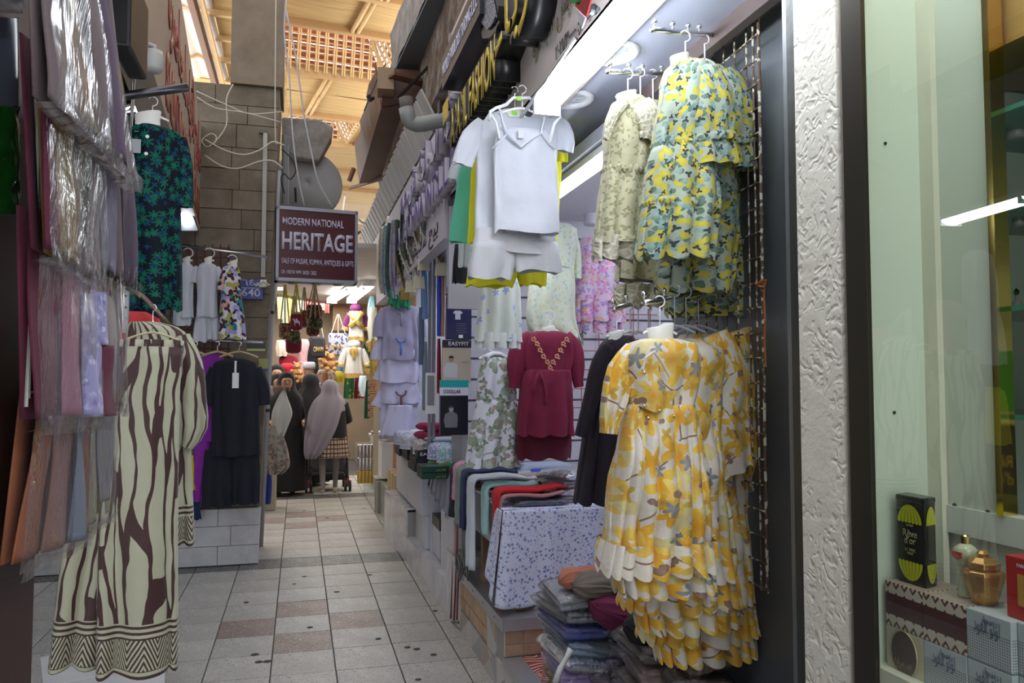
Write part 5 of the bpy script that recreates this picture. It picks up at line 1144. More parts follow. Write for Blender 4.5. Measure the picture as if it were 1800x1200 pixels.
# ---- zebra outfit
YZ = 2.3
zb0, zb1, zb2, zb3 = P(200, 1178, Y=YZ).z, P(200, 1163, Y=YZ).z, P(200, 1112, Y=YZ).z, P(200, 1086, Y=YZ).z
def zebra(name, lim):
    k = NT(name); uv = k.coord('UV'); u, v, _ = k.sep(uv); cr_, dk = (.42, .42, .30), (.045, .012, .012)
    wob = k.noise(uv, 5, 2); uu = k.math('ADD', u, k.math('MULTIPLY', k.math('SUBTRACT', wob, .5), .06))
    e = k.vor(k.comb(k.math('MULTIPLY', uu, 27), k.math('MULTIPLY', v, 2.5)), 1, 'DISTANCE_TO_EDGE', dim='2D')
    th = k.math('MULTIPLY', k.math('SUBTRACT', k.noise(uv, 11, 1), .1), .27); line = k.math('LESS_THAN', e, th)
    z0, z1, z2, z3 = lim
    tri = k.math('PINGPONG', u, .03); chev = k.math('GREATER_THAN', k.math('SINE', k.math('MULTIPLY', k.math('ADD', v, k.math('MULTIPLY', tri, 2.4)), 330)), .05)
    str_ = k.math('GREATER_THAN', k.math('SINE', k.math('MULTIPLY', v, 420)), .1)
    band = k.math('LESS_THAN', v, z3); inch = k.math('MULTIPLY', k.math('LESS_THAN', v, z2), k.math('GREATER_THAN', v, z1))
    c = k.mix(line, cr_, dk); c2 = k.mix(k.mix(inch, str_, chev), cr_, dk); k.set(k.mix(band, c, c2), .6, Sheen_Weight=.2); k.bump(k.noise(k.coord(), 16, 3), .3, .012); return k.m
ZB = zebra('zebra_trousers_print', (zb0, zb1, zb2, zb3)); q = P(330, 955, Y=2.55).z
ZB2 = zebra('zebra_tunic_print', (q, q+.02, q+.085, q+.12))
garment('zebra_trousers', 'wide olive trousers with dark zebra lines and chevron hems', 'trousers', YZ, [
    ('waist', 'l', [(598, 190, 323, 1), (606, 189, 323, 1), (622, 186, 322, .8)], ZB, dict(dep=.054, folds=16, amp=.010, seed=1)),
    ('leg', 'l', [(612, 188, 300), (700, 160, 270), (800, 140, 245), (950, 112, 225), (1080, 95, 205), (1165, 86, 196)], ZB, dict(dep=.05, folds=5, amp=.018, seed=2, dy=.05)),
    ('leg', 'l', [(610, 190, 321, .5), (650, 184, 318, .5), (700, 176, 315, .6), (800, 176, 313, .7), (950, 175, 312), (1080, 173, 312), (1176, 171, 312)], ZB, dict(dep=.055, folds=5, amp=.02, seed=3, dy=-.02, rot=.05))])
garment('zebra_tunic', 'matching olive tunic with dark zebra lines hanging behind the trousers', 'tunic', 2.55, [
    ('body', 'l', [(566, 230, 282), (574, 225, 312), (600, 222, 334), (680, 222, 336), (800, 222, 336), (900, 222, 340), (957, 222, 342)], ZB2, dict(dep=.04, folds=5, amp=.012, seed=4)),
    ('sleeve', 's', [(318, 590, 16), (332, 640, 24), (336, 700, 26), (338, 750, 26), (326, 785, 14)], ZB2, dict(flat=.5, dy=-.04, folds=5, amp=.012))])
hanger(268, 535, 584, 48, 2.42, 'pale yellow hanger holding the zebra trousers', m=mat('ivory_plastic', (.55, .50, .30), .4), neck=False)
mm = MB(); mm.tube([P(x, y, Y=2.6) for x, y in ((222, 505), (250, 520), (275, 545), (300, 575))], .007, 8); tag(mm.build('curved_hook', mat('brown_steel', (.16, .11, .07), .4, .5), smooth=True), 'curved brown hook arm above the zebra tunic', 'hook')
garment('red_garment', 'red garment shoulder showing above the zebra tunic', 'top', 2.75, [('body', 'l', [(548, 225, 258), (560, 215, 280), (600, 210, 285)], C('coral_red', (.45, .03, .03)), dict(dep=.03))])
GLF = printed('green_leaf_on_black', (.004, .008, .016), [(29, .62, 7, (.004, .07, .05), (.006, .12, .08), .12), (36, .4, 4, (.006, .03, .10), (.004, .05, .10), .5)], rough=.6)
for n_ in GLF.node_tree.nodes:
    if n_.type == 'BSDF_PRINCIPLED': n_.inputs['Sheen Weight'].default_value = 0; n_.inputs['Specular IOR Level'].default_value = .12
YG = 3.0
gs = garment('leafy_shirt', 'black shirt with dark green leaf print on the pipe rail', 'shirt', YG, [
    ('body', 'l', [(222, 238, 285), (232, 228, 316), (260, 222, 322), (350, 220, 318), (460, 222, 320), (545, 224, 320)], GLF, dict(dep=.045, folds=5, amp=.014, seed=4)),
    ('sleeve', 's', [(312, 244, 16), (322, 290, 16), (322, 330, 17), (322, 364, 17)], GLF, dict(flat=.5, dy=-.01)), ('hem_lining', 'l', [(525, 226, 290), (556, 228, 292)], C('navy_cotton', (.01, .02, .08)), dict(dep=.03, dy=.06))])
MB().lathe(P(259, 240, Y=YG-.062), [(.006, -.002), (.006, .002)], 12, 'Y').build('button', PLASTIC, gs); MB().lathe(P(257, 270, Y=YG-.066), [(.006, -.002), (.006, .002)], 12, 'Y').build('button', PLASTIC, gs)
MB().bb(P(231, 268, Y=YG-.07), P(248, 245, Y=YG-.068)).build('swing_tag', GREYPL, gs)
nhanger(268, 170, (234, 198, 284, 236), YG-.01, 'hanger with cream neck plate in the dark green leafy shirt')

# ---- clothes on the pier
YP = 6.62
rod('pier_rail', 'upper silver rail on the stone pier carrying white sets', P(300, 428, Y=YP), P(470, 452, Y=YP+.02), .010, STEEL); rod('pier_rail', 'lower silver rail on the stone pier under the printed dress', P(330, 596, Y=YP), P(463, 602, Y=YP+.02), .010, STEEL)
rw = thing('red_wire_grid', 'dark red wire grid behind the white sets on the pier', 'grid panel', P(360, 520, Y=6.85)); DRW = mat('dark_red_wire', (.16, .03, .03), .5)
for x in range(318, 412, 14): MB().tube([P(x, 430, Y=6.85), P(x, 640, Y=6.85)], .006, 5).build('wire', DRW, rw)
for y in range(436, 640, 16): MB().tube([P(318, y, Y=6.845), P(405, y, Y=6.845)], .005, 5).build('wire', DRW, rw)
def teeset(label1, label2, x0, x1, Y, seed, sh=True):
    w_ = x1-x0; c = (x0+x1)/2
    garment('t_shirt', label1, 't-shirt', Y, [('body', 'l', [(462, c-8, c+8), (466, x0+8, x1-6), (480, x0+3, x1-3), (520, x0+4, x1-4), (558, x0+3, x1-3)], WT, dict(dep=.05, folds=4, amp=.012, seed=seed)),
        ('sleeve', 's', [(x0+8, 470, 7), (x0, 484, 9), (x0-3, 496, 8)], WT, dict(flat=.6)), ('sleeve', 's', [(x1-7, 470, 7), (x1-1, 484, 8), (x1, 496, 7)], WT, dict(flat=.6))])
    if sh: garment('shorts', label2, 'shorts', Y+.01, [('leg', 'l', [(556, x0+2, c+2), (580, x0-2, c+1), (601, x0-4, c)], WT, dict(dep=.05, folds=4, amp=.01, seed=seed)), ('leg', 'l', [(556, c-2, x1-2), (580, c, x1), (597, c+1, x1+1)], WT, dict(dep=.05, folds=4, amp=.01, seed=seed+1))])
    nhanger(c+4, 436, (c-6, 452, c+9, 470), Y-.02, 'white hanger with neck form in '+label1[6:] if False else 'hanger with neck form in the '+label1, hw=8)
teeset('white T-shirt on the pier with matching shorts', 'white shorts under the middle white T-shirt', 342, 386, YP, 1)
teeset('white vest at the left end of the pier rail', '', 308, 344, YP+.02, 3, False)
garment('long_shorts', 'white bottoms under the leftmost white vest', 'shorts', YP+.03, [('leg', 'l', [(520, 306, 340), (560, 304, 338), (572, 304, 336)], WT, dict(dep=.05, folds=4, amp=.01))])
MUL = printed('abstract_leaf_print', (.70, .68, .74), [(8, .6, 2, (.02, .20, .34), (.04, .26, .36), .45), (9, .55, 2, (.70, .30, .34), (.76, .42, .42), .45), (10, .5, 2, (.34, .36, .05), (.42, .42, .1), .5), (12, .5, 3, (.03, .01, .02), (.06, .02, .03), .5), (11, .45, 2, (.32, .30, .62), (.4, .4, .7), .6)])
garment('printed_dress', 'white dress with teal, pink and olive leaf shapes on the pier', 'dress', YP-.03, [('bodice', 'l', [(466, 400, 412), (470, 392, 420), (490, 388, 424), (520, 388, 424)], MUL, dict(dep=.06, folds=4, amp=.01)), ('skirt', 'l', [(518, 388, 424), (560, 385, 430), (596, 383, 433)], MUL, dict(dep=.08, folds=6, amp=.02, hem=.01)), ('sleeve', 's', [(398, 474, 6), (392, 490, 7), (388, 510, 6)], MUL, dict(flat=.8, dy=-.04))])
nhanger(408, 448, (402, 458, 418, 474), YP-.05, 'hanger with neck form in the printed leaf dress', hw=8)
NAVY = cloth('black_navy_knit', (.008, .010, .020)); MAG = cloth('magenta_knit', (.30, .03, .42))
bs = garment('black_t_shirt', 'loose black short-sleeved top under the stone pier number plate', 't-shirt', YP-.08, [
    ('body', 'l', [(630, 402, 428), (636, 378, 448), (660, 372, 454), (720, 372, 456), (770, 372, 457), (800, 371, 458)], NAVY, dict(dep=.07, folds=9, amp=.014, seed=1)),
    ('sleeve', 's', [(380, 648, 12), (368, 680, 14), (362, 712, 12)], NAVY, dict(flat=.6)), ('sleeve', 's', [(448, 648, 12), (460, 680, 13), (464, 712, 12)], NAVY, dict(flat=.6))])
MB().bb(P(408, 682, Y=YP-.17), P(420, 655, Y=YP-.168)).build('swing_tag', PLASTIC, bs); MB().bb(P(412, 655, Y=YP-.168), P(416, 634, Y=YP-.166)).build('tag_string', PLASTIC, bs)
garment('black_trousers', 'wide black ribbed trousers below the loose black top', 'trousers', YP-.05, [('leg', 'l', [(790, 360, 412), (840, 356, 410), (890, 355, 408)], NAVY, dict(dep=.06, folds=8, amp=.016, seed=2)), ('leg', 'l', [(790, 404, 456), (840, 406, 457), (884, 407, 456)], NAVY, dict(dep=.06, folds=8, amp=.016, seed=3))])
garment('magenta_blouse', 'bright magenta top half hidden behind the black one', 'top', YP+.05, [('body', 'l', [(622, 352, 380), (632, 344, 396), (700, 342, 400), (775, 342, 400)], MAG, dict(dep=.04, folds=6, amp=.01))])
garment('magenta_trousers', 'bright magenta trousers below the magenta top', 'trousers', YP+.07, [('leg', 'l', [(770, 342, 372), (840, 338, 362), (880, 334, 356)], MAG, dict(dep=.04, folds=6, amp=.01))])
garment('navy_garment', 'navy blue garment hem showing under the magenta trousers', 'top', YP+.1, [('body', 'l', [(840, 325, 345), (880, 325, 350), (912, 325, 354)], C('deep_navy', (.012, .03, .10)), dict(dep=.03)), ('yellow_hem', 'l', [(800, 330, 340), (860, 330, 344)], YEL, dict(dep=.02, dy=-.05))])
WH = mat('pale_wood_hanger', (.52, .40, .22), .4)
for x, hw, lab in ((343, 20, 'leftmost of three wooden hangers on the lower pier rail'), (382, 28, 'middle of three wooden hangers on the lower pier rail'), (420, 34, 'rightmost wooden hanger, in the loose black top')): hanger(x, 600, 618, hw, YP-.06, lab, m=WH, neck=False, hh=9)
for (x0, y0, x1, y1, col, lab) in ((434, 601, 466, 617, (.05, .05, .06), 'small dark printed flyer stuck on the stone pier'), (455, 630, 471, 652, (.35, .38, .12), 'small green and yellow flyer stuck on the stone pier')):
    p, q_ = P(x0, y0, Y=6.885), P(x1, y1, Y=6.885); o = tag(MB().bb((p.x, 6.884, q_.z), (q_.x, 6.889, p.z)).build('flyer', mat('flyer_'+str(x0), col, .5)), lab, 'flyer'); MB().bb((p.x, 6.882, q_.z), (q_.x, 6.884, q_.z+.02)).build('printed_strip', mat('flyer_blue' if x0 > 440 else 'flyer_lime', (.05, .08, .3) if x0 > 440 else (.5, .55, .15), .5), o)
bx = thing('white_box', 'flat white box lying on the floor under the zebra trousers', 'box', (-.62, 3.3, .1)); p = P(130, 1195, Z=.1)
MB().box((p.x+.1, p.y+.1, .09), (.5, .4, .10), .3).build('carton', mat('dirty_white', (.6, .6, .62), .5), bx, bevel=.004); MB().box((p.x+.1, p.y+.1, .145), (.51, .41, .012), .3).build('lid', mat('dirty_white', (.6, .6, .62), .5), bx)

# ================================================================ GLASS DISPLAY CASE (right edge)
ev = py3+.02; PG = NT('pale_green_panel'); co = PG.coord(); PG.set(PG.mix(PG.noise(co, 2, 3), (.58, .66, .52), (.64, .71, .59)), .45); PG = PG.m; CREAMP = mat('cream_panel', (.66, .66, .52), .45, var=.04)
BX = 1.06; CE = P(1588, 600, X=BX).y
case = thing('display_case', 'tall perfume display case behind a glass pane at the right edge', 'display case', (1.1, .6, 0))
MB().bb((GX+.006, ev, .2), (BX+.03, ev+.02, 3.2)).build('end_panel', PG, case)
MB().bb((BX-.012, ev-.03, .2), (BX, ev, 3.2)).build('corner_post', CREAMP, case)
yr = P(1750, 600, X=BX).y; zl = P(1700, 893, X=BX).z
MB().bb((BX, yr, zl), (BX+.02, ev, 3.2)).build('back_panel', mat('back_green', (.55, .60, .50), .22, var=.1, nsc=2), case)
MB().bb((BX-.004, yr-.3, zl-.045), (BX+.03, ev, zl)).build('ledge_rail', mat('case_white', (.62, .66, .60), .4), case); MB().bb((BX+.008, -.1, .2), (BX+.03, ev, zl-.045)).build('lower_back', mat('case_white', (.62, .66, .60), .4), case)
BRASS = mat('brass', (.70, .52, .16), .15, 1, var=.1)
MB().bb((BX-.008, yr-.012, zl), (BX+.02, yr, 3.2)).build('brass_edge', BRASS, case)
MB().bb((BX+.30, -.2, .2), (BX+.32, yr+.2, 3.2)).build('mirror_back', mat('mirror_greenish', (.34, .38, .30), .12, .3), case)
MB().bb((BX+.02, yr+.16, .2), (BX+.30, yr+.18, 3.2)).build('side_wall', PG, case)
for yy in (245, 400, 560, 730): 
    z_ = P(1775, yy, X=BX+.15).z; MB().bb((BX+.02, -.2, z_), (BX+.30, yr+.16, z_+.008)).build('glass_shelf', mat('green_glass_edge', (.05, .22, .16), .1), case)
zt_ = P(1775, 110, X=BX+.1).z; MB().bb((BX+.03, -.2, zt_), (BX+.29, yr+.15, 3.2)).build('amber_header', mat('amber_panel', (.42, .24, .07), .35, var=.3, nsc=3), case)
MB().bb((GX+.004, -.2, .2), (BX, ev, zl-.26)).build('plinth', CREAMP, case)
sc_ = MB()
for x, y in ((1678, 892), (1737, 904)): sc_.lathe(P(x, y-4, X=BX-.0005), [(.004, 0), (.004, -.001)], 10, 'X')
for x, y in ((1556, 252), (1572, 725)): sc_.lathe(P(x, y, Y=ev-.001), [(.003, 0), (.003, -.001)], 10, 'Y')
sc_.build('screw_hole', BLACK, case)['kind'] = 'stuff'
k = NT('shop_glass'); g = k.n('ShaderNodeBsdfGlossy'); g.inputs['Roughness'].default_value = .0; t_ = k.n('ShaderNodeBsdfTransparent'); t_.inputs['Color'].default_value = (.93, .97, .93, 1)
lw = k.n('ShaderNodeLayerWeight'); lw.inputs['Blend'].default_value = .5; mx = k.n('ShaderNodeMixShader'); k.put(mx.inputs[0], k.math('ADD', k.math('MULTIPLY', k.math('POWER', lw.outputs['Facing'], 5), .9), .12)); k.put(mx.inputs[1], t_.outputs[0]); k.put(mx.inputs[2], g.outputs[0]); k.t.links.new(mx.outputs[0], k.out.inputs['Surface'])
pane = MB(); pane.add([(GX, -.3, .2), (GX, py3, .2), (GX, py3, 3.2), (GX, -.3, 3.2)], [(0, 1, 2, 3)]); pane.build('glass_pane', k.m, case)
area('case_light', (GX+.07, .85, 3.1), (.1, .5), 5, (.95, 1, .86), (0, 0, 0)); area('case_light', (BX+.15, .5, 3.1), (.2, .5), 4, (.95, 1, .86), (0, 0, 0))
# boxes in the case
def dots(name, base, dark, band, kind):
    k = NT(name); co = k.coord('Object'); x, y, z = k.sep(co); u = k.math('ADD', y, x); zz = z
    if kind == 'maroon':
        cu, cz = k.math('SUBTRACT', k.math('FRACT', k.math('MULTIPLY', u, 55)), .5), k.math('SUBTRACT', k.math('FRACT', k.math('MULTIPLY', zz, 44)), .5)
        d = k.math('ADD', k.math('ABSOLUTE', cu), k.math('ABSOLUTE', cz)); fl_ = k.math('LESS_THAN', k.math('ABSOLUTE', k.math('SUBTRACT', d, .3)), .12)
        mid = k.math('LESS_THAN', k.math('ABSOLUTE', zz), .017); c = k.mix(fl_, base, dark); c = k.mix(mid, c, band)
    else:
        v = k.math('SUBTRACT', k.math('FRACT', k.math('MULTIPLY', k.math('ADD', u, zz), 130)), .5); w_ = k.math('SUBTRACT', k.math('FRACT', k.math('MULTIPLY', k.math('SUBTRACT', u, zz), 130)), .5)
        dt = k.math('LESS_THAN', k.math('MULTIPLY', v, w_), .0); low = k.math('LESS_THAN', zz, .012)
        c = k.mix(k.math('MULTIPLY', dt, low), base, dark); c = k.mix(k.math('LESS_THAN', zz, -.034), c, band)
        c = k.mix(k.math('MULTIPLY', k.math('GREATER_THAN', zz, .012), k.noise(co, 30, 2)), c, (.36, .42, .48))
    k.set(c, .4); return k.m
MBX = dots('maroon_cross_print', (.56, .52, .42), (.13, .03, .03), (.07, .015, .02), 'maroon'); GBX = dots('grey_lattice_print', (.52, .56, .56), (.20, .23, .28), (.16, .20, .28), 'grey')
FXC = .945; DEPTH = .085
def cbox(label, ya, yb, z0, z1, m, fx=FXC, dp=DEPTH, cat='box', name='perfume_box', **kw):
    me = MB().bb((-dp/2, -(ya-yb)/2+.0006, -(z1-z0)/2), (dp/2, (ya-yb)/2-.0006, (z1-z0)/2-.0004)); o = me.build(name, m, bevel=.0012); o.location = (fx+dp/2, (ya+yb)/2, (z0+z1)/2); tag(o, label, cat, **kw); return o
Y0 = P(1556, 1060, X=FXC).y; Y1 = P(1621, 1060, X=FXC).y; Y2 = P(1697, 1060, X=FXC).y; Y3 = P(1776, 1060, X=FXC).y; Y4 = Y3-.1
zt_ = P(1621, 1040, X=FXC).z; zm = P(1621, 1122, X=FXC).z; zl2 = zm-(zt_-zm)
ab = (FXC-.0005, 0, 0)
b1 = cbox('maroon cross-patterned perfume box, left one of the pair', Y0, Y1, zm, zt_, MBX); b2 = cbox('maroon cross-patterned perfume box, right one of the pair', Y1, Y2, zm, zt_, MBX)
b3 = cbox('grey lattice-print perfume box beside the maroon pair', Y2, Y3, zm, zt_, GBX); b4 = cbox('cream box with a dark oval window in the bottom row', Y0, Y1, zl2, zm, mat('cream_box', (.50, .46, .32), .4))
b5 = cbox('grey lattice-print perfume box in the bottom row, under the right maroon one', Y1, Y2, zl2, zm, GBX); b6 = cbox('grey lattice-print perfume box in the bottom row, below its twin', Y2, Y3, zl2, zm, GBX)
cbox('pale patterned perfume box cut off at the right edge, top row', Y3, Y4, zm, zt_, GBX, dp=.07, fx=FXC+.01); cbox('pale patterned perfume box cut off at the right edge, bottom row', Y3, Y4, zl2, zm, GBX, dp=.07, fx=FXC+.01)
INK = mat('navy_print', (.10, .12, .22), .5)
for o, yy, zz in ((b3, (Y2+Y3)/2, zt_), (b5, (Y1+Y2)/2, zm), (b6, (Y2+Y3)/2, zm)):
    text('lettering', '\ufea9\ufeee\ufecc\ufedf\ufe8d \ufe86\ufedf\ufe86\ufedf', .02, INK, (FXC-.0006, yy+.024, zz-.028), AL, o, width=.044, ext=.0003); text('lettering', '\ufead\ufe8e\ufea0\ufea3', .01, INK, (FXC-.0006, yy+.012, zz-.014), AL, o, width=.022, ext=.0003)
m = MB(); m.rings([[Vector((FXC-.0008, (Y0+Y1)/2+.028*math.cos(a)*s, (zm+zl2)/2+.036*math.sin(a)*s)) for a in [2*PI*i/32 for i in range(32)]] for s in (1, .1)], cap=(False, True)); m.build('oval_window', mat('oval_brown', (.06, .03, .02), .2), b4)
m = MB(); m.tube([Vector((FXC-.001, (Y0+Y1)/2+.028*math.cos(a), (zm+zl2)/2+.036*math.sin(a))) for a in [2*PI*i/32 for i in range(32)]], .001, 5, closed=True); m.build('oval_rim', mat('gold_foil', (.5, .42, .2), .3, .7), b4)
text('lettering', '\ufe94\ufef4\ufed7\ufeae\ufeb7 \ufe96\ufee8\ufe91', .015, MATS['gold_foil'], (FXC-.0014, (Y0+Y1)/2+.02, (zm+zl2)/2-.02), AL, b4, width=.036, ext=.0003)
# black tin
tb = P(1628, 1034, X=.965); hh = P(1628, 877, X=.965).z-tb.z; TIN = mat('black_tin', (.022, .020, .018), .25); CH2 = mat('chartreuse_print', (.52, .54, .02), .35)
tin = thing('black_tin', 'tall black tin with chartreuse fluted fans and gilt lettering', 'tin', (tb.x, tb.y, zt_))
an = R(22); ux = Vector((-math.sin(an)*.0, 0, 0)); fdir = Vector((-.16, .987, 0)).normalized(); sdir = Vector((.987, .16, 0))
# front face runs from the near corner tb towards the far left; the side face runs to the right
zb_ = zt_; cw, dw = .060, .034; fdir = Vector((-.02, 1, 0)).normalized(); sdir = Vector((.95, .31, 0)).normalized(); base = Vector((tb.x, tb.y, zb_)); hh = P(1628, 877, X=tb.x).z-zb_
m = MB(); m.prism([base, base+fdir*cw, base+fdir*cw+sdir*dw, base+sdir*dw], (0, 0, hh*.965)); m.build('body', TIN, tin, bevel=.003)
m = MB(); o_ = -fdir*.001-sdir*.001; m.prism([base+o_+Vector((0, 0, hh*.93)), base+fdir*(cw+.001)-sdir*.001+Vector((0, 0, hh*.93)), base+fdir*(cw+.001)+sdir*(dw+.001)+Vector((0, 0, hh*.93)), base+sdir*(dw+.001)-fdir*.001+Vector((0, 0, hh*.93))], (0, 0, hh*.07)); m.build('lid', TIN, tin, bevel=.003)
def fan(o0, du, nrm_, wdt, z0, z1, up):
    ped = 7
    for i in range(ped):
        t0, t1 = (i+.06)/ped, (i+.94)/ped
        def f(t, s):      # s: 0 root, 1 rim
            bulge = math.sin(s*PI/2)**.6; x = .5+(t-.5)*(.16+.84*bulge); z = (z0+(z1-z0)*(1-s)) if up else (z0+(z1-z0)*s)
            return o0+du*(x*wdt)+Vector((0, 0, z))+nrm_*.0012
        pts = [f(t0, s/8) for s in range(9)]+[f((t0+t1)/2, 1.06)]+[f(t1, s/8) for s in range(8, -1, -1)]
        MB().add(pts, [tuple(range(len(pts)))]).build('fluted_fan', CH2, tin)
nf = Vector((-fdir.y, fdir.x, 0)); ns = -Vector((-sdir.y, sdir.x, 0))
fan(base+fdir*.004, fdir, nf, cw-.008, hh*.70, hh*.90, True); fan(base+fdir*.004, fdir, nf, cw-.008, hh*.24, hh*.03, True) if False else None
fan(base+fdir*.004, fdir, nf, cw-.008, hh*.04, hh*.25, False); fan(base+sdir*.003, sdir, ns, dw-.006, hh*.70, hh*.90, True); fan(base+sdir*.003, sdir, ns, dw-.006, hh*.04, hh*.25, False)
TG = mat('dull_gilt', (.42, .38, .20), .4, .3); rt = Matrix(((-fdir.x, 0, nf.x), (-fdir.y, 0, nf.y), (0, 1, 0)))
for s_, v, h_, wd in (('Rêve', .535, .012, .030), ('d\'or', .455, .012, .024), ('L.T. PIVER', .37, .005, .022), ('PARIS', .335, .004, .012), ('LOTION', .655, .0035, .014)):
    text('lettering', s_, h_, TG, base+fdir*(cw/2+wd/2)+Vector((0, 0, hh*v))+nf*.001, rt, tin, width=wd, ext=.0003, bold=.01)
# bottle, gilt jar, red box
c = P(1699, 1018, X=.99); z0_ = zt_
bt_ = thing('perfume_bottle', 'slim waisted glass perfume bottle with a red heart label', 'bottle', (c.x, c.y, z0_)); hb = P(1699, 940, X=.99).z-z0_; c.z = z0_
m = MB(); m.lathe(c, [(.012, 0), (.013, hb*.04), (.010, hb*.28), (.0085, hb*.42), (.016, hb*.66), (.018, hb*.76), (.012, hb*.82), (.006, hb*.86)], 20); m.build('body', mat('pale_green_glass', (.46, .50, .34), .08), bt_, smooth=True)
MB().lathe(c+Vector((0, 0, hb*.86)), [(.0062, 0), (.0062, hb*.12), (.004, hb*.14)], 12).build('gold_cap', BRASS, bt_); MB().prism([c+Vector((-.0165, .010, hb*.74)), c+Vector((-.0165, -.010, hb*.74)), c+Vector((-.015, -.007, hb*.64)), c+Vector((-.013, 0, hb*.60)), c+Vector((-.015, .007, hb*.64))], (-.003, 0, 0)).build('label', mat('red_label', (.5, .05, .03), .4), bt_)
c = P(1731, 1060, X=.985); jar = thing('gilt_jar', 'faceted gold coloured lidded jar beside the perfume bottle', 'jar', (c.x, c.y, zt_)); s = (P(1765, 1000, X=.985)-P(1697, 1000, X=.985)).length/2*.8; c.z = zt_; GJ = mat('gilt_bronze', (.55, .30, .10), .28, .8, var=.1)
hj = P(1731, 968, X=.985).z-zt_
m = MB(); m.lathe(c, [(s*.55, 0), (s*.62, hj*.05), (s*.95, hj*.45), (s, hj*.56), (s*.96, hj*.62), (s*.7, hj*.66)], 8); m.build('body', GJ, jar, bevel=.001); m = MB(); m.lathe(c, [(s*.72, hj*.66), (s*.78, hj*.68), (s*.78, hj*.78), (s*.5, hj*.88), (s*.22, hj*.90)], 8); m.build('lid', GJ, jar, bevel=.001); m = MB(); m.lathe(c, [(s*.2, hj*.9), (s*.34, hj*.95), (s*.2, hj)], 8); m.build('knob', GJ, jar)
yy0, yy1 = P(1767, 1000, X=.965).y, P(1767, 1000, X=.965).y-.07; rb = cbox('red perfume box with a small framed figure cut off at the right edge', yy0, yy1, zt_, zt_+hj*1.1, mat('red_box', (.45, .03, .03), .35), fx=.965, dp=.04)
MB().bb((.9635, yy0-.05, zt_+hj*.25), (.9648, yy0-.02, zt_+hj*.8)).build('framed_picture', mat('ochre_print', (.5, .28, .06), .4), rb); MB().bb((.963, yy0-.04, zt_+hj*.4), (.9635, yy0-.032, zt_+hj*.68)).build('figure_print', INK, rb)
text('lettering', 'PARFUM', .005, SW, (.9635, yy0-.02, zt_+hj*.93), AL, rb, width=.022, ext=.0003)
gbx = cbox('bright green box on a glass shelf at the right edge', yr-.02, yr-.12, P(1780, 720, X=BX+.1).z+.0, P(1780, 618, X=BX+.1).z, mat('bright_green', (.03, .30, .05), .3), fx=BX+.04, dp=.06)
bbx = cbox('dark blue and gold box below the green one at the right edge', yr-.02, yr-.12, P(1790, 860, X=BX+.1).z, P(1790, 745, X=BX+.1).z, mat('ink_blue_box', (.01, .02, .06), .3), fx=BX+.04, dp=.06)
text('lettering', "Rêve\nd'or", .02, TG, (BX+.039, yr-.035, P(1790, 815, X=BX+.1).z), AL, bbx, width=.05, ext=.0003)
def flac(label, x, y, s_): 
    c = P(x, y, X=BX+.12); t = thing('flacon', label, 'bottle', c); MB().lathe(c, [(s_, 0), (s_, .01), (s_*.5, s_*2), (s_*.25, s_*2.2), (s_*.25, s_*3)], 12).build('body', mat('flacon_glass', (.42, .42, .36), .1), t, smooth=True); MB().lathe(c+Vector((0, 0, s_*3)), [(s_*.2, 0), (s_*.45, s_*.5), (s_*.1, s_)], 10).build('stopper', BRASS, t)
flac('small clear flacon with a ball stopper on the top glass shelf', 1785, 243, .014); flac('small gilt flacon on the second glass shelf', 1790, 398, .009); flac('small gilt flacon on the third glass shelf', 1788, 556, .012)
# ================================================================ GOODS ON THE RIGHT
TZ = P(884, 897, Y=3.78).z-.002
CALI = printed('blue_sprig_calico', (.60, .62, .78), [(42, .34, 4, (.06, .09, .34), (.14, .18, .45), .35), (60, .25, 3, (.14, .16, .36), (.2, .25, .5), .4)], bump=.2)
tb_ = thing('goods_table', 'low wooden table on the raised threshold covered with goods', 'table', (1.3, 4.2, KZ))
MB().bb((1.02, 3.80, TZ-.03), (1.9, 4.95, TZ)).build('table_top', WOOD, tb_)
MB().bb((1.0, 4.0, TZ-.22), (1.02, 4.95, TZ)).build('side_board', mat('grey_board', (.50, .49, .50), .5), tb_)
for x, y in ((1.045, 3.83), (1.03, 4.42), (1.85, 3.83), (1.85, 4.9)): MB().bb((x, y, KZ+.002), (x+.065, y+.065, TZ-.03)).build('leg', WOOD, tb_)
tc = thing('table_cloth', 'blue sprigged white cloth hanging over the front of the goods table', 'tablecloth', (1.3, 3.78, TZ))
cl0, cl1 = P(884, 897, Y=3.78), P(1100, 895, Y=3.78)
def tcl(s, t):
    x = cl0.x+(cl1.x-cl0.x)*s; drop = .455-.20*max(0, (s-.42)/.58)**1.3+.02*math.sin(s*9); fold = .022*math.sin(s*22+mnoise.noise(Vector((s*5, t, 0)))*2)*t
    return Vector((x-.05*t*(1-s)**3, 3.775-.03*t-fold, cl0.z-drop*t))
m = MB(); m.grid(tcl, 90, 26, uvs=(.7, .46)); m.grid(lambda s, t: Vector((cl0.x+(cl1.x-cl0.x)*s, 3.775+.30*t, cl0.z+.002+.004*mnoise.noise(Vector((s*8, t*8, 0))))), 40, 10, uvs=(.7, .3)); m.grid(lambda s, t: Vector((cl0.x-.006-.05*t-.01*math.sin(s*9)*t, 3.775+.13*s, cl0.z-(.44-.12*s)*t)), 14, 20, uvs=(.13, .46)); m.build('cloth', CALI, tc, smooth=True, thick=.002)
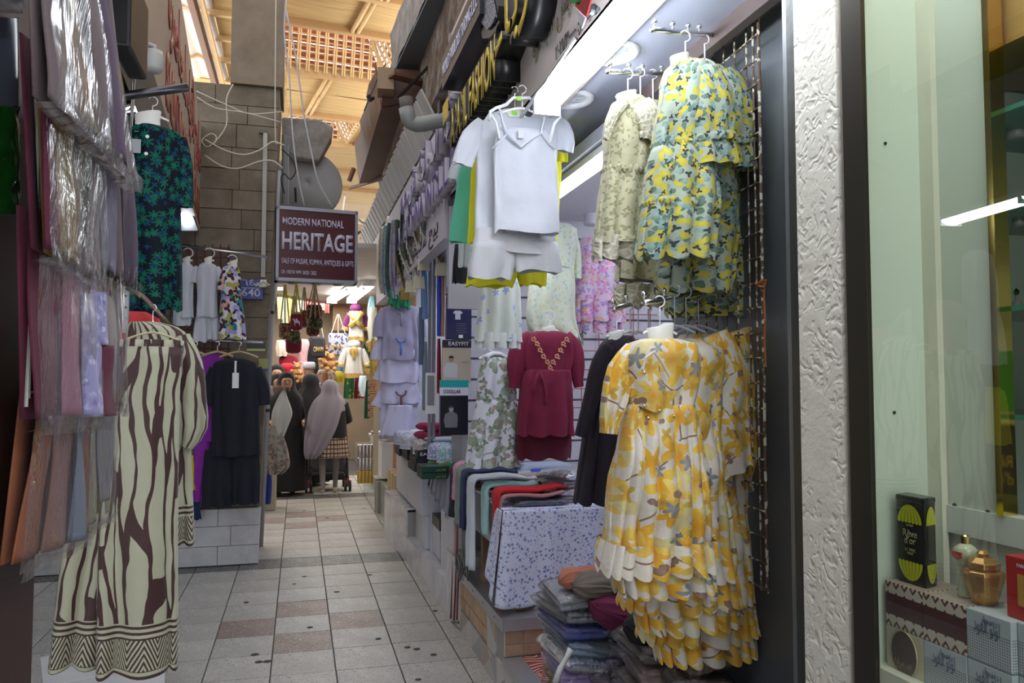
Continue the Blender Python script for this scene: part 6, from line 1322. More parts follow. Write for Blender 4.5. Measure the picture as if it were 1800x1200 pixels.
def strip(name, label, x_in, yc, wd, px, zc, drop, m, th=.012, seed=0, hang=0.0, slant=0):
    xe = P(px, 800, Y=yc).x; t = thing(name, label, 'garment', (xe, yc, zc)); prof = []
    n1, n2, n3 = 8, 7, 14; r = .035
    for i in range(n1): prof.append((x_in+(xe+r-x_in)*i/n1, zc+.012*math.sin(i*.8+seed)*(1-i/n1), 0))
    for i in range(n2+1): a = PI/2*i/n2; prof.append((xe+r-r*math.sin(a), zc-r+r*math.cos(a), 0))
    for i in range(1, n3+1): prof.append((xe-hang*(i/n3), zc-r-(drop-r)*i/n3, i/n3))
    rings = []
    for x, z, q in prof:
        i = len(rings); w_ = wd/2*(1-.12*q); ring = []
        a = prof[max(i-1, 0)]; b_ = prof[min(i+1, len(prof)-1)]; d = Vector((b_[0]-a[0], 0, b_[1]-a[1])).normalized(); nn = Vector((-d.z, 0, d.x))*(-1)
        for j in range(20):
            an_ = 2*PI*j/20; cy = w_*sg_(math.cos(an_), .6); ct = th*sg_(math.sin(an_), .7)*(1+.5*mnoise.noise(Vector((cy*30, i*.35, seed))))
            ring.append(Vector((x, yc+slant*q+cy+.008*mnoise.noise(Vector((i*.3, seed, 0))), z))+nn*(ct+.010*q*math.sin(cy*70+seed)))
        rings.append(ring)
    m2 = MB(); m2.rings(rings, uv=lambda a, b: (a*.03, b*.01), cap=(True, True)); m2.build('cloth', m, t, smooth=True); return t
REDC = C('red_jersey', (.55, .008, .02)); PKC = C('pink_jersey', (.62, .30, .42)); DPK = C('dusty_pink_jersey', (.42, .18, .18)); MNT = C('mint_light', (.36, .60, .60)); IVO = C('ivory_jersey', (.66, .70, .78)); NVY = C('navy_jersey', (.02, .035, .10)); SAGE = C('sage_jersey', (.20, .27, .24)); INKC = C('ink_jersey', (.015, .018, .03))
strip('red_leggings', 'bright red leggings draped over the table edge, nearest the front', 1.35, 3.92, .12, 872, .95, .34, REDC, seed=1)
strip('pink_leggings', 'pale pink leggings just under the red pair, hanging longer', 1.32, 3.86, .05, 880, .925, .56, DPK, seed=2, th=.008)
strip('mint_leggings', 'mint leggings draped over the table edge between red and white', 1.25, 4.12, .12, 852, .95, .26, MNT, seed=3)
strip('ivory_leggings', 'long ivory white leggings hanging far down over the table edge', 1.30, 4.33, .16, 828, .965, .50, IVO, seed=4, hang=-.0)
strip('navy_leggings', 'navy leggings draped over the table edge left of the white pair', 1.25, 4.52, .10, 815, .975, .33, NVY, seed=5)
strip('sage_leggings', 'grey green leggings draped over the table edge left of the navy pair', 1.30, 4.64, .11, 806, .985, .34, SAGE, seed=6)
strip('rose_leggings', 'rose pink leggings lying on top at the far end of the pile', 1.35, 4.74, .10, 801, 1.00, .22, PKC, seed=7)
strip('black_leggings', 'black leggings hanging over the table edge at the far left end', 1.1, 4.83, .10, 795, .985, .32, INKC, seed=8)
strip('dusty_pink_trousers', 'long dusty pink trouser leg dangling at the far left end of the table', 1.1, 4.70, .05, 803, .88, .42, DPK, seed=9, th=.007)
CC = lambda n, c: cloth(n, tuple(min(.8, v*1.6+.02) for v in c))
BAGC = [CC('bag_lightblue', (.26, .36, .50)), CC('bag_greywhite', (.50, .50, .54)), CC('bag_mauve', (.28, .17, .28)), CC('bag_lilac', (.34, .24, .48)), CC('bag_navy', (.03, .05, .11)), CC('bag_blue', (.08, .12, .45)), CC('bag_olive', (.36, .38, .05)), CC('bag_dark', (.04, .04, .05)), CC('bag_brown', (.13, .09, .08)), CC('bag_magenta', (.35, .02, .16)), CC('bag_silver', (.32, .34, .38)), CC('bag_rosebrown', (.30, .19, .17))]
FILM3 = film('crinkled_bag', 30, .5, kf=.8, tint=(1.1, 1.1, 1.12))
def bagged(label, c, size, rz, ci, seed, group=None, tilt=0, n=2):
    w_, d, h = size; t = thing('bagged_garment', label, 'bagged garment', c, group)
    RM = Matrix.Rotation(rz, 3, 'Z') @ Matrix.Rotation(tilt, 3, 'Y')
    for q in range(n):
        m = MB(); z0 = h*q/n; hh = h/n; m.grid(lambda s, t_: (lambda a, zz: Vector(c)+RM@Vector(((s-.5)*w_*.94, d*.47*sg_(math.cos(a), .35), z0+hh/2+hh*.46*sg_(math.sin(a), .5)*(1-.6*abs(2*s-1)**6)+.003*mnoise.noise(Vector((s*12, zz*5, seed+q))))))(2*PI*t_, t_), 14, 16, uvs=(w_, d)); m.build('fold', BAGC[ci], t, smooth=True)
    m = MB(); m.grid(lambda s, t_: (lambda a: Vector(c)+RM@(Vector(((s-.5)*w_*1.12, d*.53*sg_(math.cos(a), .4), h/2+(h*.56+.004)*sg_(math.sin(a), .6)*(max(0, 1-abs(2*s-1)**8))))+Vector((mnoise.noise(Vector((s*20, t_*16, seed))), mnoise.noise(Vector((s*20, t_*16, seed+9))), mnoise.noise(Vector((s*22, t_*18, seed+4)))))*.008))(2*PI*t_), 30, 32); m.build('plastic_bag', FILM3, t, smooth=True)
    return t
p = P(985, 886, Y=3.98)
for i, (lab, ci) in enumerate((('bagged white garments stacked right of the red leggings, bottom one', 1), ('bagged white garments stacked right of the red leggings, second one', 2), ('bagged white garments stacked right of the red leggings, third one', 1), ('bagged white garments stacked right of the red leggings, topmost', 0))): bagged(lab, (p.x+.08+i*.006, 4.02, TZ+.004+.04*i), (.28, .26, .036), .1*i, ci, i)
bagged('bagged dark navy garment lying under the red leggings', (1.20, 3.93, TZ+.006), (.26, .2, .028), 0, 4, 7)
GC = 'loose folded garments at the back of the goods table'
folded('folded_garment', 'light blue folded garment behind the draped leggings', 'garment', (1.25, 4.62, TZ+.005), (.34, .2, .09), .2, C('sky_cloth', (.50, .58, .74)), 2, seed=1)
folded('folded_garment', 'pale folded garment pile between the rose leggings and the beige tights', 'garment', (1.2, 4.85, TZ+.005), (.34, .16, .11), 0, IVO, 2, seed=2)
folded('folded_garment', 'beige folded tights fanned on top of the pile', 'garment', (1.30, 4.35, TZ+.06), (.20, .10, .05), .5, C('nude_tights', (.50, .38, .28)), 3, seed=3)
folded('folded_garment', 'beige tights lying flat below the fanned ones', 'garment', (1.22, 4.28, TZ+.03), (.22, .08, .02), .2, C('nude_tights', (.50, .38, .28)), 1, seed=4)
folded('folded_garment', 'black folded garment in front of the beige tights', 'garment', (1.28, 4.18, TZ+.005), (.26, .14, .05), .3, INKC, 1, seed=5)
folded('folded_garment', 'royal blue folded garment by the velvet coat', 'garment', (1.52, 4.55, TZ+.005), (.32, .2, .10), -.2, C('royal_cloth', (.02, .08, .62)), 2, seed=6)
folded('folded_garment', 'pale blue folded garment beneath the royal blue one', 'garment', (1.5, 4.8, TZ+.005), (.36, .2, .12), .1, C('sky_cloth', (.50, .58, .74)), 2, seed=7)
folded('folded_garment', 'small black garment between the royal blue and beige pieces', 'garment', (1.43, 4.38, TZ+.005), (.18, .12, .06), .1, INKC, 1, seed=8)
# pile of bagged garments at the lower right
YB = 2.62; pp = lambda x, y, Y=YB: P(x, y, Y=Y)
bx0 = pp(1000, 1130)
rg2 = random.Random(8); ZB_ = .30
MB().bb((1.0, 1.9, KZ2), (1.21, 2.29, .56)).bb((1.02, 1.9, .56), (1.21, 2.08, .60)).bb((1.0, 2.3, KZ2), (1.6, 3.0, ZB_)).build('trim_15', mat('dark_plinth', (.03, .03, .035), .6), kind='structure')
LBL = ['silver grey bagged garment', 'pale blue bagged garment', 'blue bagged garment', 'lilac bagged garment', 'mauve bagged garment', 'navy bagged garment', 'olive yellow bagged garment', 'brown bagged garment', 'magenta bagged garment', 'dark bagged garment', 'rose brown bagged garment']
CI = [10, 0, 5, 3, 2, 4, 6, 8, 9, 7, 11]
cols_ = [(1015, [(6, 'lowest in the left stack'), (6, 'second from the bottom in the left stack'), (6, 'third from the bottom in the left stack'), (3, 'fourth from the bottom in the left stack'), (1, 'middle of the left stack'), (1, 'just above the middle of the left stack'), (2, 'under the grey ones of the left stack'), (0, 'second from the top of the left stack'), (0, 'on top of the left stack')], 0.10),
    (1062, [(4, 'lowest in the second stack from the left'), (4, 'second from the bottom in the second stack'), (8, 'bright, in the second stack from the left'), (4, 'upper middle of the second stack'), (3, 'large, near the top of the second stack'), (0, 'top of the second stack, under the burgundy shorts')], -.15),
    (1112, [(5, 'lowest in the third stack'), (5, 'second from the bottom in the third stack'), (9, 'third from the bottom in the third stack'), (0, 'shiny, top of the third stack')], .2),
    (1175, [(7, 'lowest of the brown ones behind'), (10, 'middle of the brown stack'), (7, 'top of the brown stack')], 0.0),
    (1245, [(9, 'lowest by the grid'), (7, 'middle stack by the grid'), (10, 'top of the stack by the grid')], -.1)]
for ci_, (px, items, rz) in enumerate(cols_):
    YB = (2.62, 2.60, 2.52, 2.12, 1.98)[ci_]; z = (ZB_+.004, ZB_+.004, ZB_+.03, .564, .604)[ci_]; X_ = P(px, 1150, Y=YB).x
    for i, (k_, where) in enumerate(items):
        h = .052 if ci_ < 2 else (.075, .062, .05)[ci_-2]; bagged(LBL[k_]+', '+where, (X_+rg2.uniform(-.012, .012)+.05*(ci_ < 2)*(1-i/9), YB+.08+rg2.uniform(-.02, .02), z), (.17, .30 if ci_ < 3 else .22, h*.9), rz+rg2.uniform(-.25, .25), CI[k_], ci_*10+i, tilt=rg2.uniform(-.12, .16)); z += h
PLE = lambda n, c: cloth(n, c, weave=3)
def heap(label, pts, Y, m, seed, r0=1.0):
    t = thing('crumpled_garment', label, 'garment', P(pts[1][0], pts[1][1], Y=Y)); 
    limb([(x, y, r) for x, y, r in pts], Y, flat=1.6, seed=seed, amp=.010, folds=13, n=90, rip=.10, crump=.012).build('cloth', m, t, smooth=True); return t
heap('crumpled orange pleated garment on top of the bagged pile', [(984, 1022, 4), (996, 1018, 15), (1030, 1012, 13), (1075, 1010, 12), (1085, 1012, 3)], 2.66, PLE('orange_crepe', (.46, .17, .10)), 1)
heap('crumpled taupe pleated garment beside the orange one', [(1008, 1030, 4), (1020, 1030, 17), (1050, 1028, 21), (1090, 1030, 22), (1100, 1030, 4)], 2.56, PLE('taupe_crepe', (.17, .14, .115)), 2)
heap('burgundy gathered shorts lying on the bagged pile', [(1038, 1060, 4), (1052, 1066, 20), (1085, 1076, 28), (1130, 1082, 24), (1145, 1084, 4)], 2.5, PLE('burgundy_crepe', (.13, .008, .05)), 3)
heap('large black garment heaped under the yellow floral hems', [(1098, 1098, 4), (1115, 1102, 20), (1180, 1115, 26), (1240, 1128, 20), (1275, 1136, 4)], 2.16, PLE('black_crepe', (.006, .007, .012)), 4)
st2 = thing('plastic_strapping', 'loose translucent strap standing against the left stack', 'strap', P(990, 1170, Y=2.4)); MB().tube([P(x, y, Y=2.36) for x, y in ((976, 1200), (985, 1175), (996, 1155), (1004, 1140))], [.012, .010, .008, .012], 8).build('strap', mat('milky_plastic', (.55, .55, .56), .3), st2, smooth=True)
# folded metal frame with cords between the shops
ff = thing('folded_stand', 'folded brown metal stand leaning in the gap beside the marble bench', 'stand', P(798, 1090, Z=0))
for d in (0, 6, 11): MB().tube([P(792+d, 1092-d*.3, X=.95), P(797+d*.9, 985, X=.96)], .006, 6).build('bar', mat('rust_brown_metal', (.16, .045, .03), .5, .4), ff)
MB().tube([P(788, 1092, X=.945), P(806, 1094, X=.945)], .006, 6).build('foot_bar', DARKMETAL, ff)
cr = thing('grey_cord_bundle', 'tangle of grey cords hanging at the corner of the marble bench', 'cord', P(812, 1000, X=.97))
for i in range(9): MB().tube([P(800+i*3+2*math.sin(i*2+j), 965+j*9, X=.945-.004*(i % 3)) for j in range(0, 4+i % 4)]+[P(806+i*2.4, 1000+10*math.sin(i), X=.95), P(800+i*3, 975, X=.96)], .006, 6).build('cord', C('grey_rope', (.16, .155, .15)), cr, smooth=True)

# ---- next shop: cabinets and stock
PWH = mat('cabinet_white', (.62, .63, .70), .4, var=.04)
cb_ = thing('low_cabinet', 'white low cabinet with an open shelf on the marble bench', 'cabinet', (1.3, 5.4, .2))
MB().bb((.985, 5.05, .20), (1.5, 5.07, .80)).bb((.985, 6.0, .2), (1.5, 6.02, .8)).bb((.985, 5.05, .80), (1.5, 6.08, .82)).bb((1.3, 5.07, .2), (1.32, 6.0, .8)).build('carcass', PWH, cb_)
MB().bb((.98, 5.07, .2), (.99, 5.52, .80)).build('front_panel', PWH, cb_); MB().bb((.985, 5.03, .41), (1.5, 5.05, .8)).build('end_panel', mat('dark_grey_panel', (.20, .20, .22), .5), cb_)
bxx = thing('black_lidded_box', 'white box with a black lid standing in the open cabinet shelf', 'box', (1.1, 5.8, .2)); MB().bb((1.0, 5.68, .21), (1.2, 5.98, .42)).build('box', PWH, bxx); MB().bb((.995, 5.66, .42), (1.21, 5.99, .50)).build('lid', BLACK, bxx)
cb2 = thing('low_cabinet', 'plain white counter under the black garment boxes', 'cabinet', (1.2, 6.7, .44)); MB().bb((.93, 6.1, .46), (1.5, 7.7, .84)).bb((.96, 6.1, .203), (1.5, 6.62, .459)).build('carcass', PWH, cb2, bevel=.004); MB().bb((.925, 6.11, .47), (.93, 6.88, .83)).build('door', PWH, cb2); MB().bb((.925, 6.9, .47), (.93, 7.69, .83)).build('door', PWH, cb2)
GBK = mat('garment_box_black', (.02, .022, .035), .3)
def gbox(label, c, size, txt=None, m=GBK, rz=0):
    t = thing('garment_box', label, 'box', c); MB().box(Vector(c)+Vector((0, 0, size[2]/2)), size, rz).build('carton', m, t, bevel=.002)
    if txt: text('lettering', txt, size[2]*.45, SW, (c[0]-size[0]*.42, c[1]-size[1]/2-.002, c[2]+size[2]*.25), FRONT, t, width=size[0]*.55, ext=.001, bold=.02)
    return t
gy = 5.75; gp1 = P(735, 836, Y=gy)
for i in range(3): gbox(['black garment box with white lettering, lowest of the near stack', 'black garment box with white lettering, middle of the near stack', 'black garment box with white lettering, topmost of the near stack'][i], (gp1.x+.12+.01*i, gy+.17, .84+.052*i), (.30, .34, .05), 'EASYFIT' if i != 1 else None, rz=0)
for j in range(3):
    for i in range(3): gbox('black and white garment box in the %s stack behind, %s' % (('second', 'third', 'rearmost')[j], ('lowest', 'middle', 'topmost')[i]), (1.02-.015*j, 6.3+j*.42, .845+.052*i), (.26, .36, .05))
for j in range(4):
    for i in range(4):
        o = folded('folded_white_shirt', 'flat folded white shirt packet, %s layer, %s from the camera' % (('lowest', 'second', 'third', 'topmost')[i], ('first', 'second', 'third', 'farthest')[j]), 'shirt', (1.04-.012*j+.01*math.sin(i*3+j), 5.9+j*.42, 1.002+.014*i), (.30, .34, .013), .15*math.sin(i*2+j), C('shirt_white', (.66, .67, .74)), 1, seed=i+j*7)
def kumma(label, x, y, Y, m, h_=1.0):
    c = P(x, y, Y=Y); t = thing('kumma_hat', label, 'cap', c); r = .085; m2 = MB(); n = 40; rings = []
    for hh, rr in ((0, 1.0), (.025, 1.01), (.05, 1.0), (.075, .97), (.095, .90), (.108, .72), (.112, .4), (.112, .02)): rings.append([c+Vector((r*rr*math.cos(a)*(1+.01*math.sin(a*7)), r*rr*math.sin(a), hh*h_+.004*math.sin(a*4+x))) for a in [2*PI*i/n for i in range(n)]])
    m2.rings(rings, uv=lambda i, j: (j/n*.53, i*.02), cap=(False, True)); m2.build('crown', m, t, smooth=True)
    m3 = MB(); m3.tube([c+Vector((r*1.01*math.cos(a), r*1.01*math.sin(a), .004)) for a in [2*PI*i/30 for i in range(30)]], .004, 6, closed=True); m3.build('rim', m, t, smooth=True); return t
def capmat(name, base, col): return printed(name, base, [(42, .7, 4, col, tuple(.5*(a+b) for a, b in zip(base, col)), .05), (70, .4, 3, col, col, .4)], bump=.6)
kumma('teal and white embroidered cap, nearest on the counter', 790, 812, 5.3, capmat('cap_teal', (.62, .70, .76), (.10, .34, .44)))
kumma('blue and white embroidered cap left of the teal one', 773, 806, 5.45, capmat('cap_blue', (.62, .64, .76), (.12, .14, .42)))
kumma('white and brown embroidered cap on the shirt packets', 746, 797, 5.9, capmat('cap_brown', (.66, .62, .64), (.34, .26, .25)))
kumma('pale grey embroidered cap beside the white and brown one', 722, 788, 6.2, capmat('cap_grey', (.6, .6, .66), (.30, .32, .42)))
kumma('pale lilac embroidered cap at the back of the packets', 710, 780, 6.5, capmat('cap_lilac', (.6, .6, .7), (.34, .34, .5)))
RG = printed('red_green_felt', (.22, .17, .11), [(9, .75, 1, (.45, .015, .03), (.5, .03, .05), .1), (11, .6, 2, (.04, .30, .10), (.05, .35, .12), .4)])
kumma('olive cap with red and green pattern under the teal cap', 788, 838, 5.28, RG, 1.0); kumma('second olive cap with red and green pattern, left behind', 772, 832, 5.46, RG, 1.0)
for i in range(2): 
    c = P(766, 857, Y=5.12); t = gbox(('dark green flat box with gilt lettering, lower one', 'dark green flat box with gilt lettering, upper one')[i], (c.x, 5.25, .86+.043*i), (.18, .22, .04), None, mat('bottle_green_box', (.008, .05, .035), .3)); text('lettering', '\ufeae\ufea7\ufe8e\ufed3', .016, mat('gold_foil2', (.4, .34, .1), .4), (c.x-.0, 5.138, .87+.043*i), FRONT, t, width=.07, ext=.001)
SCF = NT('grey_check_wool'); co = SCF.coord('UV'); u, v, _ = SCF.sep(co)
s1_ = SCF.math('LESS_THAN', SCF.math('FRACT', SCF.math('MULTIPLY', u, 5.2)), .32); s2_ = SCF.math('LESS_THAN', SCF.math('FRACT', SCF.math('MULTIPLY', v, 26)), .25); s3_ = SCF.math('GREATER_THAN', u, .55)
c_ = SCF.mix(SCF.math('MULTIPLY', s1_, s3_), (.26, .26, .33), (.02, .02, .03)); c_ = SCF.mix(SCF.math('MULTIPLY', SCF.math('LESS_THAN', SCF.math('ABSOLUTE', SCF.math('SUBTRACT', SCF.math('FRACT', SCF.math('MULTIPLY', u, 9)), .5)), .05), .8), c_, (.55, .55, .6)); SCF.set(c_, .9); SCF = SCF.m
sc1 = thing('check_scarf', 'grey scarf with black check band and fringe draped off the counter', 'scarf', (.98, 5.3, .85)); m = MB()
def scf(s, t):
    y = 5.0+.78*s; e = .10*math.sin(s*2.2+.4); 
    if t < .35: return Vector((1.18-.22*(t/.35), y, .862+.02*math.sin(s*8)+.012*mnoise.noise(Vector((s*6, t*6, 0)))))
    q = (t-.35)/.65; return Vector((.955-.02*q-.012*math.sin(s*26)*q, y, .860-(.22-.10*s)*q))
m.grid(scf, 60, 24, uvs=(1, .4)); m.build('cloth', SCF, sc1, smooth=True, thick=.005); m = MB()
for i in range(70): s = i/69; a = scf(s, 1); m.tube([a, a+Vector((0, .002*math.sin(i*3), -.022))], .0015, 4)
m.build('fringe', C('fringe_grey', (.22, .22, .28)), sc1, kind='stuff')
folded('folded_cloth', 'white and rose folded cloth packets beside the green boxes', 'cloth', (1.06, 5.52, .865), (.16, .26, .06), .3, printed('rose_stripe_cloth', (.66, .62, .66), [(20, .5, 2, (.40, .2, .2), (.5, .3, .3), .5)]), 4, seed=4)
# packs hanging on the partition
def flat_pack(label, x0, y0, x1, y1, Y, m, cat='packet'):
    a, b_ = P(x0, y0, Y=Y), P(x1, y1, Y=Y); t = thing('garment_packet', label, cat, ((a.x+b_.x)/2, Y, b_.z)); MB().bb((a.x, Y, b_.z), (b_.x, Y+.02, a.z)).build('packet', m, t, bevel=.004); return t, a, b_
Yk = 4.78
t, a, b_ = flat_pack('navy hanger packet with a white T-shirt print, above the beige one', 784, 518, 829, 597, Yk, mat('navy_pack', (.02, .022, .09), .25)); W_ = b_.x-a.x; H_ = a.z-b_.z
MB().prism([Vector((a.x-.008, Yk, a.z)), Vector((b_.x+.008, Yk, a.z)), Vector(((a.x+b_.x)/2, Yk, a.z+.055))], (0, .018, 0)).build('hanger_top', MATS['navy_pack'], t)
text('lettering', 'Byford', .022, SW, (a.x+W_*.42, Yk-.001, a.z-H_*.2), FRONT, t, width=W_*.42, ext=.001, bold=.01)
def tee_print(t, cx, z, s, m, Y):
    MB().prism([Vector((cx+x*s, Y-.0015, z+y*s)) for x, y in ((-.3, -.5), (.3, -.5), (.3, .2), (.42, .12), (.55, .3), (.3, .5), (.12, .52), (0, .46), (-.12, .52), (-.3, .5), (-.55, .3), (-.42, .12), (-.3, .2))], (0, .001, 0)).build('shirt_print', m, t)
tee_print(t, a.x+W_*.46, a.z-H_*.45, .055, SW, Yk); 
for i in range(5): MB().bb((a.x+W_*.4, Yk-.001, a.z-H_*(.64+.05*i)), (a.x+W_*(.8-.05*(i % 2)), Yk, a.z-H_*(.645+.05*i))).build('small_print', GREYPL, t)
MB().bb((a.x+W_*.5, Yk-.002, b_.z+.01), (a.x+W_*.66, Yk, b_.z+.03)).build('barcode_label', PLASTIC, t)
t, a, b_ = flat_pack('beige packet with a man in a white T-shirt, between navy and teal ones', 778, 610, 828, 672, Yk, mat('beige_pack', (.46, .40, .32), .25)); W_ = b_.x-a.x; H_ = a.z-b_.z; MB().bb((a.x, Yk-.003, a.z), (b_.x, Yk+.015, a.z+.045)).build('header', BLACK, t); text('lettering', 'EASYFIT', .024, SW, (a.x+W_*.2, Yk-.004, a.z+.011), FRONT, t, width=W_*.72, ext=.001, bold=.02)
SKN = mat('printed_skin', (.36, .22, .16), .5); HRD = mat('printed_hair', (.02, .015, .012), .5)
def man_print(t, cx, z, s, body, Y, skin=SKN):
    MB().prism([Vector((cx+x*s, Y-.0015, z+y*s)) for x, y in ((-.5, -1), (.5, -1), (.55, -.3), (.5, .1), (.15, .3), (-.15, .3), (-.5, .1), (-.62, -.4))], (0, .001, 0)).build('body_print', body, t)
    MB().prism([Vector((cx+.19*s*math.cos(q), Y-.003, z+.52*s+.27*s*math.sin(q))) for q in [2*PI*i/16 for i in range(16)]], (0, .002, 0)).build('face_print', skin, t)
    MB().prism([Vector((cx+.22*s*math.cos(q), Y-.0045, z+.62*s+.2*s*math.sin(q))) for q in [PI*i/8 for i in range(9)]], (0, .002, 0)).build('hair_print', HRD, t)
man_print(t, a.x+W_*.3, b_.z+H_*.48, .075, GREYW, Yk)
text('lettering', '\u25a1 XXL', .012, GREYPL, (a.x+W_*.68, Yk-.001, a.z-H_*.45), FRONT, t, width=W_*.22, ext=.0005)
t, a, b_ = flat_pack('teal topped black packet with a man posing in a jacket', 773, 695, 823, 764, Yk, mat('charcoal_pack', (.012, .014, .022), .2)); W_ = b_.x-a.x; H_ = a.z-b_.z; MB().bb((a.x, Yk-.002, a.z), (b_.x, Yk+.015, a.z+.05)).build('white_band', SW, t); MB().bb((a.x, Yk-.003, a.z+.05), (b_.x, Yk+.015, a.z+.095)).build('teal_header', mat('teal_pack', (.01, .34, .34), .3), t); text('lettering', 'DOLLAR', .022, BLACK, (a.x+W_*.25, Yk-.003, a.z+.014), FRONT, t, width=W_*.48, ext=.001, bold=.02)
MB().tube([Vector((a.x+W_*.17+.007*math.cos(q), Yk-.003, a.z+.024+.011*math.sin(q))) for q in [2*PI*i/12 for i in range(12)]], .002, 5, closed=True).build('emblem', BLACK, t); man_print(t, a.x+W_*.4, b_.z+H_*.5, .075, mat('grey_jacket_print', (.14, .14, .16), .5), Yk, mat('grey_face', (.3, .3, .3), .5))
flat_pack('pale blue printed packet partly hidden by the black shorts', 786, 435, 832, 505, Yk+.02, mat('paleblue_pack', (.50, .62, .80), .3))
for (x0, x1, y0, y1, c_, lab) in ((768, 776, 440, 590, (.03, .07, .50), 'royal blue hanging garment edge left of the navy packet'), (774, 782, 440, 590, (.50, .22, .14), 'rust hanging garment edge beside the royal blue one'), (779, 787, 430, 590, (.66, .64, .68), 'white hanging garment edge beside the rust one'), (740, 752, 470, 560, (.16, .28, .50), 'faded blue denim hanging left of the grey uprights'), (736, 746, 540, 640, (.10, .14, .22), 'dark checked garment hanging below the denim'), (742, 752, 600, 720, (.18, .24, .28), 'slate garment hanging lowest left of the grey uprights'), (776, 783, 600, 700, (.60, .58, .66), 'white hanging garment left of the beige packet'), (768, 775, 595, 690, (.25, .01, .03), 'crimson garment strip left of the beige packet')):
    garment('hanging_garment', lab, 'garment', 5.05 if x0 > 760 else 5.6, [('body', 'l', [(y0, x0+1, x1-1), ((y0+y1)/2, x0, x1), (y1, x0, x1)], C('c%d_%d' % (x0, y0), c_), dict(dep=.08, folds=4, amp=.01))])
for x in (755, 762): 
    o = tag(MB().bb(P(x-2, 790, Y=5.5), P(x+3, 400, Y=5.54)).build('steel_upright', mat('grey_upright', (.24, .25, .28), .4, .4)), 'left one of two grey steel uprights by the packets' if x == 755 else 'right one of two grey steel uprights by the packets', 'upright')
wf = thing('picture_frame', 'white framed panel standing on the counter below the garments', 'frame', P(757, 700, Y=5.4)); MB().bb(P(748, 727, Y=5.4), P(767, 655, Y=5.42)).build('frame', PLASTIC, wf); MB().bb(P(751, 712, Y=5.395), P(763, 660, Y=5.4)).build('pane', mat('grey_pane', (.3, .3, .34), .2), wf)
folded('folded_garment', 'crumpled crimson garment behind the caps', 'garment', tuple(P(765, 770, Y=5.9)), (.25, .2, .12), .4, C('crimson_cloth', (.32, .01, .07)), 2, seed=9); folded('folded_cloth', 'pale packets with teal edges stacked behind the caps', 'packet', tuple(P(780, 788, Y=5.6)), (.22, .2, .08), .2, C('teal_edge', (.35, .5, .55)), 3, seed=10)
# dishdashas, tasselled scarves
LIK = cloth('lilac_white_cotton', (.62, .60, .80), var=.05); GYL = cloth('grey_lilac_cotton', (.36, .34, .48), var=.05)
YK = 6.7
def kand(label, ys, ye, x0, x1, m, seed, tas=None):
    t = garment('child_tunic', label, 'tunic', YK+.03*seed, [('body', 'l', [(ys, 694, 716), (ys+5, x0+12, x1-8), (ys+24, x0+11, x1-11), (ye+18, x0+8, x1-8), (ye+40, x0+8, x1-10)], m, dict(dep=.06, folds=5, amp=.016, seed=seed, wr=.012)),
        ('sleeve', 's', [(x0+14, ys+8, 7), (x0+6, ys+28, 10), (x0+4, ye, 11)], m, dict(flat=.6, seed=seed)), ('sleeve', 's', [(x1-12, ys+8, 7), (x1-5, ys+28, 10), (x1-4, ye, 11)], m, dict(flat=.6, seed=seed))])
    if tas: MB().tube([P(x, y, Y=YK+.03*seed-.10) for x, y in ((696, ys+8), (700, ys+14), (706, ys+16), (712, ys+13), (714, ys+6))], .007, 6).tube([P(705, ys+16, Y=YK+.03*seed-.10), P(705, ys+38, Y=YK+.03*seed-.10)], .010, 6).build('tassel_collar', tas, t, smooth=True)
kand('grey lilac child tunic, topmost of the white row', 535, 592, 662, 744, GYL, 0, mat('grey_cord', (.25, .24, .34), .8)); kand('white child tunic with a blue tassel collar', 586, 632, 658, 744, LIK, 1, mat('blue_cord', (.10, .20, .55), .8)); kand('plain white child tunic, third in the row', 632, 668, 661, 746, LIK, 2); kand('white child tunic with a brown collar cord, lowest in the row', 680, 714, 658, 742, LIK, 3, mat('brown_cord', (.20, .07, .06), .8))
garment('white_shorts', 'white cotton shorts clipped below the child tunics', 'shorts', YK-.1, [('waist', 'l', [(712, 684, 724, 1), (722, 680, 726, .6), (760, 668, 722, .5), (768, 667, 721)], LIK, dict(dep=.05, folds=8, amp=.014)), ('hem_stripe', 'l', [(764, 667, 721, 1), (770, 666, 721, 1)], mat('taupe_stripe', (.34, .3, .34), .8), dict(dep=.053, folds=8, amp=.014, captop=False))])
for i, (y, lab) in enumerate(((528, 'white hanger over the grey lilac tunic'), (574, 'white hanger over the blue tassel tunic'), (672, 'white hanger over the brown cord tunic'))): hanger(704, y, y+14, 16, YK-.02+.03*i, lab, neck=False, hook=PLASTIC, hh=10)
def shem(name, base, col, d=.2): return printed(name, base, [(34, .6, 4, col, col, .25), (60, .4, 2, col, tuple(.6*a for a in col), .5)], bump=.5)
TASS = C('cream_tassel', (.62, .57, .42)); TASG = C('gold_tassel', (.30, .20, .04))
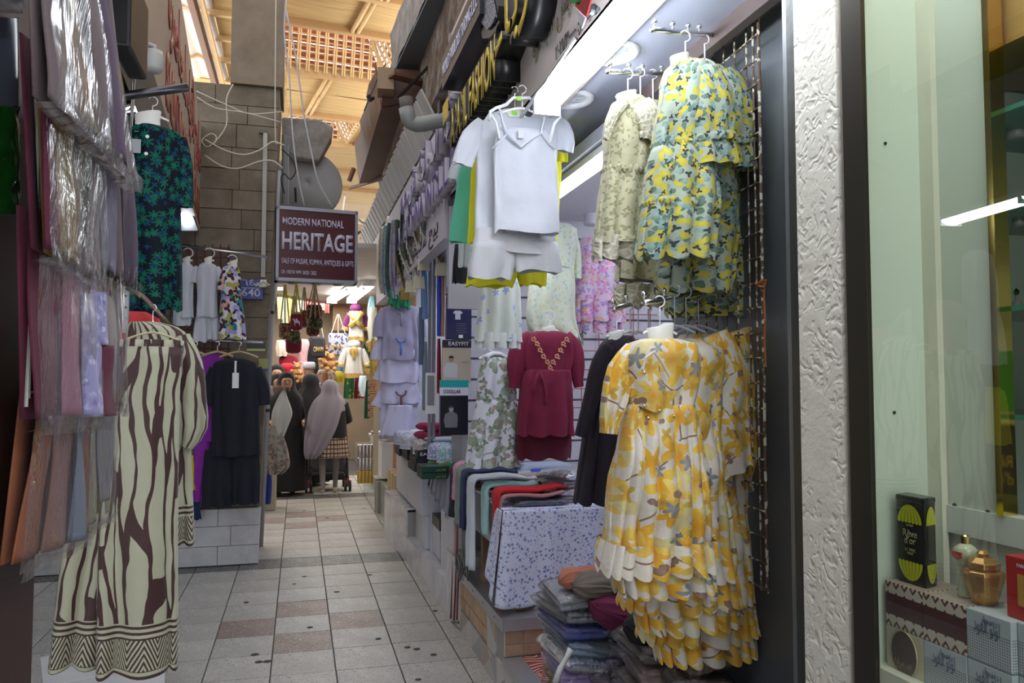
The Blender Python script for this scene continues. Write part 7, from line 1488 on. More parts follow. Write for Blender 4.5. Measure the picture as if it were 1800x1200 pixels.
def shemagh(label, x0, x1, yt, yb, Y, m, m2, tas=TASS, lean=0):
    t = thing('tasselled_scarf', label, 'scarf', P((x0+x1)/2, yt, Y=Y), 'tasselled scarves on the next shop rail'); tipx = x0+(x1-x0)*.62+lean
    def f(s, v):
        xl = x0+(tipx-x0)*max(0, (v-.55)/.45)**1.0; xr = x1+(tipx-x1)*max(0, (v-.35)/.65); x = xl+(xr-xl)*s; y = yt+(yb-yt)*v+6*(1-v)*s
        p = P(x, y, Y=Y); return p+Vector((0, .035*math.sin(s*9+v*3+x0)+.02*mnoise.noise(Vector((s*4, v*4, x0))), 0))
    k = MB(); k.grid(f, 40, 36, uvs=(.5, .6)); k.build('cloth', m, t, smooth=True, thick=.004)
    k = MB(); k.grid(lambda s, v: f(s*.35, v*.7)+Vector((.0, -.012, -.002)), 12, 12, uvs=(.2, .3)); k.build('folded_edge', m2, t, smooth=True)
    k = MB()
    for i in range(44):
        s = i/43; v = 1.0
        a = f(0, .5+.5*s) if i % 2 else f(1, .3+.7*s); k.tube([a, a+Vector((.004*math.sin(i), -.004, -.028))], .004, 4)
    k.build('fringe', tas, t, kind='stuff'); tip = f(.5, 1); k = MB()
    for i in range(5): k.lathe(tip+Vector((.014*(i-2), -.006, -.02)), [(.004, .02), (.010, 0), (.013, -.05), (.015, -.07)], 7)
    k.build('tassel', tas, t, kind='stuff'); return t
BGS = shem('scarf_bluegrey', (.07, .10, .16), (.24, .23, .17)); BKW = shem('scarf_black_white', (.50, .49, .46), (.03, .03, .035)); RDWs = shem('scarf_red_white', (.5, .46, .46), (.30, .02, .04)); DGR = shem('scarf_dark_green', (.02, .05, .03), (.01, .02, .02)); BKG = shem('scarf_black_gold', (.015, .015, .02), (.28, .22, .12))
shemagh('large blue grey scarf with cream fringe, nearest on the rail', 738, 796, 335, 462, 5.0, BGS, BGS, lean=0)
shemagh('black and white scarf with cream fringe behind the blue grey one', 728, 752, 350, 452, 5.25, BKW, BKG, lean=2)
shemagh('red and white checked scarf with fringe in the middle of the rail', 714, 742, 362, 486, 5.5, RDWs, BKW, lean=4)
shemagh('dark green and white scarf with cream tassels on the rail', 704, 728, 374, 492, 5.8, BKW, DGR, lean=4)
shemagh('black scarf with gold tassels left of the dark green one', 694, 716, 386, 508, 6.1, BKG, DGR, TASG, lean=4)
for i, (x, c_, lab) in enumerate(((664, (.42, .36, .24), 'cream and gold striped scarf at the left end of the rail'), (670, (.20, .26, .34), 'slate and cream scarf second from the left end'), (677, (.02, .07, .04), 'dark bottle green scarf third from the left end'), (684, (.26, .24, .32), 'pale lilac scarf with red edge fourth from the left end'))):
    garment('hanging_scarf', lab, 'scarf', 6.9-.12*i, [('cloth', 'l', [(402-i*5, x+4, x+12), (430, x+1, x+13), (480, x, x+12), (515+3*i, x+5, x+13)], printed('hs%d' % i, c_, [(20, .5, 2, tuple(a*.4 for a in c_), c_, .3)]), dict(dep=.06, folds=6, amp=.018, seed=i))])
gt = MB(); c = P(702, 522, Y=6.6)
for i in range(6): gt.lathe(c+Vector((.03*(i-2.5), .01*(i % 2), -.02*(i % 3))), [(.006, .06), (.02, .03), (.012, 0), (.02, -.03), (.024, -.06)], 8)
tag(gt.build('green_tassels', C('emerald_thread', (.01, .22, .10)), kind='stuff'), 'bunch of emerald green tassels above the grey lilac tunic', 'tassels')
rod('scarf_rail', 'dark round rail carrying the tasselled scarves', P(782, 308, Y=4.75), P(688, 402, Y=7.3), .016, DARKMETAL)
# ================================================================ FAR END OF THE ALLEY
FARW = mat('far_wall', (.34, .27, .20), .8, var=.3, nsc=2)
MB().bb((-3.2, 15.5, 0), (3, 15.6, 3.0)).build('wall_far', FARW, kind='structure')
MB().bb((-3.2, 7.6, 0), (-3.1, 15.5, 3.0)).build('wall_far_left', FARW, kind='structure')
MB().bb((1.9, 7.8, 0), (2.0, 15.5, 3.0)).build('wall_far_right', FARW, kind='structure')
MB().bb((-3.2, 8.6, 2.95), (2.2, 15.5, 3.0)).build('ceiling_far', mat('far_ceiling', (.55, .53, .50), .6), kind='structure')
MB().bb((.6, 15.0, 2.45), (1.8, 15.1, 2.95)).build('trim_16', mat('tan_soffit', (.34, .22, .12), .6), kind='structure')
for x0, x1, ya, yb in ((583, 618, 528, 505), (618, 648, 528, 503)):
    a_, b_ = P(x0, ya, Z=2.85), P(x1, yb, Z=2.85); b_ = a_+(b_-a_)*min(1, 4/(b_-a_).length)
    tube_lamp('ceiling_light', 'left one of two glowing tubes under the far ceiling' if x0 == 583 else 'right one of two glowing tubes under the far ceiling', a_, b_, .16, .08, 14, (1, .97, .92))
area('far_shop_glow', (-1.6, 11.5, 2.9), (1.2, 3), 60, (1, .9, .78), (0, 0, 0)); area('far_shop_glow', (1.4, 10.2, 2.4), (.6, 3), 22, (1, .92, .82), (0, 0, 0)); area('far_alley_glow', (.1, 13.5, 2.9), (1.4, 2.5), 55, (1, .93, .85), (0, 0, 0))
tube_lamp('ceiling_light', 'glowing lamp under the far ceiling just right of the leaning pole', P(486, 506, Y=11.5), P(500, 506, Y=11.5), .2, .05, 12, (1, .97, .92))
def item(name, label, cat, rows, Y, m, dep=.08, parts=(), folds=5, amp=.015, group=None, **kw):
    Y = Y+2.6 if Y >= 10 and 'unic' not in label else Y
    return garment(name, label, cat, Y, [('cloth', 'l', rows, m, dict(dep=dep, folds=folds, amp=amp, seed=rows[0][0] % 7, **kw))]+list(parts), group)
RUG = lambda n, a, b, c: printed(n, a, [(14, .6, 4, b, c, .15), (22, .5, 2, c, a, .4)], bump=.5)
PUM = C('far_purple', (.12, .01, .09)); FGOLD = NT('gold_brocade'); co = FGOLD.coord(); FGOLD.set(FGOLD.mix(FGOLD.math('LESS_THAN', FGOLD.vor(co, 50), .35), (.62, .42, .12), (.30, .17, .04)), .35, .4); FGOLD = FGOLD.m
FWH = C('far_white', (.62, .60, .56)); DGN = C('far_green', (.01, .09, .05)); FPK = C('far_pink', (.62, .30, .36))
YC = 11.2
def costume(label, x0, x1, y0, y1, Y, body, sl, cap=None, wrap=False):
    Y += 2.2; c = (x0+x1)/2; w_ = x1-x0; pr = [('body', 'l', [(y0, c-w_*.12, c+w_*.12), (y0+4, c-w_*.28, c+w_*.28), (y0+(y1-y0)*.4, c-w_*.26, c+w_*.26), (y1, c-w_*.34, c+w_*.34)], body, dict(dep=.10, folds=4, amp=.012)),
        ('gold_hem', 'l', [(y1-8, c-w_*.345, c+w_*.345, 1), (y1, c-w_*.35, c+w_*.35, 1)], FGOLD, dict(dep=.11, folds=4, amp=.012, captop=False))]
    for s_ in (-1, 1): pr += [('sleeve', 's', [(c+s_*w_*.26, y0+6, w_*.10), (c+s_*w_*.38, y0+(y1-y0)*.35, w_*.11), (c+s_*w_*.46, y0+(y1-y0)*.6, w_*.12)], sl, dict(flat=.6)), ('gold_cuff', 's', [(c+s_*w_*.43, y0+(y1-y0)*.54, w_*.125), (c+s_*w_*.47, y0+(y1-y0)*.64, w_*.13)], FGOLD, dict(flat=.65))]
    t = garment('gold_trimmed_costume', label, 'costume', Y, pr)
    if wrap:
        for s_ in (-1, 1): MB().tube([P(c-s_*w_*.26, y0+5, Y=Y-.12), P(c, y0+(y1-y0)*.35, Y=Y-.14), P(c+s_*w_*.26, y0+(y1-y0)*.55, Y=Y-.12)], .045, 8).build('gold_sash', FGOLD, t, smooth=True)
    else: MB().lathe(P(c, y0+9, Y=Y-.12), [(.001, -.01), (.05, -.008), (.075, 0), (.05, .02)], 12, 'Y').build('gold_yoke', FGOLD, t); MB().tube([P(c, y0+8, Y=Y-.125), P(c, y0+22, Y=Y-.125)], .03, 6).build('gold_yoke', FGOLD, t)
    if cap: MB().lathe(P(c, y0+2, Y=Y), [(.10, 0), (.105, .03), (.10, .08), (.06, .11), (.01, .115)], 16).build('round_cap', cap, t, smooth=True)
    return t
costume('purple and gold crossed costume with a purple cap, upper right of the far stalls', 604, 648, 544, 600, YC, FWH, PUM, PUM, True)
costume('white costume with gold trim and white cap at the far stalls', 596, 648, 608, 664, YC-.3, FWH, FWH, mat('cap_white', (.6, .6, .62), .6))
item('green_trousers', 'green and gold patterned trousers under the white costume', 'trousers', [(662, 606, 622), (690, 604, 622), (700, 604, 621)], YC-.2, printed('green_gold', (.02, .16, .05), [(9, .3, 4, (.6, .42, .1), (.5, .35, .1), .2)]))
item('maroon_trousers', 'maroon and gold patterned trousers right of the green ones', 'trousers', [(650, 624, 638), (690, 622, 640), (700, 622, 640)], YC-.1, printed('maroon_gold', (.18, .01, .03), [(9, .3, 4, (.6, .42, .1), (.5, .35, .1), .2)]))
costume('dark green costume with gold cuffs hanging at the right of the white one', 636, 664, 596, 655, YC+.3, DGN, DGN)
item('gold_cloth', 'long gold brocade cloth hanging beside the lilac tunics', 'cloth', [(596, 652, 662), (640, 650, 662), (700, 652, 660), (735, 651, 659)], 9.6, FGOLD)
item('blue_garment', 'pale blue garment hanging right of the purple costume', 'garment', [(520, 650, 658), (540, 646, 660), (556, 646, 656)], 10.2, C('aqua_cotton', (.22, .44, .52)))
item('clear_bag_garment', 'grey garment in a clear bag below the pale blue one', 'garment', [(540, 650, 662), (570, 646, 664), (600, 648, 664)], 10, C('greyish_cloth', (.34, .34, .28)))
item('white_packet_garment', 'pale blue white garment right of the green trousers', 'garment', [(660, 632, 644), (680, 630, 646), (696, 634, 646)], 10.3, C('pale_sky', (.5, .6, .68)))
item('dark_green_scarf', 'dark green long garment low on the right of the far stalls', 'garment', [(668, 644, 650), (700, 641, 650), (735, 640, 650)], 9.9, DGN)
for i in range(5):
    t = thing('bead_card', ('topmost', 'second', 'middle', 'fourth', 'lowest')[i]+' card of beaded bracelets in the column beside the tunics', 'card', P(655, 675+i*13, Y=9.4)); p = P(655, 675+i*13, Y=9.4); MB().box(p, (.11, .01, .07)).build('card', mat('card_tan', (.55, .36, .24), .6), t)
    for j in range(5): MB().tube([p+Vector((-.045, -.01, .025-.012*j)), p+Vector((.045, -.01, .025-.012*j))], .004, 5).build('bracelet', mat('bead_%d' % (j % 2), ((.5, .12, .04), (.7, .6, .4))[j % 2], .4), t)
def shbag(label, x0, x1, y0, y1, Y, m, cy, cm, letter=None):
    Y = Y+2.8 if Y >= 9.9 else Y; c = (x0+x1)/2; t = garment('woven_bag', label, 'bag', Y, [('pouch', 'l', [(y0, x0+2, x1-2), (y0+4, x0, x1), ((y0+y1)/2, x0, x1), (y1-2, x0+1, x1-1), (y1, x0+5, x1-5)], m, dict(dep=.07, folds=3, amp=.006, capbot=True))])
    for d in (-.35, 0, .35): MB().tube([P(c+d*(x1-x0), y0, Y=Y), P(c+d*3, cy, Y=Y)], .008, 5).build('strap', cm, t)
    if letter: text('lettering', letter, (P(c, y0, Y=Y)-P(c, y1, Y=Y)).z*.24, SW if letter != 'OMAN' else FGOLD, P(x0+3, y0+(y1-y0)*.72, Y=Y-.085), FRONT, t, width=(P(x1, y0, Y=Y)-P(x0, y0, Y=Y)).length*.7, ext=.002, bold=.02)
    return t
CORD = C('yellow_cord', (.55, .48, .12)); CRMC = C('beige_cord', (.45, .38, .24)); K1 = RUG('kilim_a', (.02, .01, .02), (.35, .24, .03), (.20, .01, .03)); K2 = RUG('kilim_b', (.12, .01, .03), (.02, .06, .07), (.42, .3, .08)); K3 = RUG('kilim_c', (.03, .015, .01), (.38, .22, .02), (.02, .12, .06)); MRB = C('maroon_weave', (.18, .01, .03))
b_ = shbag('maroon woven bag with a white camel, left of the far stalls', 510, 532, 552, 580, 9.0, MRB, 500, CORD)
cm_ = MB(); p = P(521, 566, Y=8.91)
cm_.prism([p+Vector((x, 0, z)) for x, z in ((-.045, .03), (-.02, .04), (-.015, .02), (0, .045), (.02, .02), (.04, .0), (.035, -.05), (.025, -.01), (-.01, -.01), (-.015, -.05), (-.025, -.0), (-.03, .02))], (0, .004, 0)); cm_.build('camel_print', SW, b_)
shbag('dark green and black woven bag, left of the maroon camel bag', 490, 512, 568, 595, 9.1, K2, 500, CORD); shbag('brown woven bag hanging lowest on the yellow cords', 506, 528, 582, 602, 9.1, K3, 520, CORD, None)
shbag('burgundy woven bag behind the brown one', 502, 530, 594, 620, 9.3, MRB, 560, CORD)
shbag('black and pink tasselled kilim bag, top of the middle bunch', 538, 566, 536, 562, 9.4, K1, 500, CRMC); shbag('gold and black kilim bag in the middle bunch', 541, 567, 560, 578, 9.3, K3, 500, CRMC); shbag('dark kilim bag at the bottom of the middle bunch', 538, 562, 572, 590, 9.35, K1, 560, CRMC)
shbag('dark brown kilim bag between the two bunches', 528, 542, 545, 575, 9.7, K2, 505, CRMC)
shbag('grey canvas tote with a black panel reading OMAN', 548, 572, 592, 628, 10.2, mat('canvas_dark', (.03, .028, .035), .8), 552, mat('canvas_strap', (.45, .42, .36), .8), 'OMAN')
t = shbag('white and navy striped tote reading OMAN at the far stalls', 577, 612, 586, 624, 10.4, printed('stripe_tote', (.42, .44, .52), [(14, .6, 2, (.05, .06, .16), (.1, .1, .2), .4)]), 552, mat('canvas_strap', (.45, .42, .36), .8), 'OMAN')
for i, (x, c_, yb) in enumerate(((492, (.60, .52, .30), 560), (499, (.34, .44, .42), 575), (506, (.62, .56, .16), 575), (513, (.40, .36, .22), 545), (522, (.48, .50, .48), 548), (530, (.62, .55, .40), 545), (537, (.56, .22, .24), 545), (545, (.60, .26, .30), 540), (555, (.62, .30, .30), 540), (566, (.50, .44, .42), 545), (574, (.48, .14, .12), 550))):
    item('hanging_shawl', ('cream', 'sea green', 'bright yellow', 'khaki', 'grey', 'sand', 'old rose', 'pink', 'coral pink', 'stone', 'brick red')[i]+' shawl hanging from the ceiling of the far left stall', 'shawl', [(488, x-4, x+5), (520, x-5, x+5), (yb, x-4, x+5)], 11+.1*i, C('shl%d' % i, c_), dep=.06)
item('red_t_shirt', 'bright red souvenir T-shirt at the left of the far stalls', 't-shirt', [(638, 497, 511), (643, 493, 517), (655, 494, 516), (670, 494, 516)], 10.5, C('souvenir_red', (.50, .01, .03)), parts=[('sleeve', 's', [(494, 642, 3), (491, 650, 4), (490, 654, 4)], C('souvenir_red', (.5, .01, .03)), {}), ('sleeve', 's', [(516, 642, 3), (519, 650, 4), (520, 654, 4)], C('souvenir_red', (.5, .01, .03)), {})])
item('crimson_t_shirt', 'crimson souvenir T-shirt behind and above the red one', 't-shirt', [(624, 494, 520), (632, 490, 524), (646, 492, 522)], 10.9, C('crimson_c', (.26, .01, .03)))
item('pink_dress', 'pale pink sequinned dress at the far left stall', 'dress', [(596, 530, 540), (604, 526, 544), (630, 525, 540), (668, 522, 542)], 11, printed('pink_seq', (.60, .34, .38), [(26, .5, 4, (.75, .5, .52), (.7, .4, .45), .3)]))
item('black_abaya', 'black robe hanging behind the pink dress', 'robe', [(592, 545, 552), (604, 540, 556), (640, 540, 560), (660, 540, 562)], 11.3, C('far_black', (.008, .008, .010)))
item('cream_cluster', 'white lace cloth bundle at the very left of the far stalls', 'cloth', [(598, 486, 500), (612, 484, 506), (626, 486, 504)], 10.8, C('far_cream', (.62, .56, .48)), folds=7)
def teddy(label, x, y, Y, s=1.0, m=None):
    Y += 2.6; s *= 1.25
    m = m or mat('teddy_fur', (.50, .26, .10), .95, bsc=80); c = P(x, y, Y=Y); t = thing('teddy_bear', label, 'soft toy', c); k = MB()
    def ball(p, r): k.lathe(p, [(.001, -r), (r*.6, -r*.8), (r*.95, -r*.3), (r, 0), (r*.9, r*.45), (r*.55, r*.83), (.001, r)], 12)
    ball(c, .055*s); k.build('torso', m, t, smooth=True); k = MB(); ball(c+Vector((0, -.01, .085*s)), .045*s); k.build('head', m, t, smooth=True)
    for d in (-1, 1):
        k = MB(); ball(c+Vector((d*.035*s, 0, .125*s)), .017*s); k.build('ear', m, t, smooth=True); k = MB(); ball(c+Vector((d*.06*s, -.02, .02*s)), .025*s); k.build('arm', m, t, smooth=True); k = MB(); ball(c+Vector((d*.04*s, -.04, -.055*s)), .028*s); k.build('leg', m, t, smooth=True)
    k = MB(); ball(c+Vector((0, -.052*s, .078*s)), .016*s); k.build('muzzle', mat('muzzle', (.66, .45, .28), .9), t, smooth=True)
teddy('brown teddy bear among the stalls, left of a pair', 572, 636, 10.6, 1.1); teddy('brown teddy bear among the stalls, right of a pair', 582, 640, 10.5, 1.1); teddy('tan teddy bear higher up above the pair', 575, 622, 10.7, .9, mat('teddy_dark', (.22, .10, .05), .95))
teddy('orange brown teddy bear beside the red T-shirt', 522, 655, 10.2, 1.0); teddy('small orange brown teddy bear below the one by the red T-shirt', 528, 664, 10.1, .8)
item('mottled_cloth', 'cream and brown cloth pile hanging under the teddy bears', 'cloth', [(650, 560, 586), (664, 556, 592), (684, 562, 588)], 10.9, printed('mott', (.52, .44, .36), [(14, .5, 3, (.35, .12, .1), (.3, .2, .1), .3)])); item('amber_cloth', 'amber patterned cloth behind the grey scarf', 'cloth', [(655, 566, 576), (690, 564, 578)], 10.7, RUG('ambr', (.30, .12, .04), (.5, .3, .1), (.1, .04, .02)))
item('yellow_cloth', 'yellow cloth with gold fringe left of the white costume', 'cloth', [(652, 590, 600), (660, 588, 606), (672, 586, 606)], 11, C('far_yellow', (.62, .50, .02))); item('blue_cloth', 'bright blue cloth tip left of the white costume', 'cloth', [(634, 598, 601), (648, 594, 603), (655, 594, 603)], 11.1, C('far_blue', (.05, .22, .50)))
# stall counters on the right at Y 8.5 - 10
ct = thing('stall_counter', 'white stall counter with small goods further down the alley', 'counter', (1.2, 9.6, .39)); MB().bb((.93, 9.1, .39), (1.6, 10.6, .78)).build('body', WHITE, ct); MB().bb((.91, 9.05, .78), (1.62, 10.7, .81)).build('top', WHITE, ct)
wb = thing('wooden_partition', 'pale wooden partition post with an orange board behind the white shorts', 'partition', (1.0, 7.95, .36)); MB().bb(P(656, 835, Y=8.0), P(665, 715, Y=8.05)).build('post', mat('pine', (.55, .44, .26), .6), wb); MB().bb((1.02, 7.95, .36), (1.06, 8.8, 1.3)).build('board', mat('orange_board', (.40, .17, .05), .6), wb)
for i in range(3): gbox(('tan carton at the foot of the wooden partition, near one', 'tan carton at the foot of the wooden partition, middle one', 'tan carton at the foot of the wooden partition, far one')[i], (.99, 8.0+i*.25, .36), (.10, .2, .2), None, mat('tan_carton', (.46, .34, .17), .7))
for i in range(4):
    for j in range(3):
        c = P(633+i*6.2, 800, Y=9.0); t = thing('wrapped_can', 'silver wrapped can, %s column from the left, %s row' % (('first', 'second', 'third', 'fourth')[i], ('bottom', 'middle', 'top')[j]), 'can', (c.x, 9.0, .345+.145*j), 'shrink wrapped cans under the stall'); MB().lathe((c.x, 9.0, .36+.145*j), [(.028, 0), (.03, .01), (.03, .13), (.026, .142)], 14).build('can', mat('can_gold', (.6, .42, .1), .3, .5) if j == 0 else STEEL, t, smooth=True)
rg3 = random.Random(5); PAL = [(.5, .5, .52), (.45, .06, .08), (.6, .58, .5), (.05, .2, .3), (.35, .25, .35), (.1, .1, .12), (.6, .3, .3), (.4, .4, .1)]
nm = ['white', 'red', 'cream', 'teal', 'mauve', 'black', 'rose', 'olive']
for i in range(16):
    x = .98+.13*(i % 4)+rg3.uniform(-.02, .02); y = 9.12+.34*(i//4)+rg3.uniform(-.05, .05); ci = (i*3) % 8; h = rg3.uniform(.04, .10)
    o = folded('small_parcel', '%s parcel on the far stall counter, %s row, %s from the aisle' % (nm[ci], ('front', 'second', 'third', 'rear')[i//4], ('first', 'second', 'third', 'fourth')[i % 4]), 'parcel', (x, y, .812), (.12, .2, h), rg3.uniform(-.5, .5), mat('parcel_%d' % ci, PAL[ci], .6), 2, seed=i)
# left: box plinth, floral bag, blue bag
pl_ = thing('stone_plinth', 'beige block plinth behind the leaning pole', 'plinth', P(488, 885, Z=0)); MB().bb((-.62, 9.6, 0), (-.24, 9.95, .52)).build('block', mat('plinth_beige', (.42, .38, .28), .7), pl_, bevel=.01); MB().bb((-.64, 9.58, .52), (-.22, 9.97, .55)).build('cap', mat('plinth_beige', (.42, .38, .28), .7), pl_)
item('floral_dress', 'taupe floral dress or bag bulging out behind the leaning pole', 'dress', [(748, 470, 488), (765, 466, 498), (800, 464, 508), (822, 466, 508), (832, 470, 496)], 8.6, printed('taupe_floral', (.36, .32, .26), [(12, .5, 4, (.20, .08, .08), (.26, .16, .14), .3), (16, .4, 3, (.16, .18, .14), (.2, .2, .2), .4)]), dep=.14, folds=9, amp=.03)
item('blue_bag', 'royal blue sack behind the foot of the leaning pole', 'bag', [(825, 470, 476), (850, 466, 478), (885, 466, 476)], 9.0, C('royal_sack', (.01, .04, .28)), dep=.08)

# ================================================================ PEOPLE
SKIN = mat('skin', (.36, .20, .13), .55, var=.05)
def skinned(name, nodes, edges, m, parent, sub=2, root=0):
    me = bpy.data.meshes.new(name); me.from_pydata([tuple(n[:3]) for n in nodes], edges, []); o = bpy.data.objects.new(name, me); COL.objects.link(o)
    md = o.modifiers.new('s', 'SKIN'); md.use_smooth_shade = True
    for i, v in enumerate(me.skin_vertices[0].data): v.radius = (nodes[i][3],)*2; v.use_root = (i == root)
    s2 = o.modifiers.new('u', 'SUBSURF'); s2.levels = s2.render_levels = sub
    nm_ = bpy.data.meshes.new_from_object(o.evaluated_get(bpy.context.evaluated_depsgraph_get())); bpy.data.objects.remove(o); nm_.name = name
    nm_.materials.clear(); nm_.materials.append(m[0] if isinstance(m, (list, tuple)) else m)
    return link(name, nm_, parent), nm_
def body(t, base, H, face, skinm, clothm, legs, arms, lean=(0, 0), shoe=None):
    """one continuous skinned figure; face = heading angle (0 looks along +Y, away from camera)"""
    ca, sa = math.cos(face), math.sin(face); S = Vector((ca, sa, 0)); F = Vector((-sa, ca, 0)); B = Vector(base)
    def p(x, y, z, r): v = B+S*x+F*(y+lean[1]*z)+Vector((0, 0, z)); return (v.x, v.y, v.z, r*H/1.62)
    h = H
    N = [p(0, 0, .53*h, .125), p(0, 0, .62*h, .105), p(0, .01, .74*h, .13), p(0, 0, .81*h, .10), p(0, 0, .855*h, .05), p(0, .015, .885*h, .07), p(0, .02, .935*h, .088), p(0, .01, .975*h, .06)]
    E_ = [(i, i+1) for i in range(7)]
    for s_, (ky, fy, fz) in zip((-1, 1), legs):
        k = len(N); N += [p(s_*.085, .0, .49*h, .085), p(s_*.09, ky, .27*h, .055), p(s_*.085, fy, .06*h+fz, .036), p(s_*.085, fy-.03, .025*h+fz, .036), p(s_*.09, fy+.13, .022*h+fz*.6, .030)]; E_ += [(0, k), (k, k+1), (k+1, k+2), (k+2, k+3), (k+3, k+4)]
    for s_, (el, ha) in zip((-1, 1), arms):
        k = len(N); N += [p(s_*.16, 0, .80*h, .055), p(s_*el[0], el[1], el[2]*h, .038), p(s_*ha[0], ha[1], ha[2]*h, .024)]; E_ += [(3, k), (k, k+1), (k+1, k+2)]
        hv = Vector(N[k+2][:3]); d = (hv-Vector(N[k+1][:3])).normalized(); sd = d.cross(F if abs(d.dot(F)) < .8 else S).normalized()*.9; kk = len(N)
        N.append((*(hv+d*.045), .026)); E_.append((k+2, kk)); pal = hv+d*.045; up_ = d.cross(sd).normalized()
        for f in range(4):
            q = pal+sd*(.024-.016*f); L_ = (.055, .065, .06, .045)[f]; b0 = len(N); N += [(*(q+d*.02), .009), (*(q+d*(.02+L_*.55)+up_*.006), .008), (*(q+d*(.02+L_)+up_*.018), .007)]; E_ += [(kk, b0), (b0, b0+1), (b0+1, b0+2)]
        b0 = len(N); q = pal-d*.02+sd*.034; N += [(*q, .010), (*(q+d*.03+sd*.012+up_*.01), .009)]; E_ += [(kk, b0), (b0, b0+1)]
    o, me = skinned('body', N, E_, skinm, t, 2); me.materials.append(clothm)
    if shoe: me.materials.append(shoe)
    hands = [Vector(n[:3]) for n in N if abs(n[3]-.026) < 1e-6]; wr = [Vector(N[18+i*0][:3]) for i in range(0)]
    for q in me.polygons:
        c = q.center; z = (c.z-B.z)/h; near_hand = min([(c-hh).length for hh in hands]+[9]) < .10
        q.material_index = 0 if (z > .85 or near_hand) else (2 if (shoe and z < .055) else 1)
    return p
def robe(t, nm_, p, prof, m, n=56, folds=11, amp=.02, seed=0):     # prof: (z fraction, centre x, centre y, half width, half depth, fold share)
    pr = cat_rows([[a[1], a[2], a[0], a[3], a[4], a[5]] for a in prof], .05); rings = []
    for cx, cy, z, w_, d, a in pr:
        ring = []
        for j in range(n):
            th = 2*PI*j/n; f = math.sin(folds*th+seed+2*mnoise.noise(Vector((math.cos(th)*2, math.sin(th)*2, z*1.5+seed)))); k = 1+amp*a*f/max(.05, w_)
            v = p(cx+w_*math.cos(th)*k, cy+d*math.sin(th)*k, z, .1); ring.append(Vector(v[:3]))
        rings.append(ring)
    m_ = MB(); m_.rings(rings, uv=lambda i, j: (j/n*1.2, i*.05), cap=(True, False)); return m_.build(nm_, m, t, smooth=True)
ABA = C('abaya_black', (.010, .010, .012)); GRS = C('grey_chiffon', (.30, .27, .33)); SHOE = mat('cream_shoe', (.62, .56, .46), .6)
# woman with the grey scarf, walking away with a pushchair
fb_ = P(578, 868, Z=0); t = thing('person', 'person in a long grey headscarf and checked skirt pushing a pushchair', 'person', fb_)
GT = C('grey_trousers', (.22, .20, .19)); CHK = NT('brown_check'); uv = CHK.coord('UV'); u, v, _ = CHK.sep(uv)
ck = lambda q, f: CHK.math('LESS_THAN', CHK.math('FRACT', CHK.math('MULTIPLY', q, f)), .3); c_ = CHK.mix(ck(u, 26), (.46, .38, .30), (.12, .05, .035)); c_ = CHK.mix(ck(v, 22), c_, (.10, .045, .03)); CHK.set(c_, .9); CHK = CHK.m
p = body(t, fb_, 1.50, 0, SKIN, GT, ((.0, -.16, .03), (.06, .10, .0)), (((.22, .10, .64), (.17, .32, .62)), ((.24, .10, .64), (.17, .32, .62))), shoe=SHOE)
h = 1.5
robe(t, 'black_top', p, [(.83*h, 0, 0, .10, .08, 0), (.80*h, 0, 0, .19, .11, .1), (.66*h, .02, 0, .20, .14, .3), (.50*h, .02, 0, .21, .16, .5)], C('black_jumper', (.010, .010, .012)), folds=5)
robe(t, 'checked_skirt', p, [(.52*h, .02, 0, .20, .15, .2), (.44*h, .02, 0, .215, .16, .6), (.325*h, .02, 0, .235, .17, 1)], CHK, folds=9)
robe(t, 'headscarf', p, [(1.015*h, 0, .0, .03, .03, 0), (1.0*h, 0, 0, .075, .08, 0), (.95*h, 0, 0, .115, .12, .1), (.89*h, 0, 0, .125, .12, .2), (.83*h, -.01, -.01, .20, .15, .4), (.74*h, -.04, -.03, .225, .17, .7), (.60*h, -.09, -.05, .21, .17, 1), (.47*h, -.15, -.06, .17, .15, 1), (.36*h, -.21, -.06, .10, .12, 1.2), (.32*h, -.24, -.06, .05, .08, 1)], GRS, folds=9, amp=.022, seed=2)
for s_ in (1,):
    a = [Vector(p(.18, .0, .80*h, .1)[:3]), Vector(p(.25, .10, .65*h, .1)[:3]), Vector(p(.19, .28, .62*h, .1)[:3])]; MB().tube(a, [.065, .058, .045], 12).build('sleeve', C('black_jumper', (.01, .01, .012)), t, smooth=True)
# pushchair
pc = thing('pushchair', 'black pushchair with grey wheels in front of the grey scarf', 'pushchair', fb_+Vector((0, .6, 0))); o_ = fb_
for s_ in (-1, 1):
    for dy in (.12, .62):
        c = o_+Vector((s_*.26, dy+.1, .075))
        for q in (-.03, .03): MB().lathe(c+Vector((q, 0, 0)), [(.03, -.015), (.072, -.015), (.075, 0), (.072, .015), (.03, .015)], 18, 'X').build('wheel', mat('tyre_black', (.02, .02, .02), .7), pc, smooth=True); MB().lathe(c+Vector((q, 0, 0)), [(.001, -.018), (.03, -.018), (.03, .018), (.001, .018)], 12, 'X').build('hub', mat('hub_grey', (.35, .35, .36), .4), pc)
        MB().box(c+Vector((0, 0, .04)), (.025, .05, .10)).build('red_fork', mat('red_fork', (.45, .02, .02), .4), pc)
    MB().tube([o_+Vector((s_*.26, .22, .12)), o_+Vector((s_*.26, .45, .55)), o_+Vector((s_*.22, .30, .96))], .014, 8).build('frame_tube', BLACK, pc)
    MB().tube([o_+Vector((s_*.26, .72, .12)), o_+Vector((s_*.25, .38, .45))], .014, 8).build('frame_tube', BLACK, pc)
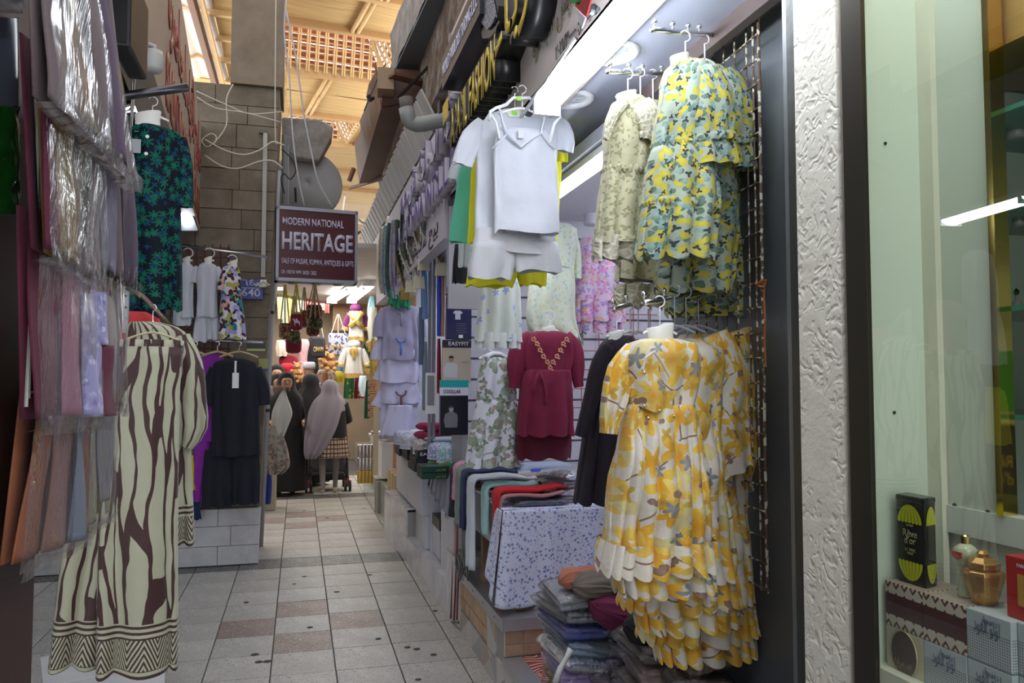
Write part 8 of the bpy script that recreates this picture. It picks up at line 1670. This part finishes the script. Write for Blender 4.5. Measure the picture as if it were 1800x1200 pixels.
MB().tube([o_+Vector((-.22, .30, .96)), o_+Vector((.22, .30, .96))], .016, 8).build('handle_bar', BLACK, pc); m = MB(); m.grid(lambda s, q: o_+Vector((-.24+.48*s, .40+.28*math.sin(q*PI*.9), .22+.62*q+.03*math.sin(s*PI))), 12, 12); m.build('seat_fabric', mat('pushchair_cloth', (.02, .02, .025), .9), pc, smooth=True, thick=.01); MB().box(o_+Vector((0, .42, .2)), (.44, .36, .10)).build('basket', mat('pushchair_cloth', (.02, .02, .025), .9), pc, bevel=.03)
item('green_bag', 'olive green soft bag hanging on the left of the pushchair', 'bag', [(806, 541, 548), (818, 538, 553), (832, 541, 550)], fb_.y-.05, C('olive_soft', (.16, .18, .10)), dep=.06)
# woman in black abaya
def abaya(label, x, yfoot, ytop, seed, dx=0, facing_=0, arm=True):
    b0 = P(x, yfoot, Z=0); H = (P(x, ytop, Y=b0.y).z)-.03; t = thing('person', label, 'person', b0)
    p = body(t, b0, H, facing_, SKIN, ABA, ((.0, -.10, .0), (.05, .12, 0)), (((.24, .0, .62), (.27, .05, .46)), ((.24, .02, .62), (.20, .14, .52))))
    robe(t, 'abaya', p, [(.84*H, 0, 0, .10, .09, 0), (.80*H, 0, 0, .20, .13, .2), (.70*H, 0, 0, .25, .17, .5), (.55*H, 0, 0, .27, .20, .8), (.3*H, 0, .0, .27, .22, 1), (.12*H, 0, 0, .28, .24, 1.1), (.035*H, 0, 0, .29, .25, 1.2)], ABA, folds=10, amp=.022, seed=seed)
    robe(t, 'headscarf', p, [(1.02*H, 0, 0, .03, .03, 0), (1.0*H, 0, 0, .085, .09, 0), (.95*H, 0, 0, .12, .125, .1), (.89*H, 0, 0, .125, .125, .2), (.83*H, 0, 0, .19, .15, .4), (.74*H, 0, -.01, .235, .18, .7), (.62*H, 0, -.02, .25, .19, 1), (.56*H, 0, -.02, .25, .19, 1)], ABA, folds=7, amp=.02, seed=seed+3)
    MB().tube([Vector(p(-.17, 0, .80*H, 0)[:3]), Vector(p(-.26, .0, .62*H, 0)[:3]), Vector(p(-.28, .05, .485*H, 0)[:3])], [.08, .085, .09], 12).build('sleeve', ABA, t, smooth=True); return t, p, H
abaya('person in a black robe and black headscarf walking ahead of the grey scarf', 544, 852, 655, 1); abaya('person in black partly hidden behind the black robed walker', 522, 838, 664, 5)
# man with white cap, further off, and two faces at the left
def headfig(label, x, y, Y, scarf, cap=None, turn=PI*.9, cloth_=ABA, s_=1.0):
    c = P(x, y, Y=Y); b0 = Vector((c.x, c.y, 0)); H = c.z/.93; t = thing('person', label, 'person', b0)
    p = body(t, b0, H, turn, SKIN, cloth_, ((0, 0, 0), (0, .05, 0)), (((.22, .04, .62), (.2, .2, .60)), ((.22, .04, .62), (.2, .2, .60))))
    robe(t, 'robe', p, [(.84*H, 0, 0, .09, .08, 0), (.80*H, 0, 0, .20, .12, .2), (.6*H, 0, 0, .23, .16, .6), (.3*H, 0, 0, .25, .19, 1), (.04*H, 0, 0, .27, .22, 1)], cloth_, folds=8, amp=.015)
    hc = Vector(p(0, .03, .925*H, 0)[:3]); Fv = (Vector(p(0, .13, .925*H, 0)[:3])-hc).normalized(); Sv = Fv.cross(Vector((0, 0, 1)))
    EY = mat('eye_dark', (.01, .008, .008), .2)
    for d in (-1, 1):
        MB().lathe(hc+Fv*.078+Sv*.032*d+Vector((0, 0, .012)), [(.001, -.008), (.010, 0), (.001, .008)], 8).build('eye', EY, t, smooth=True); MB().tube([hc+Fv*.083+Sv*(.015*d)+Vector((0, 0, .034)), hc+Fv*.078+Sv*(.048*d)+Vector((0, 0, .032))], .004, 5).build('eyebrow', EY, t)
    MB().tube([hc+Fv*.082+Vector((0, 0, .02)), hc+Fv*.108+Vector((0, 0, -.014)), hc+Fv*.088+Vector((0, 0, -.02))], [.007, .012, .008], 8).build('nose', SKIN, t, smooth=True); MB().tube([hc+Fv*.086+Sv*.02+Vector((0, 0, -.042)), hc+Fv*.092+Vector((0, 0, -.043)), hc+Fv*.086-Sv*.02+Vector((0, 0, -.042))], .006, 6).build('mouth', mat('lip', (.25, .07, .06), .5), t)
    if scarf: robe(t, 'headscarf', lambda a, b, z, r: p(a, b-.035, z, r), [(1.02*H, 0, 0, .03, .03, 0), (1.0*H, 0, 0, .085, .085, 0), (.955*H, 0, -.02, .115, .105, .1), (.90*H, 0, -.02, .12, .11, .1), (.86*H, 0, 0, .14, .14, .2), (.80*H, 0, .02, .21, .15, .6), (.70*H, 0, .02, .23, .16, .8)], scarf, folds=6, amp=.012)
    if cap: MB().lathe(Vector(p(0, .01, .955*H, 0)[:3]), [(.098, -.01), (.103, .03), (.10, .085), (.08, .105), (.001, .108)], 20).build('round_cap', cap, t, smooth=True)
    return t
headfig('person with a pale embroidered round cap walking behind the black headscarf', 543, 652, 13.3, None, capmat('cap_far', (.50, .54, .60), (.22, .28, .36)), 0, C('lavender_robe', (.30, .26, .42)))
headfig('person in a black headscarf facing this way, beside the white bag', 504, 672, 10.9, ABA, None, PI+.1); headfig('person in a black headscarf half hidden behind the leaning pole', 489, 673, 11.8, ABA, None, PI+.2); headfig('dark haired person at the far left behind the two headscarves', 487, 657, 12.9, C('dark_hair_cloth', (.012, .01, .01)), None, PI)
# hand holding up a white bag from behind the pier
hp_ = thing('person', 'outstretched forearm and hand in a pale sleeve holding a white bag', 'person', P(470, 690, Y=8.6)); hnd = P(494, 681, Y=8.6); elb = P(455, 688, Y=8.6)
N = [(*elb, .035), (*(elb.lerp(hnd, .6)), .03), (*hnd, .026), (*(hnd+Vector((.045, 0, .002))), .030)]; E_ = [(0, 1), (1, 2), (2, 3)]
for f in range(4):
    q = Vector(N[3][:3])+Vector((.01, -.026+.017*f, .004)); b0 = len(N); N += [(*(q+Vector((.02, 0, .0))), .0095), (*(q+Vector((.036, 0, -.02))), .0085), (*(q+Vector((.022, 0, -.042))), .008)]; E_ += [(3, b0), (b0, b0+1), (b0+1, b0+2)]
b0 = len(N); q = hnd+Vector((.02, -.034, -.005)); N += [(*q, .010), (*(q+Vector((.03, -.006, -.018))), .009)]; E_ += [(2, b0), (b0, b0+1)]
skinned('forearm_and_hand', N, E_, SKIN, hp_, 2); MB().tube([P(440, 690, Y=8.6), P(480, 686, Y=8.6)], [.06, .05], 12).build('sleeve', FWH, hp_, smooth=True)
item('white_shopping_bag', 'white cloth shopping bag held up beside the leaning pole', 'bag', [(684, 497, 501), (700, 488, 506), (725, 478, 514), (745, 478, 508), (765, 484, 500)], 8.6, C('bag_white', (.66, .66, .60)), dep=.09, folds=6, amp=.02)
# added ceiling tubes that brighten the near and next shops
tube_lamp('ceiling_light', 'glowing tube on the ceiling deep inside the near shop', (2.2, 2.8, 2.6), (2.2, 4.7, 2.6), .10, .06, 14)
tube_lamp('ceiling_light', 'glowing tube on the ceiling inside the next shop', (1.5, 5.5, 2.43), (1.5, 7.4, 2.43), .10, .06, 14)

# opposite shop's tube and garments (reflected in the glass), plus added unseen fill tubes
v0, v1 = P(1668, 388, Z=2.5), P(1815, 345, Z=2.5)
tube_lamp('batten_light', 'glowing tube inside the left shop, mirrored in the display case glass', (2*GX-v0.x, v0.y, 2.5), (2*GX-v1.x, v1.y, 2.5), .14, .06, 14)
tube_lamp('batten_light', 'glowing tube over the alley behind the viewer', (.5, -.5, 2.75), (.5, -2.0, 2.75), .14, .07, 36)  # added lamp out of view that brightens the pillar and floor
tube_lamp('batten_light', 'glowing tube of the stall opposite the display case', (-.9, -.4, 2.6), (-.9, .7, 2.6), .10, .06, 9)  # another added lamp out of view
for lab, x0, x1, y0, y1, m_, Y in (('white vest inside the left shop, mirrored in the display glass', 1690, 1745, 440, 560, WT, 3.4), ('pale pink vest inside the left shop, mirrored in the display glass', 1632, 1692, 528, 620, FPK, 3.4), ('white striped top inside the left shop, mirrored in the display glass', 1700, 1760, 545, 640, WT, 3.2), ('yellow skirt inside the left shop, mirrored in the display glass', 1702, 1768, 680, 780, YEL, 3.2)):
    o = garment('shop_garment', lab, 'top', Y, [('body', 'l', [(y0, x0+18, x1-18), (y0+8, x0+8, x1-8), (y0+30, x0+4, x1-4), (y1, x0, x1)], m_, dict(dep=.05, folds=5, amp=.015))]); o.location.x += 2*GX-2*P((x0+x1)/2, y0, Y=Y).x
